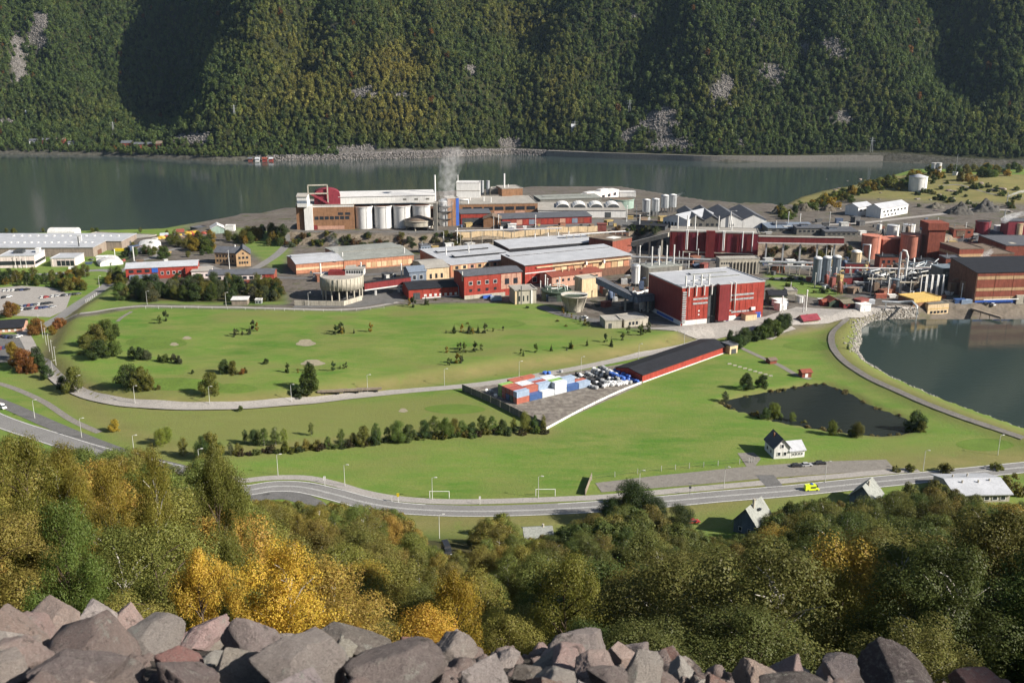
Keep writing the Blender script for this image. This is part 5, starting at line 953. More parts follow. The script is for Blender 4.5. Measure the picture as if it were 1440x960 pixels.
def post_sign(px, py, h, label, board, bm, pole='white', cat='sign'):
    g = G(px, py); r = empty('road_sign', g); tag(r, label, cat); MB().cyl((0, 0), .07, -.4, h, 6).build('post', M[pole], r); MB().box(-board[0] / 2, board[0] / 2, -.12, -.08, h - board[1], h).build('board', M[bm], r)
post_sign(457, 684, 4.2, 'white sign board on a post by the curve', (.9, 1.6), 'white'); post_sign(560, 706, 3.6, 'yellow warning sign on a post beside the road', (.9, 1.4), 'yelp'); post_sign(551, 705, 2.2, 'small white sign left of the yellow warning sign', (.6, .6), 'white'); post_sign(675, 709, 3.2, 'white sign on a post between the two goals', (.7, 1.2), 'white'); post_sign(970, 695, 3.4, 'dark sign on a post facing away by the cycle path', (.9, 1.0), 'steeld', 'steeld')
for x, y, lb in ((618, 701, 'white goal frame on the meadow facing the yellow sign'), (767, 698, 'white goal frame on the meadow near the leaning fence')):
    g = G(x, y - 1); r = empty('goal_frame', g); tag(r, lb, 'goal'); MB().cyl((-3.5, 0), .11, -.3, 2.6, 8).build('post', M['white'], r); MB().cyl((3.5, 0), .11, -.3, 2.6, 8).build('post', M['white'], r); MB().tube([(-3.6, 0, 2.65), (3.6, 0, 2.65)], .11, 8).build('crossbar', M['white'], r); MB().tube([(-3.5, 0, 2.6), (-3.5, 1.6, 0)], .05, 6).tube([(3.5, 0, 2.6), (3.5, 1.6, 0)], .05, 6).build('net_stay', M['white'], r)
for i in range(6):
    g = G(56 + i * 4.6, 466 + i * 9.5); r = empty('net_pole', g); tag(r, 'slim pale net pole along the golf course edge', 'pole', 'net poles by the golf road'); MB().cyl((0, 0), .12, -.4, 10, 6).build('pole', M['lampm'], r); MB().tube([(0, 0, 9.6), (.9, .3, 9.4)], .06, 5).build('bracket', M['lampm'], r)
def fence(name, label, px, hgt, m, pm='lampm', step=5.0, mesh=False, zoff=0.0, thick=.12, cat='fence'):
    L = smooth_line(GL(px), 3); pts = [L[0]]; d = 0
    for a, c in zip(L[:-1], L[1:]):
        seg = np.linalg.norm(c - a); n = max(1, int(seg / step))
        for i in range(n): pts.append(a + (c - a) * (i + 1) / n)
    g0 = Vector((*pts[0], float(hat(*pts[0])))); r = empty(name, g0); tag(r, label, cat)
    for i, p in enumerate(pts):
        z = float(hat(*p)) - g0.z; q = Vector((p[0], p[1], 0)) - Vector((g0.x, g0.y, 0)); MB().box(q.x - .1, q.x + .1, q.y - .1, q.y + .1, z - .3, z + hgt + .1).build('post', M[pm], r)
        if i:
            o = pts[i - 1]; zo = float(hat(*o)) - g0.z; e = Vector((o[0] - g0.x, o[1] - g0.y, 0)); n = Vector((-(q - e).y, (q - e).x, 0)).normalized() * thick / 2
            a, c = e.lerp(q, .03), e.lerp(q, .97)
            if mesh: mb = MB(); [mb.tube([a + Vector((0, 0, zo + h_)), c + Vector((0, 0, z + h_))], .035, 4) for h_ in (hgt * .4, hgt * .95)]; mb.build('rail', M[m], r)
            else: MB().hull([a - n + Vector((0, 0, zo - .2)), a + n + Vector((0, 0, zo - .2)), a + n + Vector((0, 0, zo + hgt)), a - n + Vector((0, 0, zo + hgt))], [c - n + Vector((0, 0, z - .2)), c + n + Vector((0, 0, z - .2)), c + n + Vector((0, 0, z + hgt)), c - n + Vector((0, 0, z + hgt))]).build('fence_panel', M[m], r)
fence('yard_fence', 'grey panel fence closing the container yard on the shaded side', [(650, 549), (690, 566), (730, 586), (766, 603)], 3.2, 'concd', 'conc')
fence('yard_wall', 'low white wall between container yard and meadow', [(768, 604), (820, 576), (870, 552), (902, 539)], 1.1, 'white', 'white', 6)
fence('golf_fence', 'long wire fence with posts along the upper golf path', [(205, 434), (260, 434), (320, 435), (400, 437), (480, 438), (540, 434)], 1.6, 'lampm', step=6, mesh=True)
fence('meadow_fence', 'green wire fence between meadow and gravel car park', [(832, 675), (930, 662), (1040, 652), (1060, 650)], 2.0, 'dkgreen', step=5, mesh=True)
fence('leaning_fence', 'leaning wooden fence at the corner of the meadow', [(823, 696), (832, 672)], 2.2, 'wood', 'wood', 2.5)
fence('white_rail', 'white broken rail fence at the top of the access road bank', [(121, 426), (128, 422), (136, 416)], 2.2, 'white', 'white', 3, mesh=True)
for i in range(9):
    g = G(1026 + i * 7.2, 512 + i * 2.1); r = MB().hull([(-1.1, -.35, -.1), (1.1, -.35, -.1), (1.1, .35, -.1), (-1.1, .35, -.1)], [(-.9, -.25, .55), (.9, -.25, .55), (.9, .25, .55), (-.9, .25, .55)]).build('stone_block', M['conc']); r.location = g; tag(r, 'pale stone block in a line across the practice lawn', 'stone', 'line of stone blocks')
# ================================================================ CARS, CONTAINERS, BALES
def car_meshes(L_=4.4, W_=1.75, H_=1.45, van=False):
    w = W_ / 2; l = L_ / 2; b = MB()
    hood = .92 if not van else 1.0; side = [(-l, .35), (-l, .75), (-l * .95, .88), (l * .93, hood * .9), (l, .7), (l, .35)]
    def ext(mb, prof, ws):
        n = len(prof); a = [(x, -ws(z), z) for x, z in prof]; c = [(x, ws(z), z) for x, z in prof]; mb.hull(a, c)
    ext(b, side, lambda z: w * (1 - .06 * max(0, z - .7)))
    roof = [(-l * (.98 if van else .86), .885), (-l * (.95 if van else .66), H_ - .04), (l * .22 if not van else l * .52, H_ - .02), (l * .5 if not van else l * .82, .885)]
    c = MB(); ext(c, [(x, z) for x, z in roof], lambda z: w * .93 - .12 * (z - .88))
    t = MB().hull([(-l * .64, -w * .8, H_ - .035), (roof[2][0] * .95, -w * .8, H_ - .015), (roof[2][0] * .95, w * .8, H_ - .015), (-l * .64, w * .8, H_ - .035)], [(-l * .62, -w * .76, H_ + .03), (roof[2][0] * .9, -w * .76, H_ + .04), (roof[2][0] * .9, w * .76, H_ + .04), (-l * .62, w * .76, H_ + .03)])
    wh = MB().tube([(0, -.1, 0), (0, .1, 0)], .33, 12); li = MB().box(l - .06, l + .015, -.22, .22, .58, .74)
    return b, c, t, wh, li, l, w
CARM = {}
def car(loc, rz, color, label, group, kind='car', cat='car', name='parked_car'):
    if kind not in CARM:
        b, c, t, wh, li, l, w = car_meshes(*{'car': (4.4, 1.78, 1.45), 'van': (5.4, 2.0, 2.35, True)}[kind]); pm_ = tintmat('car_paint', .35, .5, .04)
        CARM[kind] = (b.mesh('car_body', pm_), c.mesh('car_cabin', M['glass'] if kind == 'car' else pm_), t.mesh('car_roof', pm_), wh.mesh('car_wheel', M['hub']), li.mesh('car_light', M['frame']), l, w)
    b, c, t, wh, li, l, w = CARM[kind]; r = empty(name, loc, rz); tag(r, label, cat, group)
    for n, me in (('body', b), ('windows' if kind == 'car' else 'cabin', c), ('roof', t)): o = link_mesh(n, me, r); o.color = (*color, 1)
    for sx in (-1, 1):
        for sy in (-1, 1): o = link_mesh('wheel', wh, r); o.location = (sx * l * .62, sy * (w - .08), .33)
    for sy in (-1, 1): o = link_mesh('headlight', li, r); o.location = (0, sy * w * .62, .02)
    if kind == 'van':
        MB().box(l * .5, l * .78, -w * .86, w * .86, 1.15, 1.9).build('windscreen', M['glass'], r); MB().box(-l * .2, l * .45, -w * 1.0, w * 1.0, 1.2, 1.75).build('side_window', M['glass'], r)
    return r
CC = {'white': (.75, .75, .74), 'silver': (.4, .41, .43), 'black': (.02, .02, .022), 'blue': (.03, .05, .16), 'red': (.35, .03, .03), 'grey': (.14, .145, .15)}
def gcar(px, py, rz, col, where, group, **k): return car(G(px, py), rz, CC[col], '%s car %s' % (col, where), group, **k)
cols = ['white', 'black', 'blue', 'silver', 'white', 'grey', 'red', 'black', 'silver']
rr = random.Random(5)
for row, (x0, y0, x1, y1, n) in enumerate(((22, 437, 74, 432, 11), (27, 432, 70, 427, 10), (60, 419, 110, 414, 11), (-5, 421, 12, 418, 4), (-5, 410, 38, 408, 8))):
    for i in range(n):
        if rr.random() < .12: continue
        f = i / max(1, n - 1); gcar(x0 + (x1 - x0) * f, y0 + (y1 - y0) * f, 1.1 + rr.uniform(-.06, .06), rr.choice(cols), 'parked in the factory car park', 'cars in the factory car park')
for i in range(7): gcar(-4 + 5 * i, 474 + rr.uniform(-1, 1), 1.2, rr.choice(cols), 'parked beside the black roofed garage', 'cars by the garage')
for i in range(5): gcar(-2 + 4 * i, 492 - i, 1.2, rr.choice(cols), 'parked on the shaded garage lot', 'cars on the shaded lot')
for i, (x, y) in enumerate(((520, 408), (530, 404), (556, 401), (300, 386), (306, 383), (128, 366), (150, 364), (250, 340), (265, 338), (282, 343), (95, 405), (822, 447), (1385, 428), (1395, 429), (560, 398), (1105, 444), (1060, 384), (880, 318), (912, 316))):
    gcar(x, y, rr.uniform(0, 3), rr.choice(cols), ['under the red gallery', 'near the round tank', 'by the grey house', 'by the yellow villa', 'by the villa drive', 'beside the grey hall', 'beside the white tent', 'in the scrap yard', 'at the scrap yard edge', 'below the scrap yard', 'at the car park exit', 'by the flat concrete huts', 'before the striped hall', 'at the quay', 'behind the red gallery', 'on the front yard', 'beside the colonnade', 'on the ledge yard', 'by the dust silos'][i], None)
gcar(1120, 656, .1, 'black', 'parked on gravel in front of the farmhouse wing', None); gcar(1134, 655, .15, 'silver', 'parked between two dark cars on gravel', None); gcar(1154, 652.5, .1, 'black', 'parked right of the silver car beneath the lamp', None)
gcar(975, 735, .3, 'red', 'parked under dark trees by the steep roof house', None); gcar(549, 722, .15, 'black', 'driving on the main road curve', None)
amb = car(G(1141, 689), .12, (.62, .72, .03), 'bright yellow ambulance van driving on the main road', None, 'van', 'ambulance', 'ambulance'); MB().box(-.4, .4, -.7, .7, 2.42, 2.6).build('light_bar', M['blue'], amb)
car(G(628, 776), -1.3, CC['black'], 'dark van parked below the road beside the lamp', None, 'van', 'van', 'parked_van'); car(G(102, 379), .1, CC['white'], 'white delivery van beside the glass gatehouse', None, 'van', 'van', 'parked_van'); car(G(2, 574), -.5, CC['white'], 'white van driving on the left side road', None, 'van', 'van', 'parked_van')
CONT = {}
def container(loc, rz, color, label, group=None, L_=7.1):
    if L_ not in CONT:
        mb = MB(); w, h = 2.75, 2.9; n = int(L_ / .3)
        mb.box(0.05, L_ - .05, .05, w - .05, .12, h - .05)
        ribs = MB()
        for i in range(n):
            x = (i + .5) * L_ / n; ribs.box(x - .07, x + .07, -.0, .06, .2, h - .12); ribs.box(x - .07, x + .07, w - .06, w, .2, h - .12)
        for x in (0, L_ - .15):
            for y in (0, w - .15): ribs.box(x, x + .15, y - .01, y + .16, 0, h)
        for z in (.02, h - .14):
            for y in (-.015, w - .11): ribs.box(.15, L_ - .15, y, y + .12, z, z + .13)
        d = MB().box(-.03, .04, .16, w / 2 - .02, .15, h - .15).box(-.03, .04, w / 2 + .02, w - .16, .15, h - .15); bars = MB()
        for y in (.6, 1.0, 1.75, 2.15): bars.tube([(-.07, y, .15), (-.07, y, h - .15)], .035, 5)
        tm = tintmat('container_paint', .55, 0, .15); CONT[L_] = (mb.mesh('container_body', tm), ribs.mesh('container_frame', tm), d.mesh('container_door', tm), bars.mesh('container_bars', M['steel']))
    r = empty('shipping_container', loc, rz); tag(r, label, 'container', group)
    for n_, me in zip(('body', 'frame', 'door', 'lock_rods'), CONT[L_]): o = link_mesh(n_, me, r); o.color = (*color, 1)
K = {'orange red': (.38, .12, .08), 'brick red': (.33, .09, .07), 'white': (.55, .58, .62), 'pale blue': (.3, .38, .5), 'blue': (.045, .1, .26), 'green': (.22, .38, .1), 'dark green': (.04, .1, .06)}
o0 = G(727, 566); ang = math.radians(36); ux, uy = Vector((math.cos(ang), math.sin(ang), 0)), Vector((-math.sin(ang), math.cos(ang), 0)); zg = o0.z + .1
lay = [(0, 0, 2, 'orange red', 'pale blue'), (0, 1, 2, 'dark green', 'brick red'), (0, 2, 2, 'blue', 'brick red'), (0, 3, 2, 'brick red', 'orange red'), (0, 4, 2, 'green', 'green'), (1, 0, 1, 'blue', None), (1, 1, 2, 'brick red', 'orange red'), (1, 2, 2, 'orange red', 'white'), (1, 3, 2, 'pale blue', 'white'), (1, 4, 2, 'brick red', 'orange red'), (1, 5, 2, 'brick red', 'orange red'), (2, 1, 2, 'blue', 'pale blue'), (2, 2, 2, 'orange red', 'brick red'), (2, 3, 2, 'white', 'pale blue'), (2, 4, 1, 'orange red', None), (2, 0, 1, 'white', None), (3, 0, 2, 'white', 'white'), (3, 1, 2, 'pale blue', 'green'), (3, 2, 1, 'orange red', None), (3, 3, 2, 'blue', 'white'), (3, 4, 1, 'pale blue', None), (2, 5, 2, 'blue', 'orange red'), (3, 5, 1, 'brick red', None), (4, 0, 1, 'blue', None), (4, 1, 2, 'white', 'pale blue'), (4, 2, 1, 'brick red', None), (4, 3, 1, 'dark green', None), (5, 0, 1, 'pale blue', None), (5, 1, 1, 'orange red', None), (4, 4, 1, 'white', None)]
words_ = ['first', 'second', 'third', 'fourth', 'fifth', 'sixth']; nth = ['next to the wall', 'second from wall', 'third from wall', 'fourth from wall', 'fifth from wall', 'by the road']
for i, j, n, c0, c1 in lay:
    p = Vector((o0.x, o0.y, zg)) + ux * (i * 7.4 - 1.5) + uy * (j * 3.05 - 2)
    container(p, ang, K[c0], '%s container at ground level, %s row from grey fence, %s' % (c0, words_[i], nth[j]))
    if c1: container(p + Vector((0, 0, 2.92)), ang + rr.uniform(-.01, .01), K[c1], '%s container stacked on top, %s row from grey fence, %s' % (c1, words_[i], nth[j]))
# wrapped bales in rows
def lump(seed, n=8, jag=.25):
    rng = np.random.default_rng(seed); bm = bmesh.new(); bmesh.ops.create_icosphere(bm, subdivisions=2, radius=1)
    for v in bm.verts:
        d = v.co.normalized(); k = (abs(d.x) ** 4 + abs(d.y) ** 4 + abs(d.z) ** 4) ** -.25; v.co = d * k * (1 + jag * (rng.random() - .5))
    me = bpy.data.meshes.new('bale'); bm.to_mesh(me); bm.free(); me.materials.append(tintmat('bale_wrap', .45, 0, .2)); return me
BALE = [lump(i) for i in range(4)]
BC = {'white': (.62, .62, .62), 'black': (.03, .032, .035), 'blue': (.05, .13, .45), 'grey': (.28, .29, .3)}
def bale(px, py, col, label, dz=0.0):
    g = G(px, py); o = link_mesh('wrapped_bale', rr.choice(BALE), None); o.location = (g.x, g.y, g.z + .75 + dz); s = rr.uniform(.75, 1.05); o.scale = (s * 1.15, s, .85); o.rotation_euler = (0, 0, rr.random() * 3); o.color = (*BC[col], 1); tag(o, label, 'bale', 'wrapped bales in the storage yard')
for (x0, y0, x1, y1, n, cs, lb) in ((802, 531, 838, 547, 13, ('white', 'grey'), 'row beside the containers'), (812, 528, 848, 545, 13, ('white', 'black'), 'second row from the containers'), (824, 526, 860, 543, 12, ('grey', 'black'), 'third row from the containers'), (834, 524, 868, 538, 11, ('white', 'black', 'grey'), 'row in front of the blue heap'), (844, 520, 862, 530, 8, ('white', 'grey', 'black'), 'heap by the golf road'), (850, 524, 868, 533, 7, ('white', 'grey'), 'heap beside the blue heap'), (858, 530, 878, 538, 8, ('blue',), 'blue heap'), (864, 526, 884, 535, 8, ('blue',), 'blue heap'), (872, 530, 896, 539, 8, ('blue', 'blue', 'white'), 'end of the long red shed'), (850, 544, 880, 541, 9, ('white',), 'row along the low meadow wall'), (858, 540, 886, 539, 9, ('white', 'grey'), 'second row from the low meadow wall')):
    for i in range(n):
        f = i / (n - 1); c = rr.choice(cs); bale(x0 + (x1 - x0) * f + rr.uniform(-1, 1), y0 + (y1 - y0) * f + rr.uniform(-.7, .7), c, '%s wrapped bale in the %s' % (c, lb) if 'end' not in lb else '%s wrapped bale at the %s' % (c, lb))
        if 'heap' in lb and rr.random() < .7: bale(x0 + (x1 - x0) * f + 1, y0 + (y1 - y0) * f, c, '%s wrapped bale in the %s' % (c, lb), 1.3)
for k, (x, y, c, lb) in enumerate(((766, 526, 'blue', 'blue tarpaulin bale lying on the golf road verge'), (772, 526, 'blue', 'blue tarpaulin bale lying on the golf road verge'), (789, 524, 'grey', 'grey bale on the road verge near the blue tarpaulin'), (684, 551, 'white', 'white bale dumped inside the yard fence'), (690, 552, 'grey', 'grey bale dumped inside the yard fence'), (697, 558, 'white', 'white bale dumped against the yard fence'))): bale(x, y, c, lb)
for k in range(3):
    g = G(465 + 27 * k, 553 - 1.5 * k); r = empty('flat_trailer', g, .1); tag(r, 'brown flat trailer parked on the golf road verge', 'trailer', 'flat trailers'); MB().box(-6, 6, -1.2, 1.2, 1, 1.5).build('deck', M['wood'], r); MB().box(-6, 6, -1.25, -1.21, .95, 2.0).build('side_board', M['wood'], r)
    for x in (-4, -2.6, 3.5): MB().tube([(x, -1.1, .5), (x, 1.1, .5)], .5, 10).build('wheel', M['hub'], r)
# scrap yard on the fjord side
for i in range(26):
    x, y = rr.uniform(212, 300), rr.uniform(322, 335); y = max(y, 340 - (x - 200) * .17); g = G(x, y); o = link_mesh('scrap_pile', BALE[i % 4]); s = rr.uniform(.9, 2.2); o.location = (g.x, g.y, g.z + s * .3); o.scale = (s * 1.6, s, s * .8); c = rr.choice(((.3, .06, .04), (.2, .13, .08), (.45, .3, .04), (.12, .1, .09), (.35, .33, .3))); o.color = (*c, 1); tag(o, 'rusty scrap heap on the fjord side yard', 'scrap heap', 'scrap heaps')
for i, (x, y, c, lb) in enumerate(((248, 327, 'brick red', 'brick red container standing in the scrap yard'), (282, 343, 'blue', 'blue container at the edge of the scrap yard'), (225, 333, 'white', 'white container near the tunnel tent'))): container(G(x, y), .3, K[c], lb)
for x, y, c, lb in ((1008, 452, 'blue', 'blue container beside the red casting hall gap'), (690, 423, 'pale blue', 'pale blue container by the lawn before the red building'), (1343, 427, 'blue', 'blue container beside the yellow quay hut'), (1352, 428, 'pale blue', 'pale blue container next to the striped hall'), (1135, 396, 'brick red', 'brick red container on the yard below the rock cutting'), (1215, 428, 'white', 'white container behind the red row house'), (1232, 420, 'orange red', 'orange container near the pipe bridge')): container(G(x, y), .1, K[c], lb)
# ================================================================ TREES ON THE VALLEY FLOOR
GRN = (.09, .13, .03); DK = (.055, .085, .026); OLV = (.14, .14, .03); YEL = (.26, .19, .028); ORG = (.25, .125, .035); LIME = (.16, .19, .035); GREY = (.085, .1, .05)
def tree(px, py, hp, key, col, label, group, wid=1.0, name=None, cat='tree'):
    g = G(px, py); h = hp / scl(g.x, g.y, g.z) / math.cos(math.atan2(CAMZ, g.y)); k = key + str(rr.randrange({'birch': 5, 'alder': 4, 'round': 3, 'young': 3, 'spruce': 2, 'shrub': 3}[key]))
    nm = name or {'birch': 'birch_tree', 'alder': 'alder_tree', 'round': 'round_tree', 'young': 'young_tree', 'spruce': 'spruce_tree', 'shrub': 'shrub'}[key]
    return plant(k, nm, label, 'shrub' if key == 'shrub' else cat, (g.x, g.y, g.z - .1), h, wid, jit(col), group)
for x, y, h, c, wd in ((140, 503, 26, DK, 1.5), (160, 500, 22, GRN, 1.5), (124, 497, 28, OLV, 1.4), (137, 488, 34, OLV, 1.2), (150, 478, 30, GRN, 1.3), (163, 472, 18, GRN, 1.1), (104, 551, 38, OLV, 1.0), (183, 545, 34, DK, 1.3), (200, 546, 32, OLV, 1.1), (212, 548, 20, OLV, 1.0)): tree(x, y, h, 'round', c, 'bushy round tree in the clump on the golf course edge', 'golf course clump', wd * .9)
for x, y, h, c in ((187, 504, 18, DK), (197, 506, 20, DK), (207, 506, 15, GREY), (224, 508, 10, GRN), (233, 509, 12, GRN), (245, 510, 14, GREY), (252, 511, 12, GREY), (316, 524, 20, DK), (328, 526, 20, OLV), (341, 526, 9, ORG), (374, 512, 9, DK), (345, 524, 8, OLV), (297, 554, 32, OLV), (223, 548, 8, OLV), (338, 578, 9, GRN), (271, 525, 6, DK)): tree(x, y, h, 'round', c, 'single small round tree on the golf lawn', 'small golf trees', rr.uniform(.8, 1.1))
tree(437, 553, 42, 'round', GRN, 'tall round green tree standing alone by the golf road', None, .75); tree(420, 556, 14, 'shrub', DK, 'dark shrub beside the lone golf road tree', None)
for x0, x1, y0, y1, n in ((312, 352, 474, 470, 10), (366, 352, 466, 462, 2), (472, 526, 469, 466, 8), (618, 722, 469, 465, 15), (395, 490, 524, 518, 15), (622, 652, 514, 508, 6), (625, 700, 496, 491, 7), (730, 860, 499, 488, 14), (770, 912, 495, 470, 9), (560, 620, 431, 428, 9), (213, 245, 455, 451, 4), (640, 660, 493, 491, 3), (875, 920, 470, 465, 5)):
    for i in range(n):
        if rr.random() < .25: continue
        f = rr.random(); k = rr.choice(['spruce', 'young', 'young']); tree(x0 + (x1 - x0) * f, y0 + (y1 - y0) * f + rr.uniform(-2, 2), rr.uniform(6, 16), k, rr.choice([DK, GREY, GRN, GRN, YEL if k == 'young' else DK]), {'spruce': 'little dark spruce planted on the golf lawn', 'young': 'thin young broadleaf planted on the golf lawn'}[k], 'young trees on the golf lawn')
for i in range(10): tree(790 - i * 2 + rr.uniform(-2, 2), 432 + i * .3, 3, 'young', YEL, 'thin young broadleaf planted on the golf lawn', 'young trees on the golf lawn') if i < 3 else tree(792 + (i - 3) * 6, 441 + (i - 3) * 3, rr.uniform(5, 9), 'young', rr.choice([YEL, DK, GRN]), 'thin young tree on the bank of the lawn corner', 'bank saplings')
HEDGE = [(162, 606, 20, YEL), (226, 626, 28, LIME), (236, 622, 26, LIME), (258, 640, 30, OLV), (285, 648, 42, DK), (298, 645, 44, OLV), (345, 622, 22, DK), (358, 625, 26, DK), (372, 627, 30, GRN), (388, 626, 30, GRN), (400, 624, 26, LIME), (402, 636, 20, OLV), (418, 634, 16, OLV), (438, 612, 22, GRN), (430, 632, 18, OLV), (447, 631, 16, OLV), (462, 630, 20, GRN), (480, 628, 30, GRN), (497, 626, 22, OLV), (512, 626, 32, OLV), (530, 624, 34, GRN), (528, 625, 24, DK), (545, 622, 26, DK), (560, 622, 36, GRN), (575, 620, 28, DK), (597, 615, 30, DK), (612, 614, 34, GRN), (628, 614, 32, GRN), (640, 613, 30, OLV), (650, 611, 24, GRN), (664, 610, 20, DK), (678, 609, 30, GRN), (692, 608, 28, GRN), (706, 607, 22, DK), (722, 605, 22, LIME), (738, 605, 32, OLV), (752, 604, 24, DK), (764, 605, 26, OLV), (310, 642, 24, GRN), (325, 640, 22, GREY), (335, 638, 18, OLV)]
for x, y, h, c in HEDGE: tree(x, y, h * .88, rr.choice(['round', 'birch', 'alder', 'birch']) if h > 20 else 'round', tuple(q * 1.35 for q in c), 'leafy tree in the long hedge row across the meadow', 'meadow hedge trees', rr.uniform(.65, .95), 'hedge_tree')
for i in range(44):
    f = i / 43; x = 330 + f * 435; y = np.interp(x, [330, 450, 600, 765], [640, 631, 616, 606]) + rr.uniform(-2.5, 2.5); tree(x, y, rr.uniform(6, 11), 'shrub', rr.choice([DK, GRN, OLV, (.06, .05, .025)]), 'low dense shrub at the foot of the meadow hedge row', 'meadow hedge shrubs')
for x, y, h, k, c in ((1050, 547, 24, 'round', DK), (1072, 545, 19, 'round', DK), (1019, 568, 19, 'birch', GREY), (1076, 589, 17, 'round', DK), (1087, 591, 26, 'alder', LIME), (1114, 595, 17, 'birch', LIME), (1170, 611, 21, 'alder', LIME), (1205, 614, 22, 'alder', OLV), (1287, 606, 30, 'round', DK), (1296, 607, 16, 'round', OLV), (1192, 491, 11, 'spruce', DK), (1093, 591, 12, 'shrub', GRN), (1063, 585, 8, 'shrub', OLV), (1130, 598, 8, 'shrub', OLV), (1282, 607, 12, 'shrub', GRN), (1198, 613, 10, 'shrub', GRN)): tree(x, y, h, k, c, {'round': 'bushy tree at the bank of the golf pond', 'birch': 'slim pale tree at the bank of the golf pond', 'alder': 'light green tree at the bank of the golf pond', 'spruce': 'lone dark bush on the dam bank', 'shrub': 'low shrub on the golf pond bank'}[k], 'pond bank trees')
for i in range(26): f = rr.random(); tree(1026 + f * 78 + rr.uniform(-6, 6), 489 - f * 26 + rr.uniform(-4, 4), rr.uniform(13, 24), rr.choice(['round', 'alder']), rr.choice([DK, DK, GRN]), 'dark green tree in the thicket beside the red casting hall', 'casting hall thicket', rr.uniform(.8, 1.2))
for i in range(92): tree(rr.uniform(162, 392), rr.uniform(404, 424), rr.uniform(15, 27), rr.choice(['round', 'alder', 'birch']), rr.choice([DK, DK, GRN, OLV, GREY]), 'dark tree in the belt between red offices and golf path', 'tree belt below the offices', rr.uniform(.8, 1.15), 'belt_tree')
for i in range(135):
    x, y = rr.choice([(rr.uniform(-20, 76), rr.uniform(392, 402)), (rr.uniform(-20, 76), rr.uniform(392, 402)), (rr.uniform(70, 122), rr.uniform(386, 410)), (rr.uniform(70, 122), rr.uniform(386, 410)), (rr.uniform(150, 178), rr.uniform(385, 402)), (rr.uniform(176, 232), rr.uniform(350, 366)), (rr.uniform(240, 300), rr.uniform(340, 352)), (rr.uniform(262, 300), rr.uniform(348, 362)), (rr.uniform(318, 352), rr.uniform(330, 346)), (rr.uniform(352, 400), rr.uniform(326, 346)), (rr.uniform(-20, 240), rr.uniform(325, 329))])
    tree(x, y, rr.uniform(8, 20) if y > 330 else rr.uniform(5, 9), rr.choice(['round', 'alder', 'birch']), rr.choice([DK, GRN, OLV, OLV, YEL]), 'leafy tree among the halls and offices on the left shore' if y < 380 else 'leafy tree around the factory car park', 'shore and office trees' if y < 380 else 'car park trees', 1.1)
for x, y, h, c in ((36, 522, 32, ORG), (28, 515, 28, ORG), (20, 505, 26, YEL), (44, 524, 20, ORG), (14, 446, 24, ORG), (22, 443, 18, YEL), (52, 470, 24, ORG), (58, 466, 18, YEL), (82, 462, 16, ORG), (74, 470, 14, YEL), (88, 458, 12, ORG), (52, 508, 22, DK), (58, 520, 22, DK), (66, 532, 20, DK), (88, 545, 18, DK), (98, 408, 14, ORG)): tree(x, y, h, 'round', c, 'orange autumn tree by the left car parks' if c in (ORG, YEL) else 'dark bush on the bank beside the golf road bend', 'autumn trees by the car parks', 1.0, 'autumn_tree')
# rock ledge scrub, hill scrub, pieces of green in the plant
for i in range(110):
    k = rr.random()
    if k < .4: x, y = rr.uniform(395, 650), rr.uniform(330, 348)
    elif k < .75: x, y = rr.uniform(1075, 1200), rr.uniform(350, 364)
    else: x, y = rr.uniform(850, 930), rr.uniform(318, 330)
    tree(x, y, rr.uniform(4, 9), 'shrub', rr.choice([DK, OLV, (.12, .075, .03), GREY]), 'scrubby bush on the rock cutting behind the halls', 'rock cutting scrub')
for i in range(150):
    x = rr.uniform(1090, 1440); y = np.interp(x, [1090, 1140, 1210, 1300, 1440], [300, 288, 266, 244, 236]) + abs(rr.gauss(0, 6)); tree(x, y, rr.uniform(3, 14), rr.choice(['shrub', 'round']), rr.choice([DK, OLV, YEL, LIME, GRN]), 'autumn bush along the fjord shore of the right hill', 'right hill shore bushes', 1.1, 'hill_bush', 'shrub')
for i in range(50): tree(rr.uniform(1280, 1440), rr.uniform(258, 294), rr.uniform(4, 8), 'shrub', rr.choice([DK, DK, GRN, OLV]), 'dark shrub on the dry grass hill', 'right hill shrubs')
for i in range(26): tree(rr.uniform(1080, 1190), rr.uniform(392, 412), rr.uniform(3, 7), 'shrub', rr.choice([DK, GRN, GRN]), 'green shrub on the bank below the hoppers', 'hopper bank shrubs')
for i in range(24): tree(rr.uniform(570, 960), rr.uniform(420, 465) if rr.random() < .3 else rr.uniform(392, 400), rr.uniform(3, 6), 'shrub', rr.choice([DK, OLV]), 'small shrub between the plant buildings', 'plant shrubs')

for i in range(46):
    k = rr.randrange(len(POND)); q = POND[k]; q2 = POND[(k + 1) % len(POND)]; f = rr.random(); x, y = q[0] + (q2[0] - q[0]) * f + rr.uniform(-1, 1), q[1] + (q2[1] - q[1]) * f + rr.uniform(-1.2, 1.2); z = float(hat(x, y)); plant('shrub%d' % rr.randrange(3), 'reed_clump', 'tan reed clump at the edge of the golf pond', 'reeds', (x, y, max(z, -.9)), rr.uniform(.7, 1.6), 1.3, jit((.2, .17, .07)), 'pond reeds')
for i in range(40):
    x, y = rr.uniform(1150, 1440), rr.uniform(252, 300); g = G(x, y); o = link_mesh('hill_rock', BALE[i % 4]); s = rr.uniform(.6, 2.6); o.location = (g.x, g.y, g.z); o.scale = (s * 1.5, s, s * .6); o.rotation_euler = (0, 0, rr.random() * 3); o.color = (*jit((.2, .17, .14)), 1); tag(o, 'brown rock outcrop on the right hill', 'rock', 'right hill rocks')
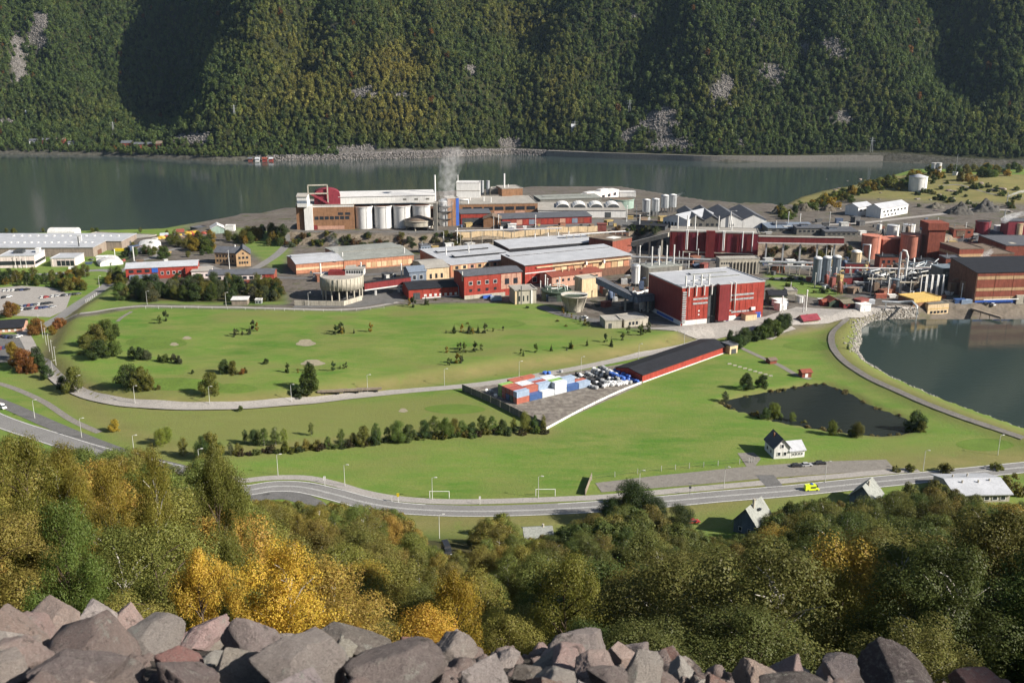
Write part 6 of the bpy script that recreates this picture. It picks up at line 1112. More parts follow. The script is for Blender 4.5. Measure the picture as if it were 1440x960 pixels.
# ================================================================ FOREST ON THE NEAR SLOPE
SKY_X = [-80, 0, 60, 120, 200, 240, 262, 300, 330, 348, 400, 480, 560, 592, 640, 660, 700, 735, 780, 800, 850, 885, 905, 930, 965, 1000, 1030, 1068, 1085, 1100, 1140, 1184, 1245, 1300, 1347, 1405, 1440, 1520]
SKY_Y = [590, 600, 622, 628, 616, 650, 655, 616, 665, 700, 700, 704, 712, 748, 772, 745, 714, 750, 750, 733, 712, 678, 690, 728, 738, 750, 748, 738, 716, 704, 694, 700, 688, 662, 684, 703, 700, 690]
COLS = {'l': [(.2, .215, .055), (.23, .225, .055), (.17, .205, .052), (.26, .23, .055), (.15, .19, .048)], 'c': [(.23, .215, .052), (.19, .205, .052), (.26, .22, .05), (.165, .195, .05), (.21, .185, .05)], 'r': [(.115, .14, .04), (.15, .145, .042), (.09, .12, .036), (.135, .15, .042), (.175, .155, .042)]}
ADJ = {'gold': 'golden', 'olive': 'olive green', 'green': 'deep green'}
def GN(px, py):
    d = ray(px, py); t = np.arange(2.0, 300, .05); x = d[0] * t; y = d[1] * t; z = CAMZ + d[2] * t; k = np.argmax(z < hat(x, y)); return Vector((x[k], y[k], z[k]))
KEEP = []
def near_tree(px, top, dist, width, key, col, label, name):
    KEEP.append((px, dist, width, top))
    d = ray(px, top); t = dist / d[1]; x = d[0] * t; z1 = CAMZ + d[2] * t; g = float(hat(x, dist)); h = z1 - g; cr, tr, H, R = PROTO[key]; w = width / scl(x, dist, z1 - h / 2) / 2 / (R * h / H)
    plant(key, name, label, 'tree', (x, dist, g - .2), h, w, col)
near_tree(388, 752, 48, 200, 'fine1', (.58, .41, .06), 'bright golden yellow tree just behind the scree', 'golden_tree')
near_tree(280, 762, 44, 150, 'fine2', (.5, .35, .055), 'orange yellow tree left of the bright golden tree', 'golden_tree')
near_tree(592, 846, 26, 190, 'fine3', (.52, .34, .055), 'low golden orange bush on the edge of the scree', 'golden_bush')
near_tree(500, 862, 27, 70, 'fine0', (.36, .23, .035), 'small brownish golden bush beside the grey boulders', 'golden_bush')
near_tree(80, 690, 40, 160, 'fine0', (.115, .165, .036), 'fresh green tree standing behind the left boulders', 'green_tree')
near_tree(205, 618, 72, 108, 'fine1', (.21, .195, .036), 'tall birch with pale trunk rising above the left forest', 'birch_tree'); near_tree(300, 616, 84, 108, 'fine2', (.15, .16, .036), 'tall olive birch in front of the meadow hedge', 'birch_tree'); near_tree(82, 616, 80, 108, 'fine3', (.21, .185, .034), 'tall golden olive birch before the left road', 'birch_tree')
near_tree(640, 790, 46, 140, 'fine2', (.32, .235, .034), 'golden olive tree above the pink boulder', 'golden_tree'); near_tree(805, 775, 60, 190, 'fine0', (.18, .18, .036), 'broad sunlit olive birch in the middle of the forest', 'birch_tree'); near_tree(1185, 790, 52, 180, 'fine0', (.19, .18, .038), 'sunlit birch standing out of the dark right forest', 'birch_tree')
near_tree(18, 600, 78, 140, 'fine0', (.18, .175, .034), 'tall dense birch at the foot of the white van road', 'birch_tree'); near_tree(145, 640, 70, 108, 'fine0', (.24, .195, .034), 'golden tinted birch between two taller birches', 'birch_tree')
HOUSES = [(o_.location.x + 5, o_.location.y) for o_ in COL.objects if o_.parent is None and o_.name.split('.')[0] in ('steep_roof_house', 'pale_roof_cabin', 'wide_grey_roof_house', 'parked_van')]
def place_forest():
    rf = random.Random(21); pts = []; tries = 0; counts = {}
    while tries < 9000 and len(pts) < 640:
        tries += 1; y = 26 + 274 * rf.random() ** .9; x = rf.uniform(-.62, .62) * (y + 25)
        if x * x + (y - 30) ** 2 < 80 and y < 30: continue
        sp = 4.6 + y * .009
        if any((x - a) ** 2 + (y - b_) ** 2 < sp * sp for a, b_ in pts): continue
        z = float(hat(x, y)); 
        if y > 268 and 470 < 720 + x * F / (y * CP + 41) < 660: continue
        if any(abs(x - a_) < 8 and -9 < y - b2_ < 13 for a_, b2_ in HOUSES): continue
        px, py = proj(x, y, z); 
        lim = np.interp(px, SKY_X, SKY_Y) + rf.uniform(0, 16)
        nom = rf.uniform(10, 17) if px < 350 else (rf.uniform(7.5, 13.5) if px < 1120 else rf.uniform(10, 18))
        lo, hi = 0, nom
        for _ in range(14):
            m_ = (lo + hi) / 2
            if proj(x, y, z + m_)[1] > lim: lo = m_
            else: hi = m_
        h = lo
        if h < 3.6: continue
        tp = proj(x, y, z + h)[1]
        if any((abs(px - q[0]) < q[2] * .42 and y < q[1] + 3 and tp < min(q[3] + 75, 850)) for q in KEEP): continue
        if y < 40 and h > 8: h = rf.uniform(4, 7)
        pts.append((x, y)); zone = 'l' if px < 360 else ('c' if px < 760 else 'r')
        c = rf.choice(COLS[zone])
        if rf.random() < (.08 if zone != 'r' else .03): c = rf.choice([(.4, .29, .06), (.36, .26, .055), (.34, .21, .05)])
        kd = 'birch' if rf.random() < (.62 if zone == 'l' else .45) else 'alder'
        hue = 'gold' if c[0] > .225 else ('olive' if c[0] > .14 else 'green')
        key = kd + str(rf.randrange(5 if kd == 'birch' else 4))
        if y < 75: key = 'fine%d' % (rf.choice([1, 3]) if kd == 'birch' else rf.choice([0, 2]))
        plant(key, kd + '_tree', '%s %s tree in the forest %s' % (ADJ[hue], kd, {'l': 'before the left road', 'c': 'below the meadow goals', 'r': 'below the roadside houses'}[zone]), 'tree', (x, y, z - .2), h, rf.uniform(.9, 1.25) * (1.2 if h < 8 else 1.0), jit(c, .14), 'forest on the near slope')
place_forest()
def foot_band():
    rf = random.Random(8); pts = []; tries = 0
    while tries < 9000 and len(pts) < 290:
        tries += 1; y = rf.uniform(222, 318); px = rf.uniform(330, 1500); x = (px - 720) / F * (y * CP + (CAMZ - float(hat(0, y))) * SP); z = float(hat(x, y))
        if any((x - a) ** 2 + (y - b_) ** 2 < 34 for a, b_ in pts) or any(abs(x - a_) < 8 and -7 < y - b2_ < 12 for a_, b2_ in HOUSES): continue
        if 470 < px < 665 and y > 262: continue
        lim = np.interp(px, SKY_X, SKY_Y) + rf.uniform(0, 12); lo, hi = 0, rf.uniform(8, 14)
        for _ in range(14):
            m_ = (lo + hi) / 2
            if proj(x, y, z + m_)[1] > lim: lo = m_
            else: hi = m_
        if lo < 4: continue
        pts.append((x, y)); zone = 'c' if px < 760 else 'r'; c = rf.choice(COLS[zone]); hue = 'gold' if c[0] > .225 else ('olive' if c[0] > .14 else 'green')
        plant('round%d' % rf.randrange(3), 'rowan_tree', '%s rounded tree at the foot of the forest %s' % (ADJ[hue], {'c': 'below the meadow goals', 'r': 'beside the roadside houses'}[zone]), 'tree', (x, y, z - .2), lo, rf.uniform(.8, 1.15), jit(c, .14), 'trees at the foot of the slope')
foot_band()
for x, y, h, w_, lb in ((888, 738, 64, 1.1, 'big dark green tree rising beside the main road'), (858, 742, 44, 1.0, 'dark tree left of the big roadside tree'), (918, 744, 46, 1.1, 'dark rounded tree right of the big roadside tree'), (955, 748, 40, 1.2, 'dark bushy tree next to the red car')): tree(x, y, h, 'alder', (.055, .08, .026), lb, None, w_)
for x, y, h in ((560, 738, 8), (540, 740, 10), (480, 742, 12), (1330, 664, 14), (1280, 662, 10), (1400, 660, 12), (1425, 690, 24), (1320, 700, 22), (1260, 662, 8)): tree(x, y, h, 'shrub', OLV, 'olive shrub on the verge below the road', 'verge shrubs')
# ================================================================ BOULDERS OF THE SCREE
def boulder_mesh(seed, sub=5):
    rng = np.random.default_rng(seed); bm = bmesh.new(); bmesh.ops.create_icosphere(bm, subdivisions=sub, radius=1); D = np.array([v.co[:] for v in bm.verts]); Fq = np.array([[v.index for v in f.verts] for f in bm.faces]); bm.free()
    D /= np.linalg.norm(D, axis=1)[:, None]; n = rng.integers(7, 12); Q, _ = np.linalg.qr(rng.normal(size=(3, 3))); N = np.concatenate([Q, -Q, rng.normal(size=(n, 3))]); N[:6] += rng.normal(size=(6, 3)) * .22; N /= np.linalg.norm(N, axis=1)[:, None]; hh = np.concatenate([rng.uniform(.62, .95, 6), rng.uniform(.72, 1.0, n)])
    q = D @ N.T; R = np.where(q > .05, hh[None] / np.maximum(q, .05), 9.); k = 160.0; r = -np.log(np.exp(-k * R).sum(1)) / k; r = np.minimum(r, 1.6)
    def n3(s, f): return fbm(D[:, 0] * f + D[:, 2] * f * .7 + s, D[:, 1] * f - D[:, 2] * f * .6 + s * 3, int(seed) + s, 4)
    r = r * (1 + .03 * n3(1, 2.2) - .05 * np.abs(n3(2, 5)) + .022 * n3(3, 12) + .014 * n3(4, 28))
    V = D * r[:, None]; lo, hi = V.min(0), V.max(0); V = (V - (lo + hi) / 2) / ((hi - lo) / 2)
    return np_mesh('boulder', V, Fq, ROCK, True)
def rock_material(fixed=None):
    m = bpy.data.materials.new('granite'); n, b = nodes(m); L = n.links.new; tc = n.nodes.new('ShaderNodeTexCoord'); oi = n.nodes.new('ShaderNodeObjectInfo')
    ad = n.nodes.new('ShaderNodeVectorMath'); ad.operation = 'ADD'; geo = n.nodes.new('ShaderNodeNewGeometry'); L(geo.outputs['Position'], ad.inputs[0]); sc = n.nodes.new('ShaderNodeVectorMath'); sc.operation = 'SCALE'; L(oi.outputs['Location'], sc.inputs[0]); sc.inputs['Scale'].default_value = 7.3; L(sc.outputs[0], ad.inputs[1])
    def noise(s, d=8, r=.7):
        x = n.nodes.new('ShaderNodeTexNoise'); x.inputs['Scale'].default_value = s; x.inputs['Detail'].default_value = d; x.inputs['Roughness'].default_value = r; L(ad.outputs[0], x.inputs['Vector']); return x.outputs[0]
    def rng(s, a, c, lo=0., hi=1.):
        x = n.nodes.new('ShaderNodeMapRange'); x.inputs[1].default_value = a; x.inputs[2].default_value = c; x.inputs[3].default_value = lo; x.inputs[4].default_value = hi; L(s, x.inputs[0]); return x.outputs[0]
    def mixc(f, a, c, mode='MIX'):
        x = n.nodes.new('ShaderNodeMix'); x.data_type = 'RGBA'; x.blend_type = mode
        for s, v in ((x.inputs[6], a), (x.inputs[7], c)):
            if isinstance(v, tuple): s.default_value = (*v, 1)
            else: L(v, s)
        if isinstance(f, float): x.inputs[0].default_value = f
        else: L(f, x.inputs[0])
        return x.outputs[2]
    base = fixed or oi.outputs['Color']; c = mixc(rng(noise(3.0), .35, .65), base, mixc(.45, base, (.19, .155, .145)))
    c = mixc(rng(noise(20, 5, .8), .5, .66, 0, .6), c, (.4, .36, .33))
    c = mixc(rng(noise(6.5, 8, .78), .57, .65, 0, .7), c, (.045, .04, .034))
    c = mixc(rng(noise(4.5, 9, .8), .57, .65, 0, .8), c, (.42, .43, .38))
    c = mixc(rng(noise(70, 3, .7), .35, .7, 0, .4), c, (.09, .075, .07))
    L(c, b.inputs['Base Color']); b.inputs['Roughness'].default_value = .88; b.inputs['Specular IOR Level'].default_value = .3
    bp = n.nodes.new('ShaderNodeBump'); bp.inputs['Strength'].default_value = 1.0; bp.inputs['Distance'].default_value = .13; L(noise(9, 10, .82), bp.inputs['Height']); L(bp.outputs[0], b.inputs['Normal']); return m
ROCK = rock_material(); BOUL = [boulder_mesh(40 + i) for i in range(14)]
PINK = (.52, .385, .345); GRYR = (.42, .37, .34); DRK = (.09, .072, .07); PALE = (.56, .5, .46); MIDR = (.26, .21, .195); REDR = (.35, .19, .155); RC = [PINK, PINK, PINK, GRYR, GRYR, REDR, PALE, PALE]  # DRK: stones lying in shade, the shade put into their colour
def boulder(loc, r, asp, col, label, group, rot=None):
    o = link_mesh('boulder', rr.choice(BOUL)); o.location = loc; o.scale = (r * asp[0], r * asp[1], r * asp[2]); o.rotation_euler = rot or (rr.uniform(-.9, .9), rr.uniform(-.9, .9), rr.random() * 6.28); o.color = (*jit(col, .12), 1); tag(o, label, 'boulder', group)
BIG = [  # photo px of the middle, width px, flattening, colour, label
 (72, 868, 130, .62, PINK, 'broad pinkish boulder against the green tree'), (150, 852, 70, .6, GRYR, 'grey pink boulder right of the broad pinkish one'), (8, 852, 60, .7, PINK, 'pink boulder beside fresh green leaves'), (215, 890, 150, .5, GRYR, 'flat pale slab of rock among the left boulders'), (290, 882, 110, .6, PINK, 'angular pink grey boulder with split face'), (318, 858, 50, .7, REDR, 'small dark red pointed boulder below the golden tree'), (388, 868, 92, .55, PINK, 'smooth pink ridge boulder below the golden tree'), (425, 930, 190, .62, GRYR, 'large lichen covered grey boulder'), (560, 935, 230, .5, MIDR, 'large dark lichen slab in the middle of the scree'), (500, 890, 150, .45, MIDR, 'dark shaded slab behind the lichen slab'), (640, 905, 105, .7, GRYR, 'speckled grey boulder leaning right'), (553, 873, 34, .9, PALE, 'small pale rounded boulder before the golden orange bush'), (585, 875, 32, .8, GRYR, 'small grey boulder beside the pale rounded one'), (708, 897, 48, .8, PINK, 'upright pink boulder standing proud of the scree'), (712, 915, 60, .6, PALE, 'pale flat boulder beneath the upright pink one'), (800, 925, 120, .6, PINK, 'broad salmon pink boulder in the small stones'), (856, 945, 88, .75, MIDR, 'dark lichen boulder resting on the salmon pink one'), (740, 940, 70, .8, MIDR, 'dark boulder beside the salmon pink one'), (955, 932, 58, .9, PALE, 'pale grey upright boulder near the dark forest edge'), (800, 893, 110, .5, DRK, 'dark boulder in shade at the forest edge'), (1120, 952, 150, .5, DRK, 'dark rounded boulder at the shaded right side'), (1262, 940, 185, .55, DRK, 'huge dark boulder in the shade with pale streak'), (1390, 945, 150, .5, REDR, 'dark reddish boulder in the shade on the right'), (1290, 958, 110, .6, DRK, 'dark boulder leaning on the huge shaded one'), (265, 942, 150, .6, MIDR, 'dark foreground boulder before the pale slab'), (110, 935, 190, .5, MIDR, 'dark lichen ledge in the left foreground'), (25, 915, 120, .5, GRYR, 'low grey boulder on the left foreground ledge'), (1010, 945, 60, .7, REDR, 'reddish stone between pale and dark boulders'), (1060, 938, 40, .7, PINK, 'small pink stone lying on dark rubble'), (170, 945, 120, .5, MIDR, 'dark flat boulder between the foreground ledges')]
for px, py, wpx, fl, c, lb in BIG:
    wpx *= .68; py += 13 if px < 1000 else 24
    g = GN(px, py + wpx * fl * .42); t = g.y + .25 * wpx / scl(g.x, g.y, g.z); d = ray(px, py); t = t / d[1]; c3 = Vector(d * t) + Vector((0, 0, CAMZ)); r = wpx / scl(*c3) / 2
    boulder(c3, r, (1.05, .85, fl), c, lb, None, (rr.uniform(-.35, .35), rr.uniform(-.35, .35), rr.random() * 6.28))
g = Vector((-17.5, 36, float(hat(-17.5, 36)))); boulder((g.x, g.y, g.z + 2.4), .62, (1, 1, 1.1), PINK, 'lone pink boulder perched between the left trees', None); boulder((g.x + .2, g.y, g.z + .9), 1.0, (1, 1, 1.2), DRK, 'dark boulder under the lone pink one', None)
def scree():
    rs = random.Random(3); pts = []; tries = 0
    while len(pts) < 268 and tries < 12000:
        tries += 1; y = 2.6 + 15 * rs.random() ** 1.2; x = rs.uniform(-.64, .64) * (y * .96 + 1.6); r = min(.06 + .028 * y, .14 * math.exp(rs.gauss(.3, .45)))
        if x > 1.0: r *= .75
        if any((x - a) ** 2 + (y - b_) ** 2 < ((r + c) * .62) ** 2 for a, b_, c in pts): continue
        pts.append((x, y, r)); z = float(hat(x, y)); c = rs.choice(RC); nm = {PINK: 'pinkish', GRYR: 'grey', DRK: 'dark', PALE: 'pale', REDR: 'reddish'}[c]
        boulder((x, y, z + r * rs.uniform(.15, .8)), r, (rs.uniform(.8, 1.5), rs.uniform(.7, 1.1), rs.uniform(.45, .95)), c, '%s stone lying loose in the scree' % nm, 'stones of the scree')
scree()
rub = bpy.data.collections.new('rubble_shapes')
for i in range(5): rub.objects.link(bpy.data.objects.new('rubble_shape_%d' % i, boulder_mesh(120 + i, 3)))
RUBM = rock_material((.33, .25, .225)); RUBM.name = 'rubble_granite'
for o_ in rub.objects: o_.data.materials.clear(); o_.data.materials.append(RUBM)
def rubble():
    n = 2600; Y = 2.2 + 15 * RNG.random(n) ** 1.1; X = RNG.uniform(-.66, .66, n) * (Y + 1.8); R_ = .035 * np.exp(RNG.normal(.5, .5, n)); scatter_stuff('scree_rubble', np.stack([X, Y, hat(X, Y) - R_ * .1], 1), R_, np.ones((n, 3)), rub, 'small broken rubble filling the gaps between the boulders', 'rubble')
rubble()
# ================================================================ SMALL STUFF ON THE FAR SHORE
def GM(px, py):
    d = ray(px, py); t = np.arange(1500, 2300, 1.0); x = d[0] * t; y = d[1] * t; z = CAMZ + d[2] * t; k = np.argmax(z < np.maximum(mheight(x, y), WATER)); return Vector((x[k], y[k], z[k]))
def far_house(px, py, wm, hm, dm, wall, roof, label, rz=0.1):
    g = GM(px, py); r = empty('far_house', g, rz); tag(r, label, 'house'); mb = MB().hull([(-wm / 2, 0, -3), (-wm / 2, dm, -3), (-wm / 2, dm, hm), (-wm / 2, dm / 2, hm * 1.5), (-wm / 2, 0, hm)], [(wm / 2, 0, -3), (wm / 2, dm, -3), (wm / 2, dm, hm), (wm / 2, dm / 2, hm * 1.5), (wm / 2, 0, hm)]); mb.build('wall', M[wall], r)
    for s in (0, 1):
        y0, y1 = (-.6, dm / 2) if s == 0 else (dm + .6, dm / 2); MB().hull([(-wm / 2 - .5, y0, hm - .2), (-wm / 2 - .5, y1, hm * 1.5 + .1), (-wm / 2 - .5, y1, hm * 1.5 + .5), (-wm / 2 - .5, y0, hm + .2)], [(wm / 2 + .5, y0, hm - .2), (wm / 2 + .5, y1, hm * 1.5 + .1), (wm / 2 + .5, y1, hm * 1.5 + .5), (wm / 2 + .5, y0, hm + .2)]).build('roof', M[roof], r)
    for k in (-1, 0, 1): MB().box(k * wm * .3 - .6, k * wm * .3 + .6, -.12, -.02, hm * .35, hm * .75).build('window', M['glass'], r)
for a in ((47, 203, 14, 6, 9, 'white', 'rs', 'white far shore house at the start of the hamlet'), (64, 202, 13, 6, 9, 'rust', 'rs', 'red far shore house in the hamlet with white neighbours'), (85, 202, 16, 7, 9, 'rust', 'rb', 'red brown far shore house at the hamlet end'), (100, 205, 10, 5, 8, 'white', 'rs', 'small white far shore house below the hamlet'), (178, 207, 18, 7, 12, 'rust', 'rs', 'red gabled barn wing across the fjord'), (208, 208, 46, 6, 12, 'rust', 'rs', 'long red barn across the fjord'), (224, 209, 10, 8, 12, 'rust', 'rb', 'red brown end gable of the far barn'), (38, 162, 5, 6, 5, 'white', 'rl', 'tiny white hut at the foot of the dark gully'), (352, 227, 7, 4, 6, 'rust', 'rs', 'brown boathouse on the far waterline'), (362, 227, 7, 4, 6, 'white', 'rl', 'white boathouse on the far waterline'), (372, 227, 7, 4, 6, 'red', 'rust', 'red boathouse on the far waterline'), (381, 227, 6, 4, 6, 'red', 'rl', 'small red boathouse at the row end'), (806, 186, 6, 9, 6, 'white', 'rl', 'white valve house in the forest across the fjord'), (886, 156, 5, 5, 5, 'white', 'rl', 'white transformer hut above the big scree'), (970, 226, 10, 5, 6, 'conc', 'rl', 'pale quay hut on the far road wall')): far_house(*a)
fr = [( *(lambda g: (g.x, g.y))(GM(x, y)),) for x, y in ((770, 217), (810, 218), (850, 219), (930, 221), (1000, 222), (1080, 222), (1160, 222), (1240, 223))]
Lr = np.array(smooth_line(fr, 6)); Tn = np.gradient(Lr, axis=0); Tn /= np.linalg.norm(Tn, axis=1)[:, None]; Nn = np.stack([-Tn[:, 1], Tn[:, 0]], 1)
def wallstrip(name, L, off0, off1, z0, z1, m):
    A = L + Nn * off0; B = L + Nn * off1; n = len(L); V = [(*p, z0) for p in A] + [(*p, z0) for p in B] + [(*p, z1) for p in B] + [(*p, z1) for p in A]; Fs = []
    for i in range(n - 1):
        for a, b_ in ((0, 1), (1, 2), (2, 3), (3, 0)): Fs.append((a * n + i, a * n + i + 1, b_ * n + i + 1, b_ * n + i))
    me = bpy.data.meshes.new(name); me.from_pydata(V, [], Fs); me.materials.append(M[m]); bm = bmesh.new(); bm.from_mesh(me); bmesh.ops.recalc_face_normals(bm, faces=bm.faces[:]); bm.to_mesh(me); bm.free(); return link_mesh(name, me)
tag(wallstrip('far_shore_road', Lr, -5, 5, -3, 6.7, 'gravel'), kind='structure')
tag(wallstrip('far_road_wall', Lr, -6.2, -5.2, -3, 7.1, 'gravel'), 'pale stone wall of the road along the far shore', 'wall')
for x, y, lb in ((885, 160, 'lattice pylon above the big scree'), (1225, 214, 'lattice pylon near the end of the far road'), (808, 190, 'lattice pylon beside the white valve house'), (160, 190, 'lattice pylon over the dark shore wood'), (330, 168, 'lattice pylon on the lit far slope')):
    g = GM(x, y); r = empty('power_pylon', g); tag(r, 'grey ' + lb, 'pylon')
    for sx in (-1, 1):
        for sy in (-1, 1): MB().tube([(sx * 2, sy * 2, -2), (sx * .4, sy * .4, 24)], .22, 4).build('leg', M['steel'], r)
    for z in (18, 22): MB().tube([(-5, 0, z), (5, 0, z)], .2, 4).build('crossarm', M['steel'], r)
# stones of the basin bank and of the far screes
rcol = bpy.data.collections.new('bank_stone_shapes')
for i in range(4):
    bmn = boulder_mesh(80 + i, 2); mm = mat('bank_stone', (.2, .185, .165), .9, .3, .8, rgb2=(.34, .32, .29)); bmn.materials.clear(); bmn.materials.append(mm); rcol.objects.link(bpy.data.objects.new('bank_stone_shape_%d' % i, bmn))
scol = bpy.data.collections.new('far_stone_shapes')
for i in range(4): bmn = boulder_mesh(90 + i, 2); bmn.materials.clear(); bmn.materials.append(mat('far_stone', (.1, .092, .088), .95, .3, .3, rgb2=(.2, .185, .175))); scol.objects.link(bpy.data.objects.new('far_stone_shape_%d' % i, bmn))
def bank():
    L = np.array(smooth_line(PP([(1290, 444), (1262, 447), (1232, 451), (1212, 462), (1216, 480), (1209, 492), (1220, 508), (1260, 531), (1330, 562), (1440, 601), (1560, 645)], WATER), 12)); n = 5200; k = RNG.integers(0, len(L) - 1, n); f = RNG.random(n)[:, None]; p = L[k] * (1 - f) + L[k + 1] * f
    wd = np.interp(k, [0, 30, 50, 70, 100], [3, 4, 7, 4, 2.5]); T = np.gradient(L, axis=0)[k]; T /= np.linalg.norm(T, axis=1)[:, None]; p = p + np.stack([T[:, 1], -T[:, 0]], 1) * (RNG.normal(0, 1, n) * wd * .55)[:, None]
    z = hat(p[:, 0], p[:, 1]); ok = z > WATER - .6; scatter_stuff('bank_stones', np.stack([p[:, 0], p[:, 1], z], 1)[ok], RNG.uniform(.2, .75, ok.sum()), np.ones((ok.sum(), 3)), rcol, 'pale rubble stones lining the bank of the basin', 'stones')
bank()
def far_scree():
    j, i = np.where((MR > .35) & (MD > 25)); n = 6000; k = RNG.integers(0, len(j), n); X = MX[j[k], i[k]] + RNG.uniform(-6, 6, n); Y = MYY[j[k], i[k]] + RNG.uniform(-6, 6, n); Z = mheight(X, Y); scatter_stuff('far_scree', np.stack([X, Y, Z], 1), RNG.uniform(.4, 1.9, n), np.ones((n, 3)), scol, 'grey rockfall boulders scattered over the far slope', 'scree')
    n = 5000; X = RNG.uniform(-420, 130, n); D = RNG.uniform(-2, 14, n); Y = MY(X) + D; Z = mheight(X, Y); scatter_stuff('far_shore_rocks', np.stack([X, Y, Z], 1), RNG.uniform(.4, 1.8, n), np.ones((n, 3)), scol, 'pale broken rocks along the far waterline', 'rocks')
far_scree()
# ================================================================ STEAM
def steam(label, base, pts, dens):
    """billowing plume: a closed lumpy tube holding a noisy volume"""
    m = bpy.data.materials.new('steam'); m.use_nodes = True; n = m.node_tree; L = n.links.new
    for x in list(n.nodes): n.nodes.remove(x)
    out = n.nodes.new('ShaderNodeOutputMaterial'); v = n.nodes.new('ShaderNodeVolumePrincipled'); v.inputs['Color'].default_value = (.97, .97, .98, 1); v.inputs['Anisotropy'].default_value = -.1
    geo = n.nodes.new('ShaderNodeNewGeometry'); no = n.nodes.new('ShaderNodeTexNoise'); no.inputs['Scale'].default_value = 2.2 / pts[len(pts) // 2][3]; no.inputs['Detail'].default_value = 5; no.inputs['Roughness'].default_value = .6; L(geo.outputs['Position'], no.inputs['Vector'])
    sep = n.nodes.new('ShaderNodeSeparateXYZ'); tc = n.nodes.new('ShaderNodeTexCoord'); L(tc.outputs['Generated'], sep.inputs[0]); f = n.nodes.new('ShaderNodeMapRange'); f.inputs[1].default_value = 0; f.inputs[2].default_value = 1; f.inputs[3].default_value = 1.0; f.inputs[4].default_value = .12; L(sep.outputs['Z'], f.inputs[0])
    r = n.nodes.new('ShaderNodeMapRange'); r.inputs[1].default_value = .4; r.inputs[2].default_value = .7; r.inputs[3].default_value = 0; r.inputs[4].default_value = dens; L(no.outputs[0], r.inputs[0]); mu = n.nodes.new('ShaderNodeMath'); mu.operation = 'MULTIPLY'; L(r.outputs[0], mu.inputs[0]); L(f.outputs[0], mu.inputs[1]); L(mu.outputs[0], v.inputs['Density']); L(v.outputs[0], out.inputs['Volume'])
    mb = MB(); seg = 14; V = []
    for k, (x, y, z, q) in enumerate(pts):
        for i in range(seg): a = 6.283 * i / seg; w_ = q * (1 + .2 * math.sin(3 * a + k * 1.7) + .12 * math.sin(5 * a - k)); V.append((x + w_ * math.cos(a), y + w_ * math.sin(a), z))
    n_ = len(pts); mb.add(V, [(k * seg + i, k * seg + (i + 1) % seg, (k + 1) * seg + (i + 1) % seg, (k + 1) * seg + i) for k in range(n_ - 1) for i in range(seg)], True); mb.add(V, [tuple(range(seg))[::-1], tuple(range((n_ - 1) * seg, n_ * seg))])
    o = mb.build('steam_plume', m); o.location = base; tag(o, label, 'steam'); return o
g = zpt(628, 288, 36); steam('tall white steam plume rising above the process column', g, [(0, 0, -6, 4), (.5, 0, 4, 6), (1, 0, 13, 7), (2, 0, 22, 8), (3, 0, 31, 9.5), (5, 0, 39, 10), (8, 0, 46, 10), (11, 0, 50, 4)], .1)
g = zpt(470, 366, 18); steam('thin steam wisp above the orange brick hall', g, [(0, 0, -1, 2), (0, 0, 4, 3), (.5, 0, 9, 3.5), (0, 0, 15, 4), (-1, 0, 20, 2)], .1)
g = zpt(1417, 276, 29); steam('white steam drifting from the hill stack', g, [(0, 0, -.5, 1), (3, 0, 1, 2), (8, 0, 3, 3.2), (15, 0, 5, 4), (24, 0, 7, 4.5), (32, 0, 8, 3)], .7)
g = zpt(1412, 312, 28); steam('white steam cloud above the maroon store', g, [(0, 0, -1, 2), (1, 0, 2, 4), (6, 0, 5, 6), (14, 0, 7, 6), (20, 0, 9, 3)], .5)
g = zpt(1368, 372, 14); steam('white steam jet over the brown roofed hall', g, [(0, 0, -1, 1.2), (3, 0, 2, 2.2), (7, 0, 5, 3), (10, 0, 9, 3.2), (12, 0, 12, 1.5)], .6)
g = zpt(890, 372, 20); steam('thin grey steam beside the white column', g, [(0, 0, -3, 2), (-1, 0, 4, 3), (-2, 0, 9, 3), (-3, 0, 13, 1.5)], .1)
g = zpt(948, 279, 27); steam('small steam puff above the dust silos', g, [(0, 0, -1, .8), (2, 0, 1, 1.6), (5, 0, 4, 2.2), (9, 0, 6, 1.4)], .35)

# ================================================================ HAZE
def haze():
    m = bpy.data.materials.new('haze'); m.use_nodes = True; n = m.node_tree
    for x in list(n.nodes): n.nodes.remove(x)
    out = n.nodes.new('ShaderNodeOutputMaterial'); v = n.nodes.new('ShaderNodeVolumePrincipled'); v.inputs['Color'].default_value = (.5, .7, 1, 1); v.inputs['Density'].default_value = HAZE; v.inputs['Anisotropy'].default_value = .2
    n.links.new(v.outputs[0], out.inputs['Volume'])
    o = MB().box(-3300, 3300, -420, 4400, -12, 1900).build('haze', m); tag(o, 'thin blue autumn haze filling the valley air', kind='stuff')
HAZE = .000018
haze()

# ================================================================ CLUTTER OF THE PLANT
for nm, px, wd in (('plant_road', [(545, 427), (556, 414), (585, 400), (612, 396), (650, 393)], 7), ('plant_road', [(760, 431), (800, 444), (850, 452), (905, 452), (950, 458)], 8), ('plant_road', [(880, 378), (960, 372), (1010, 390), (1075, 392), (1130, 393), (1190, 410), (1240, 420)], 8), ('plant_road', [(385, 390), (430, 391), (500, 387), (570, 384)], 7), ('plant_road', [(1080, 376), (1140, 378), (1180, 388)], 9)): road(nm, px, wd, 'asphd', .14)
drape('coal_yard', GL([(880, 330), (936, 336), (938, 352), (900, 352), (870, 340)]), mat('coal_ground', (.03, .03, .03), .95, .3, .5), .2)
drape('slag_yard', GL([(1340, 352), (1345, 335), (1400, 322), (1412, 345), (1400, 352)]), mat('slag_ground', (.1, .1, .11), .95, .3, .5), .2)
fence('retaining_wall', 'long pale retaining wall along the edge of the ledge', [(642, 334), (700, 332), (760, 330), (840, 325)], 4.5, 'cream', 'conc', 7, thick=.6, cat='wall')
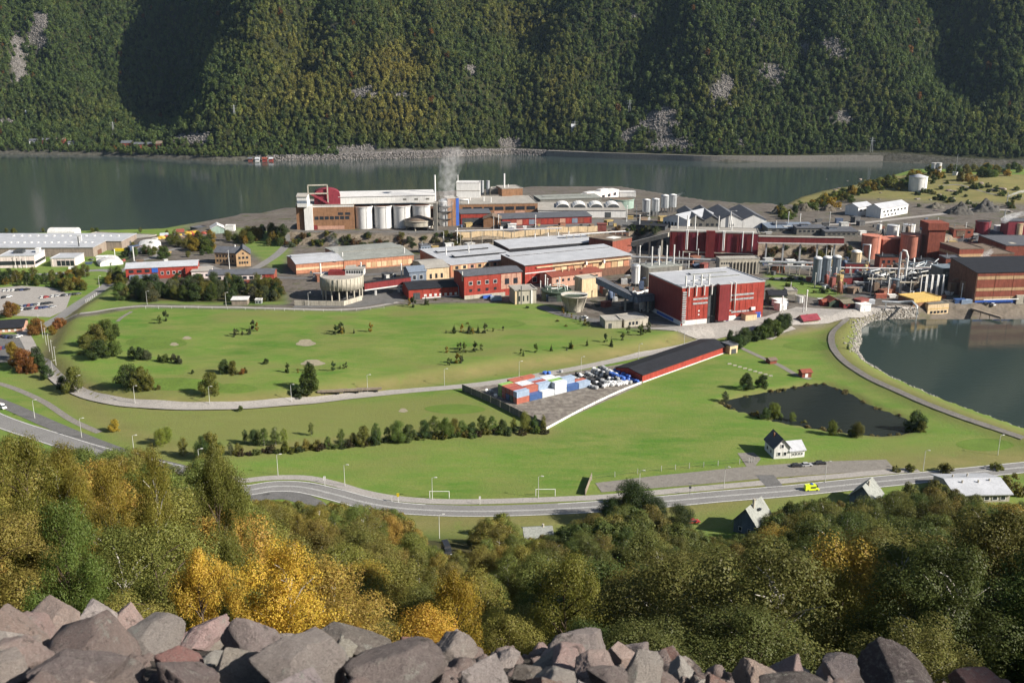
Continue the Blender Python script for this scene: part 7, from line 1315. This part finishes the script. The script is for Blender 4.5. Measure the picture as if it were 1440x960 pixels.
fence('yard_parapet', 'low pale parapet along the shaded yard road below hoppers', [(1078, 384), (1120, 390), (1160, 402), (1200, 412)], 1.2, 'conc', 'conc', 6, thick=.4, cat='wall')
# overhead pipe rack with many columns
for nm, lb, A_, B_, z_, n_ in (('pipe_rack', 'cream beamed pipe rack on white columns above the pale roofs', (792, 332), (880, 326), 15, 9), ('pipe_rack', 'rusty pipe rack between retaining wall and patched red shed', (640, 326), (790, 322), 19, 10), ('pipe_rack', 'steel pipe rack along the foot of the rock cutting', (1075, 374), (1190, 378), 10, 8), ('pipe_rack', 'steel pipe rack between beige reactor and red tower', (1190, 378), (1330, 380), 14, 9)):
    a_, b_ = zpt(*A_, z_), zpt(*B_, z_); r = empty(nm, (a_.x, a_.y, float(hat(a_.x, a_.y)))); tag(r, lb, 'pipe rack'); o = r.location
    n3 = Vector((-(b_ - a_).y, (b_ - a_).x, 0)).normalized()
    for k, (off, m_, rd_) in enumerate(((0, 'steel', .35), (1.1, 'white', .45), (2.2, 'conc', .3), (2.9, 'rust', .3))): MB().tube([a_ - o + n3 * off + Vector((0, 0, .5)), b_ - o + n3 * off + Vector((0, 0, .5))], rd_, 6).build('pipe', M[m_], r)
    for i in range(n_):
        p = (a_ - o).lerp(b_ - o, (i + .5) / n_); g = float(hat(p.x + o.x, p.y + o.y)) - o.z
        MB().box(p.x - .25, p.x + .25, p.y - .25, p.y + .25, g - .5, p.z).build('column', M['conc'], r); MB().hull([p - Vector((.3, 0, .3)), p + Vector((.3, 0, -.3)), p + Vector((.3, 0, .05)), p + Vector((-.3, 0, .05))], [p + n3 * 3.2 - Vector((.3, 0, .3)), p + n3 * 3.2 + Vector((.3, 0, -.3)), p + n3 * 3.2 + Vector((.3, 0, .05)), p + n3 * 3.2 + Vector((-.3, 0, .05))]).build('beam', M['conc'], r)
ZON = [  # zone name, x0, x1, y0, y1, count
 ('between the orange hall and the gallery', 430, 600, 389, 396, 12), ('at the rear of the skylight hall', 600, 720, 344, 350, 9), ('along the ledge yard', 640, 900, 316, 324, 20), ('by the dust silos', 880, 935, 300, 315, 10), ('beside the sloping conveyor', 842, 925, 404, 440, 22), ('under the dark red furnace hall', 885, 1010, 368, 378, 14), ('on the yard below the rock cutting', 1075, 1190, 366, 388, 16), ('among the hoppers and tanks', 1140, 1300, 382, 420, 44), ('in front of the filter house', 1290, 1370, 396, 424, 16), ('beside the slag yard', 1330, 1440, 318, 352, 16), ('at the workshops', 1080, 1210, 312, 330, 14), ('behind the salmon tanks', 1210, 1320, 318, 336, 10), ('near the red casting hall yard', 1080, 1230, 420, 440, 8), ('beside the dark green tank', 758, 800, 416, 424, 8), ('around the grey halls', 100, 240, 352, 378, 14)]
BOXM = tintmat('plant_paint', .7, 0, .25); SHP = {}
SHP['storage_crate'] = [('body', MB().box(-1.2, 1.2, -1, 1, 0, 1.7)), ('lid', MB().box(-1.3, 1.3, -1.1, 1.1, 1.71, 1.85))]
SHP['skip_bin'] = [('body', MB().hull([(-1.6, -.9, 0), (1.6, -.9, 0), (1.6, .9, 0), (-1.6, .9, 0)], [(-2.4, -1.1, 1.5), (2.4, -1.1, 1.5), (2.4, 1.1, 1.5), (-2.4, 1.1, 1.5)])), ('rim', MB().box(-2.5, 2.5, -1.2, -1.05, 1.42, 1.6).box(-2.5, 2.5, 1.05, 1.2, 1.42, 1.6))]
SHP['plant_cabin'] = [('wall', MB().box(-3, 3, -2, 2, -.5, 3.2)), ('roof', MB().box(-3.3, 3.3, -2.3, 2.3, 3.21, 3.5)), ('door', MB().box(-.6, .6, -2.1, -1.99, 0, 2.2))]
SHP['filter_unit'] = [('casing', MB().box(-1.6, 1.6, -1.6, 1.6, 2.5, 6.5)), ('hopper', MB().hull([(-.4, -.4, 1), (.4, -.4, 1), (.4, .4, 1), (-.4, .4, 1)], [(-1.6, -1.6, 2.49), (1.6, -1.6, 2.49), (1.6, 1.6, 2.49), (-1.6, 1.6, 2.49)])), ('duct', MB().tube([(0, 0, 6.4), (0, 0, 8), (1.6, 0, 8.4), (3, 0, 8.4)], .4, 8))] + [('leg', MB().box(x, x + .2, y, y + .2, -.5, 2.6)) for x in (-1.5, 1.3) for y in (-1.5, 1.3)]
SHP['vent_mast'] = [('pipe', MB().cyl((0, 0), .3, -.5, 9, 8)), ('cowl', MB().lathe((0, 0), [(.3, 9), (.6, 9.3), (.05, 9.8)], 8))]
SHP['process_vessel'] = [('shell', MB().lathe((0, 0), [(.05, .8), (1.3, 1.3), (1.4, 5.2), (.9, 6), (.05, 6.3)], 14)), ('pipe', MB().tube([(0, 0, 6.1), (0, 0, 7.4), (1.9, 0, 7.4), (1.9, 0, 0)], .25, 6))] + [('leg', MB().box(1.1 * math.cos(a) - .1, 1.1 * math.cos(a) + .1, 1.1 * math.sin(a) - .1, 1.1 * math.sin(a) + .1, -.5, 1.6)) for a in (.5, 2.1, 3.7, 5.3)]
SHPM = {k: [(n_, mb.mesh(k + '_' + n_, BOXM)) for n_, mb in v] for k, v in SHP.items()}
PC = {'rusty': (.2, .08, .045), 'pale grey': (.42, .42, .41), 'dark grey': (.06, .062, .066), 'white': (.68, .68, .66), 'blue': (.07, .1, .17), 'brown': (.16, .11, .075), 'red': (.19, .05, .04), 'yellow': (.34, .25, .1)}
rc = random.Random(99); CATS = {'storage_crate': 'crate', 'skip_bin': 'skip', 'plant_cabin': 'cabin', 'filter_unit': 'filter unit', 'vent_mast': 'vent', 'process_vessel': 'vessel'}
for zn, x0, x1, y0, y1, n_ in ZON:
    for i in range(int(n_ * 1.45)):
        kd = rc.choice(['storage_crate', 'skip_bin', 'plant_cabin', 'filter_unit', 'vent_mast', 'process_vessel', 'process_vessel'] if 'tanks' in zn or 'filter' in zn or 'conveyor' in zn else ['storage_crate', 'skip_bin', 'plant_cabin', 'plant_cabin', 'vent_mast']); cn = rc.choice(['rusty', 'pale grey', 'dark grey', 'white', 'brown', 'dark grey', 'rusty', 'brown', 'pale grey', 'dark grey', 'blue', 'red', 'yellow'] if kd != 'vent_mast' else ['white', 'pale grey']); g = G(rc.uniform(x0, x1), rc.uniform(y0, y1)); r = empty(kd, g, rc.uniform(-.4, .4) + .35); s = rc.uniform(.8, 1.35); r.scale = (s, s, s * rc.uniform(.9, 1.3)); tag(r, '%s %s standing %s' % (cn, kd.replace('_', ' '), zn), CATS[kd], 'equipment ' + zn)
        for n2, me in SHPM[kd]: o_ = link_mesh(n2, me, r); o_.color = (*PC[cn], 1)
# gravel and coal heaps
def heap_mesh(seed):
    n = 30; u = np.linspace(-1, 1, n); X, Y = np.meshgrid(u, u); q = np.clip(1 - np.hypot(X, Y) * (1 + .35 * fbm(X * 2 + seed, Y * 2, seed, 3)), 0, 1)
    return grid_mesh('heap', X, Y, q ** .8 * (1 + .7 * fbm(X * 5 + seed, Y * 5, seed + 5, 4)) - .06, None)
for x, y, w_, h_, c_, lb in ((1388, 346, 14, 5, (.12, .12, .13), 'grey slag heap before the maroon store'), (1372, 340, 10, 4, (.1, .1, .11), 'smaller grey slag heap beside the maroon drum'), (905, 344, 13, 4, (.025, .025, .026), 'black coal heap beside the pale belt bridge'), (1100, 300, 16, 7, (.06, .055, .045), 'dark rock heap near the fjord quarry'), (1130, 296, 14, 7, (.07, .06, .045), 'dark rock heap behind the first quarry heap'), (1165, 296, 12, 6, (.09, .075, .055), 'brown rock heap beside the white cottage'), (1350, 300, 18, 9, (.06, .056, .05), 'dark rock knoll beside the quarry road'), (1385, 296, 20, 10, (.055, .052, .048), 'dark rock knoll under the hill stack'), (1315, 292, 12, 5, (.1, .09, .07), 'brown rock knoll left of the dark knolls')):
    g = G(x, y); me = heap_mesh(300 + int(x)); me.materials.clear(); me.materials.append(tintmat('heap', .95, 0, .35)); o_ = link_mesh('rock_heap', me); o_.location = (g.x, g.y, g.z); o_.scale = (w_ * .75, w_ * .6, h_); o_.color = (*c_, 1); tag(o_, lb, 'rock heap')
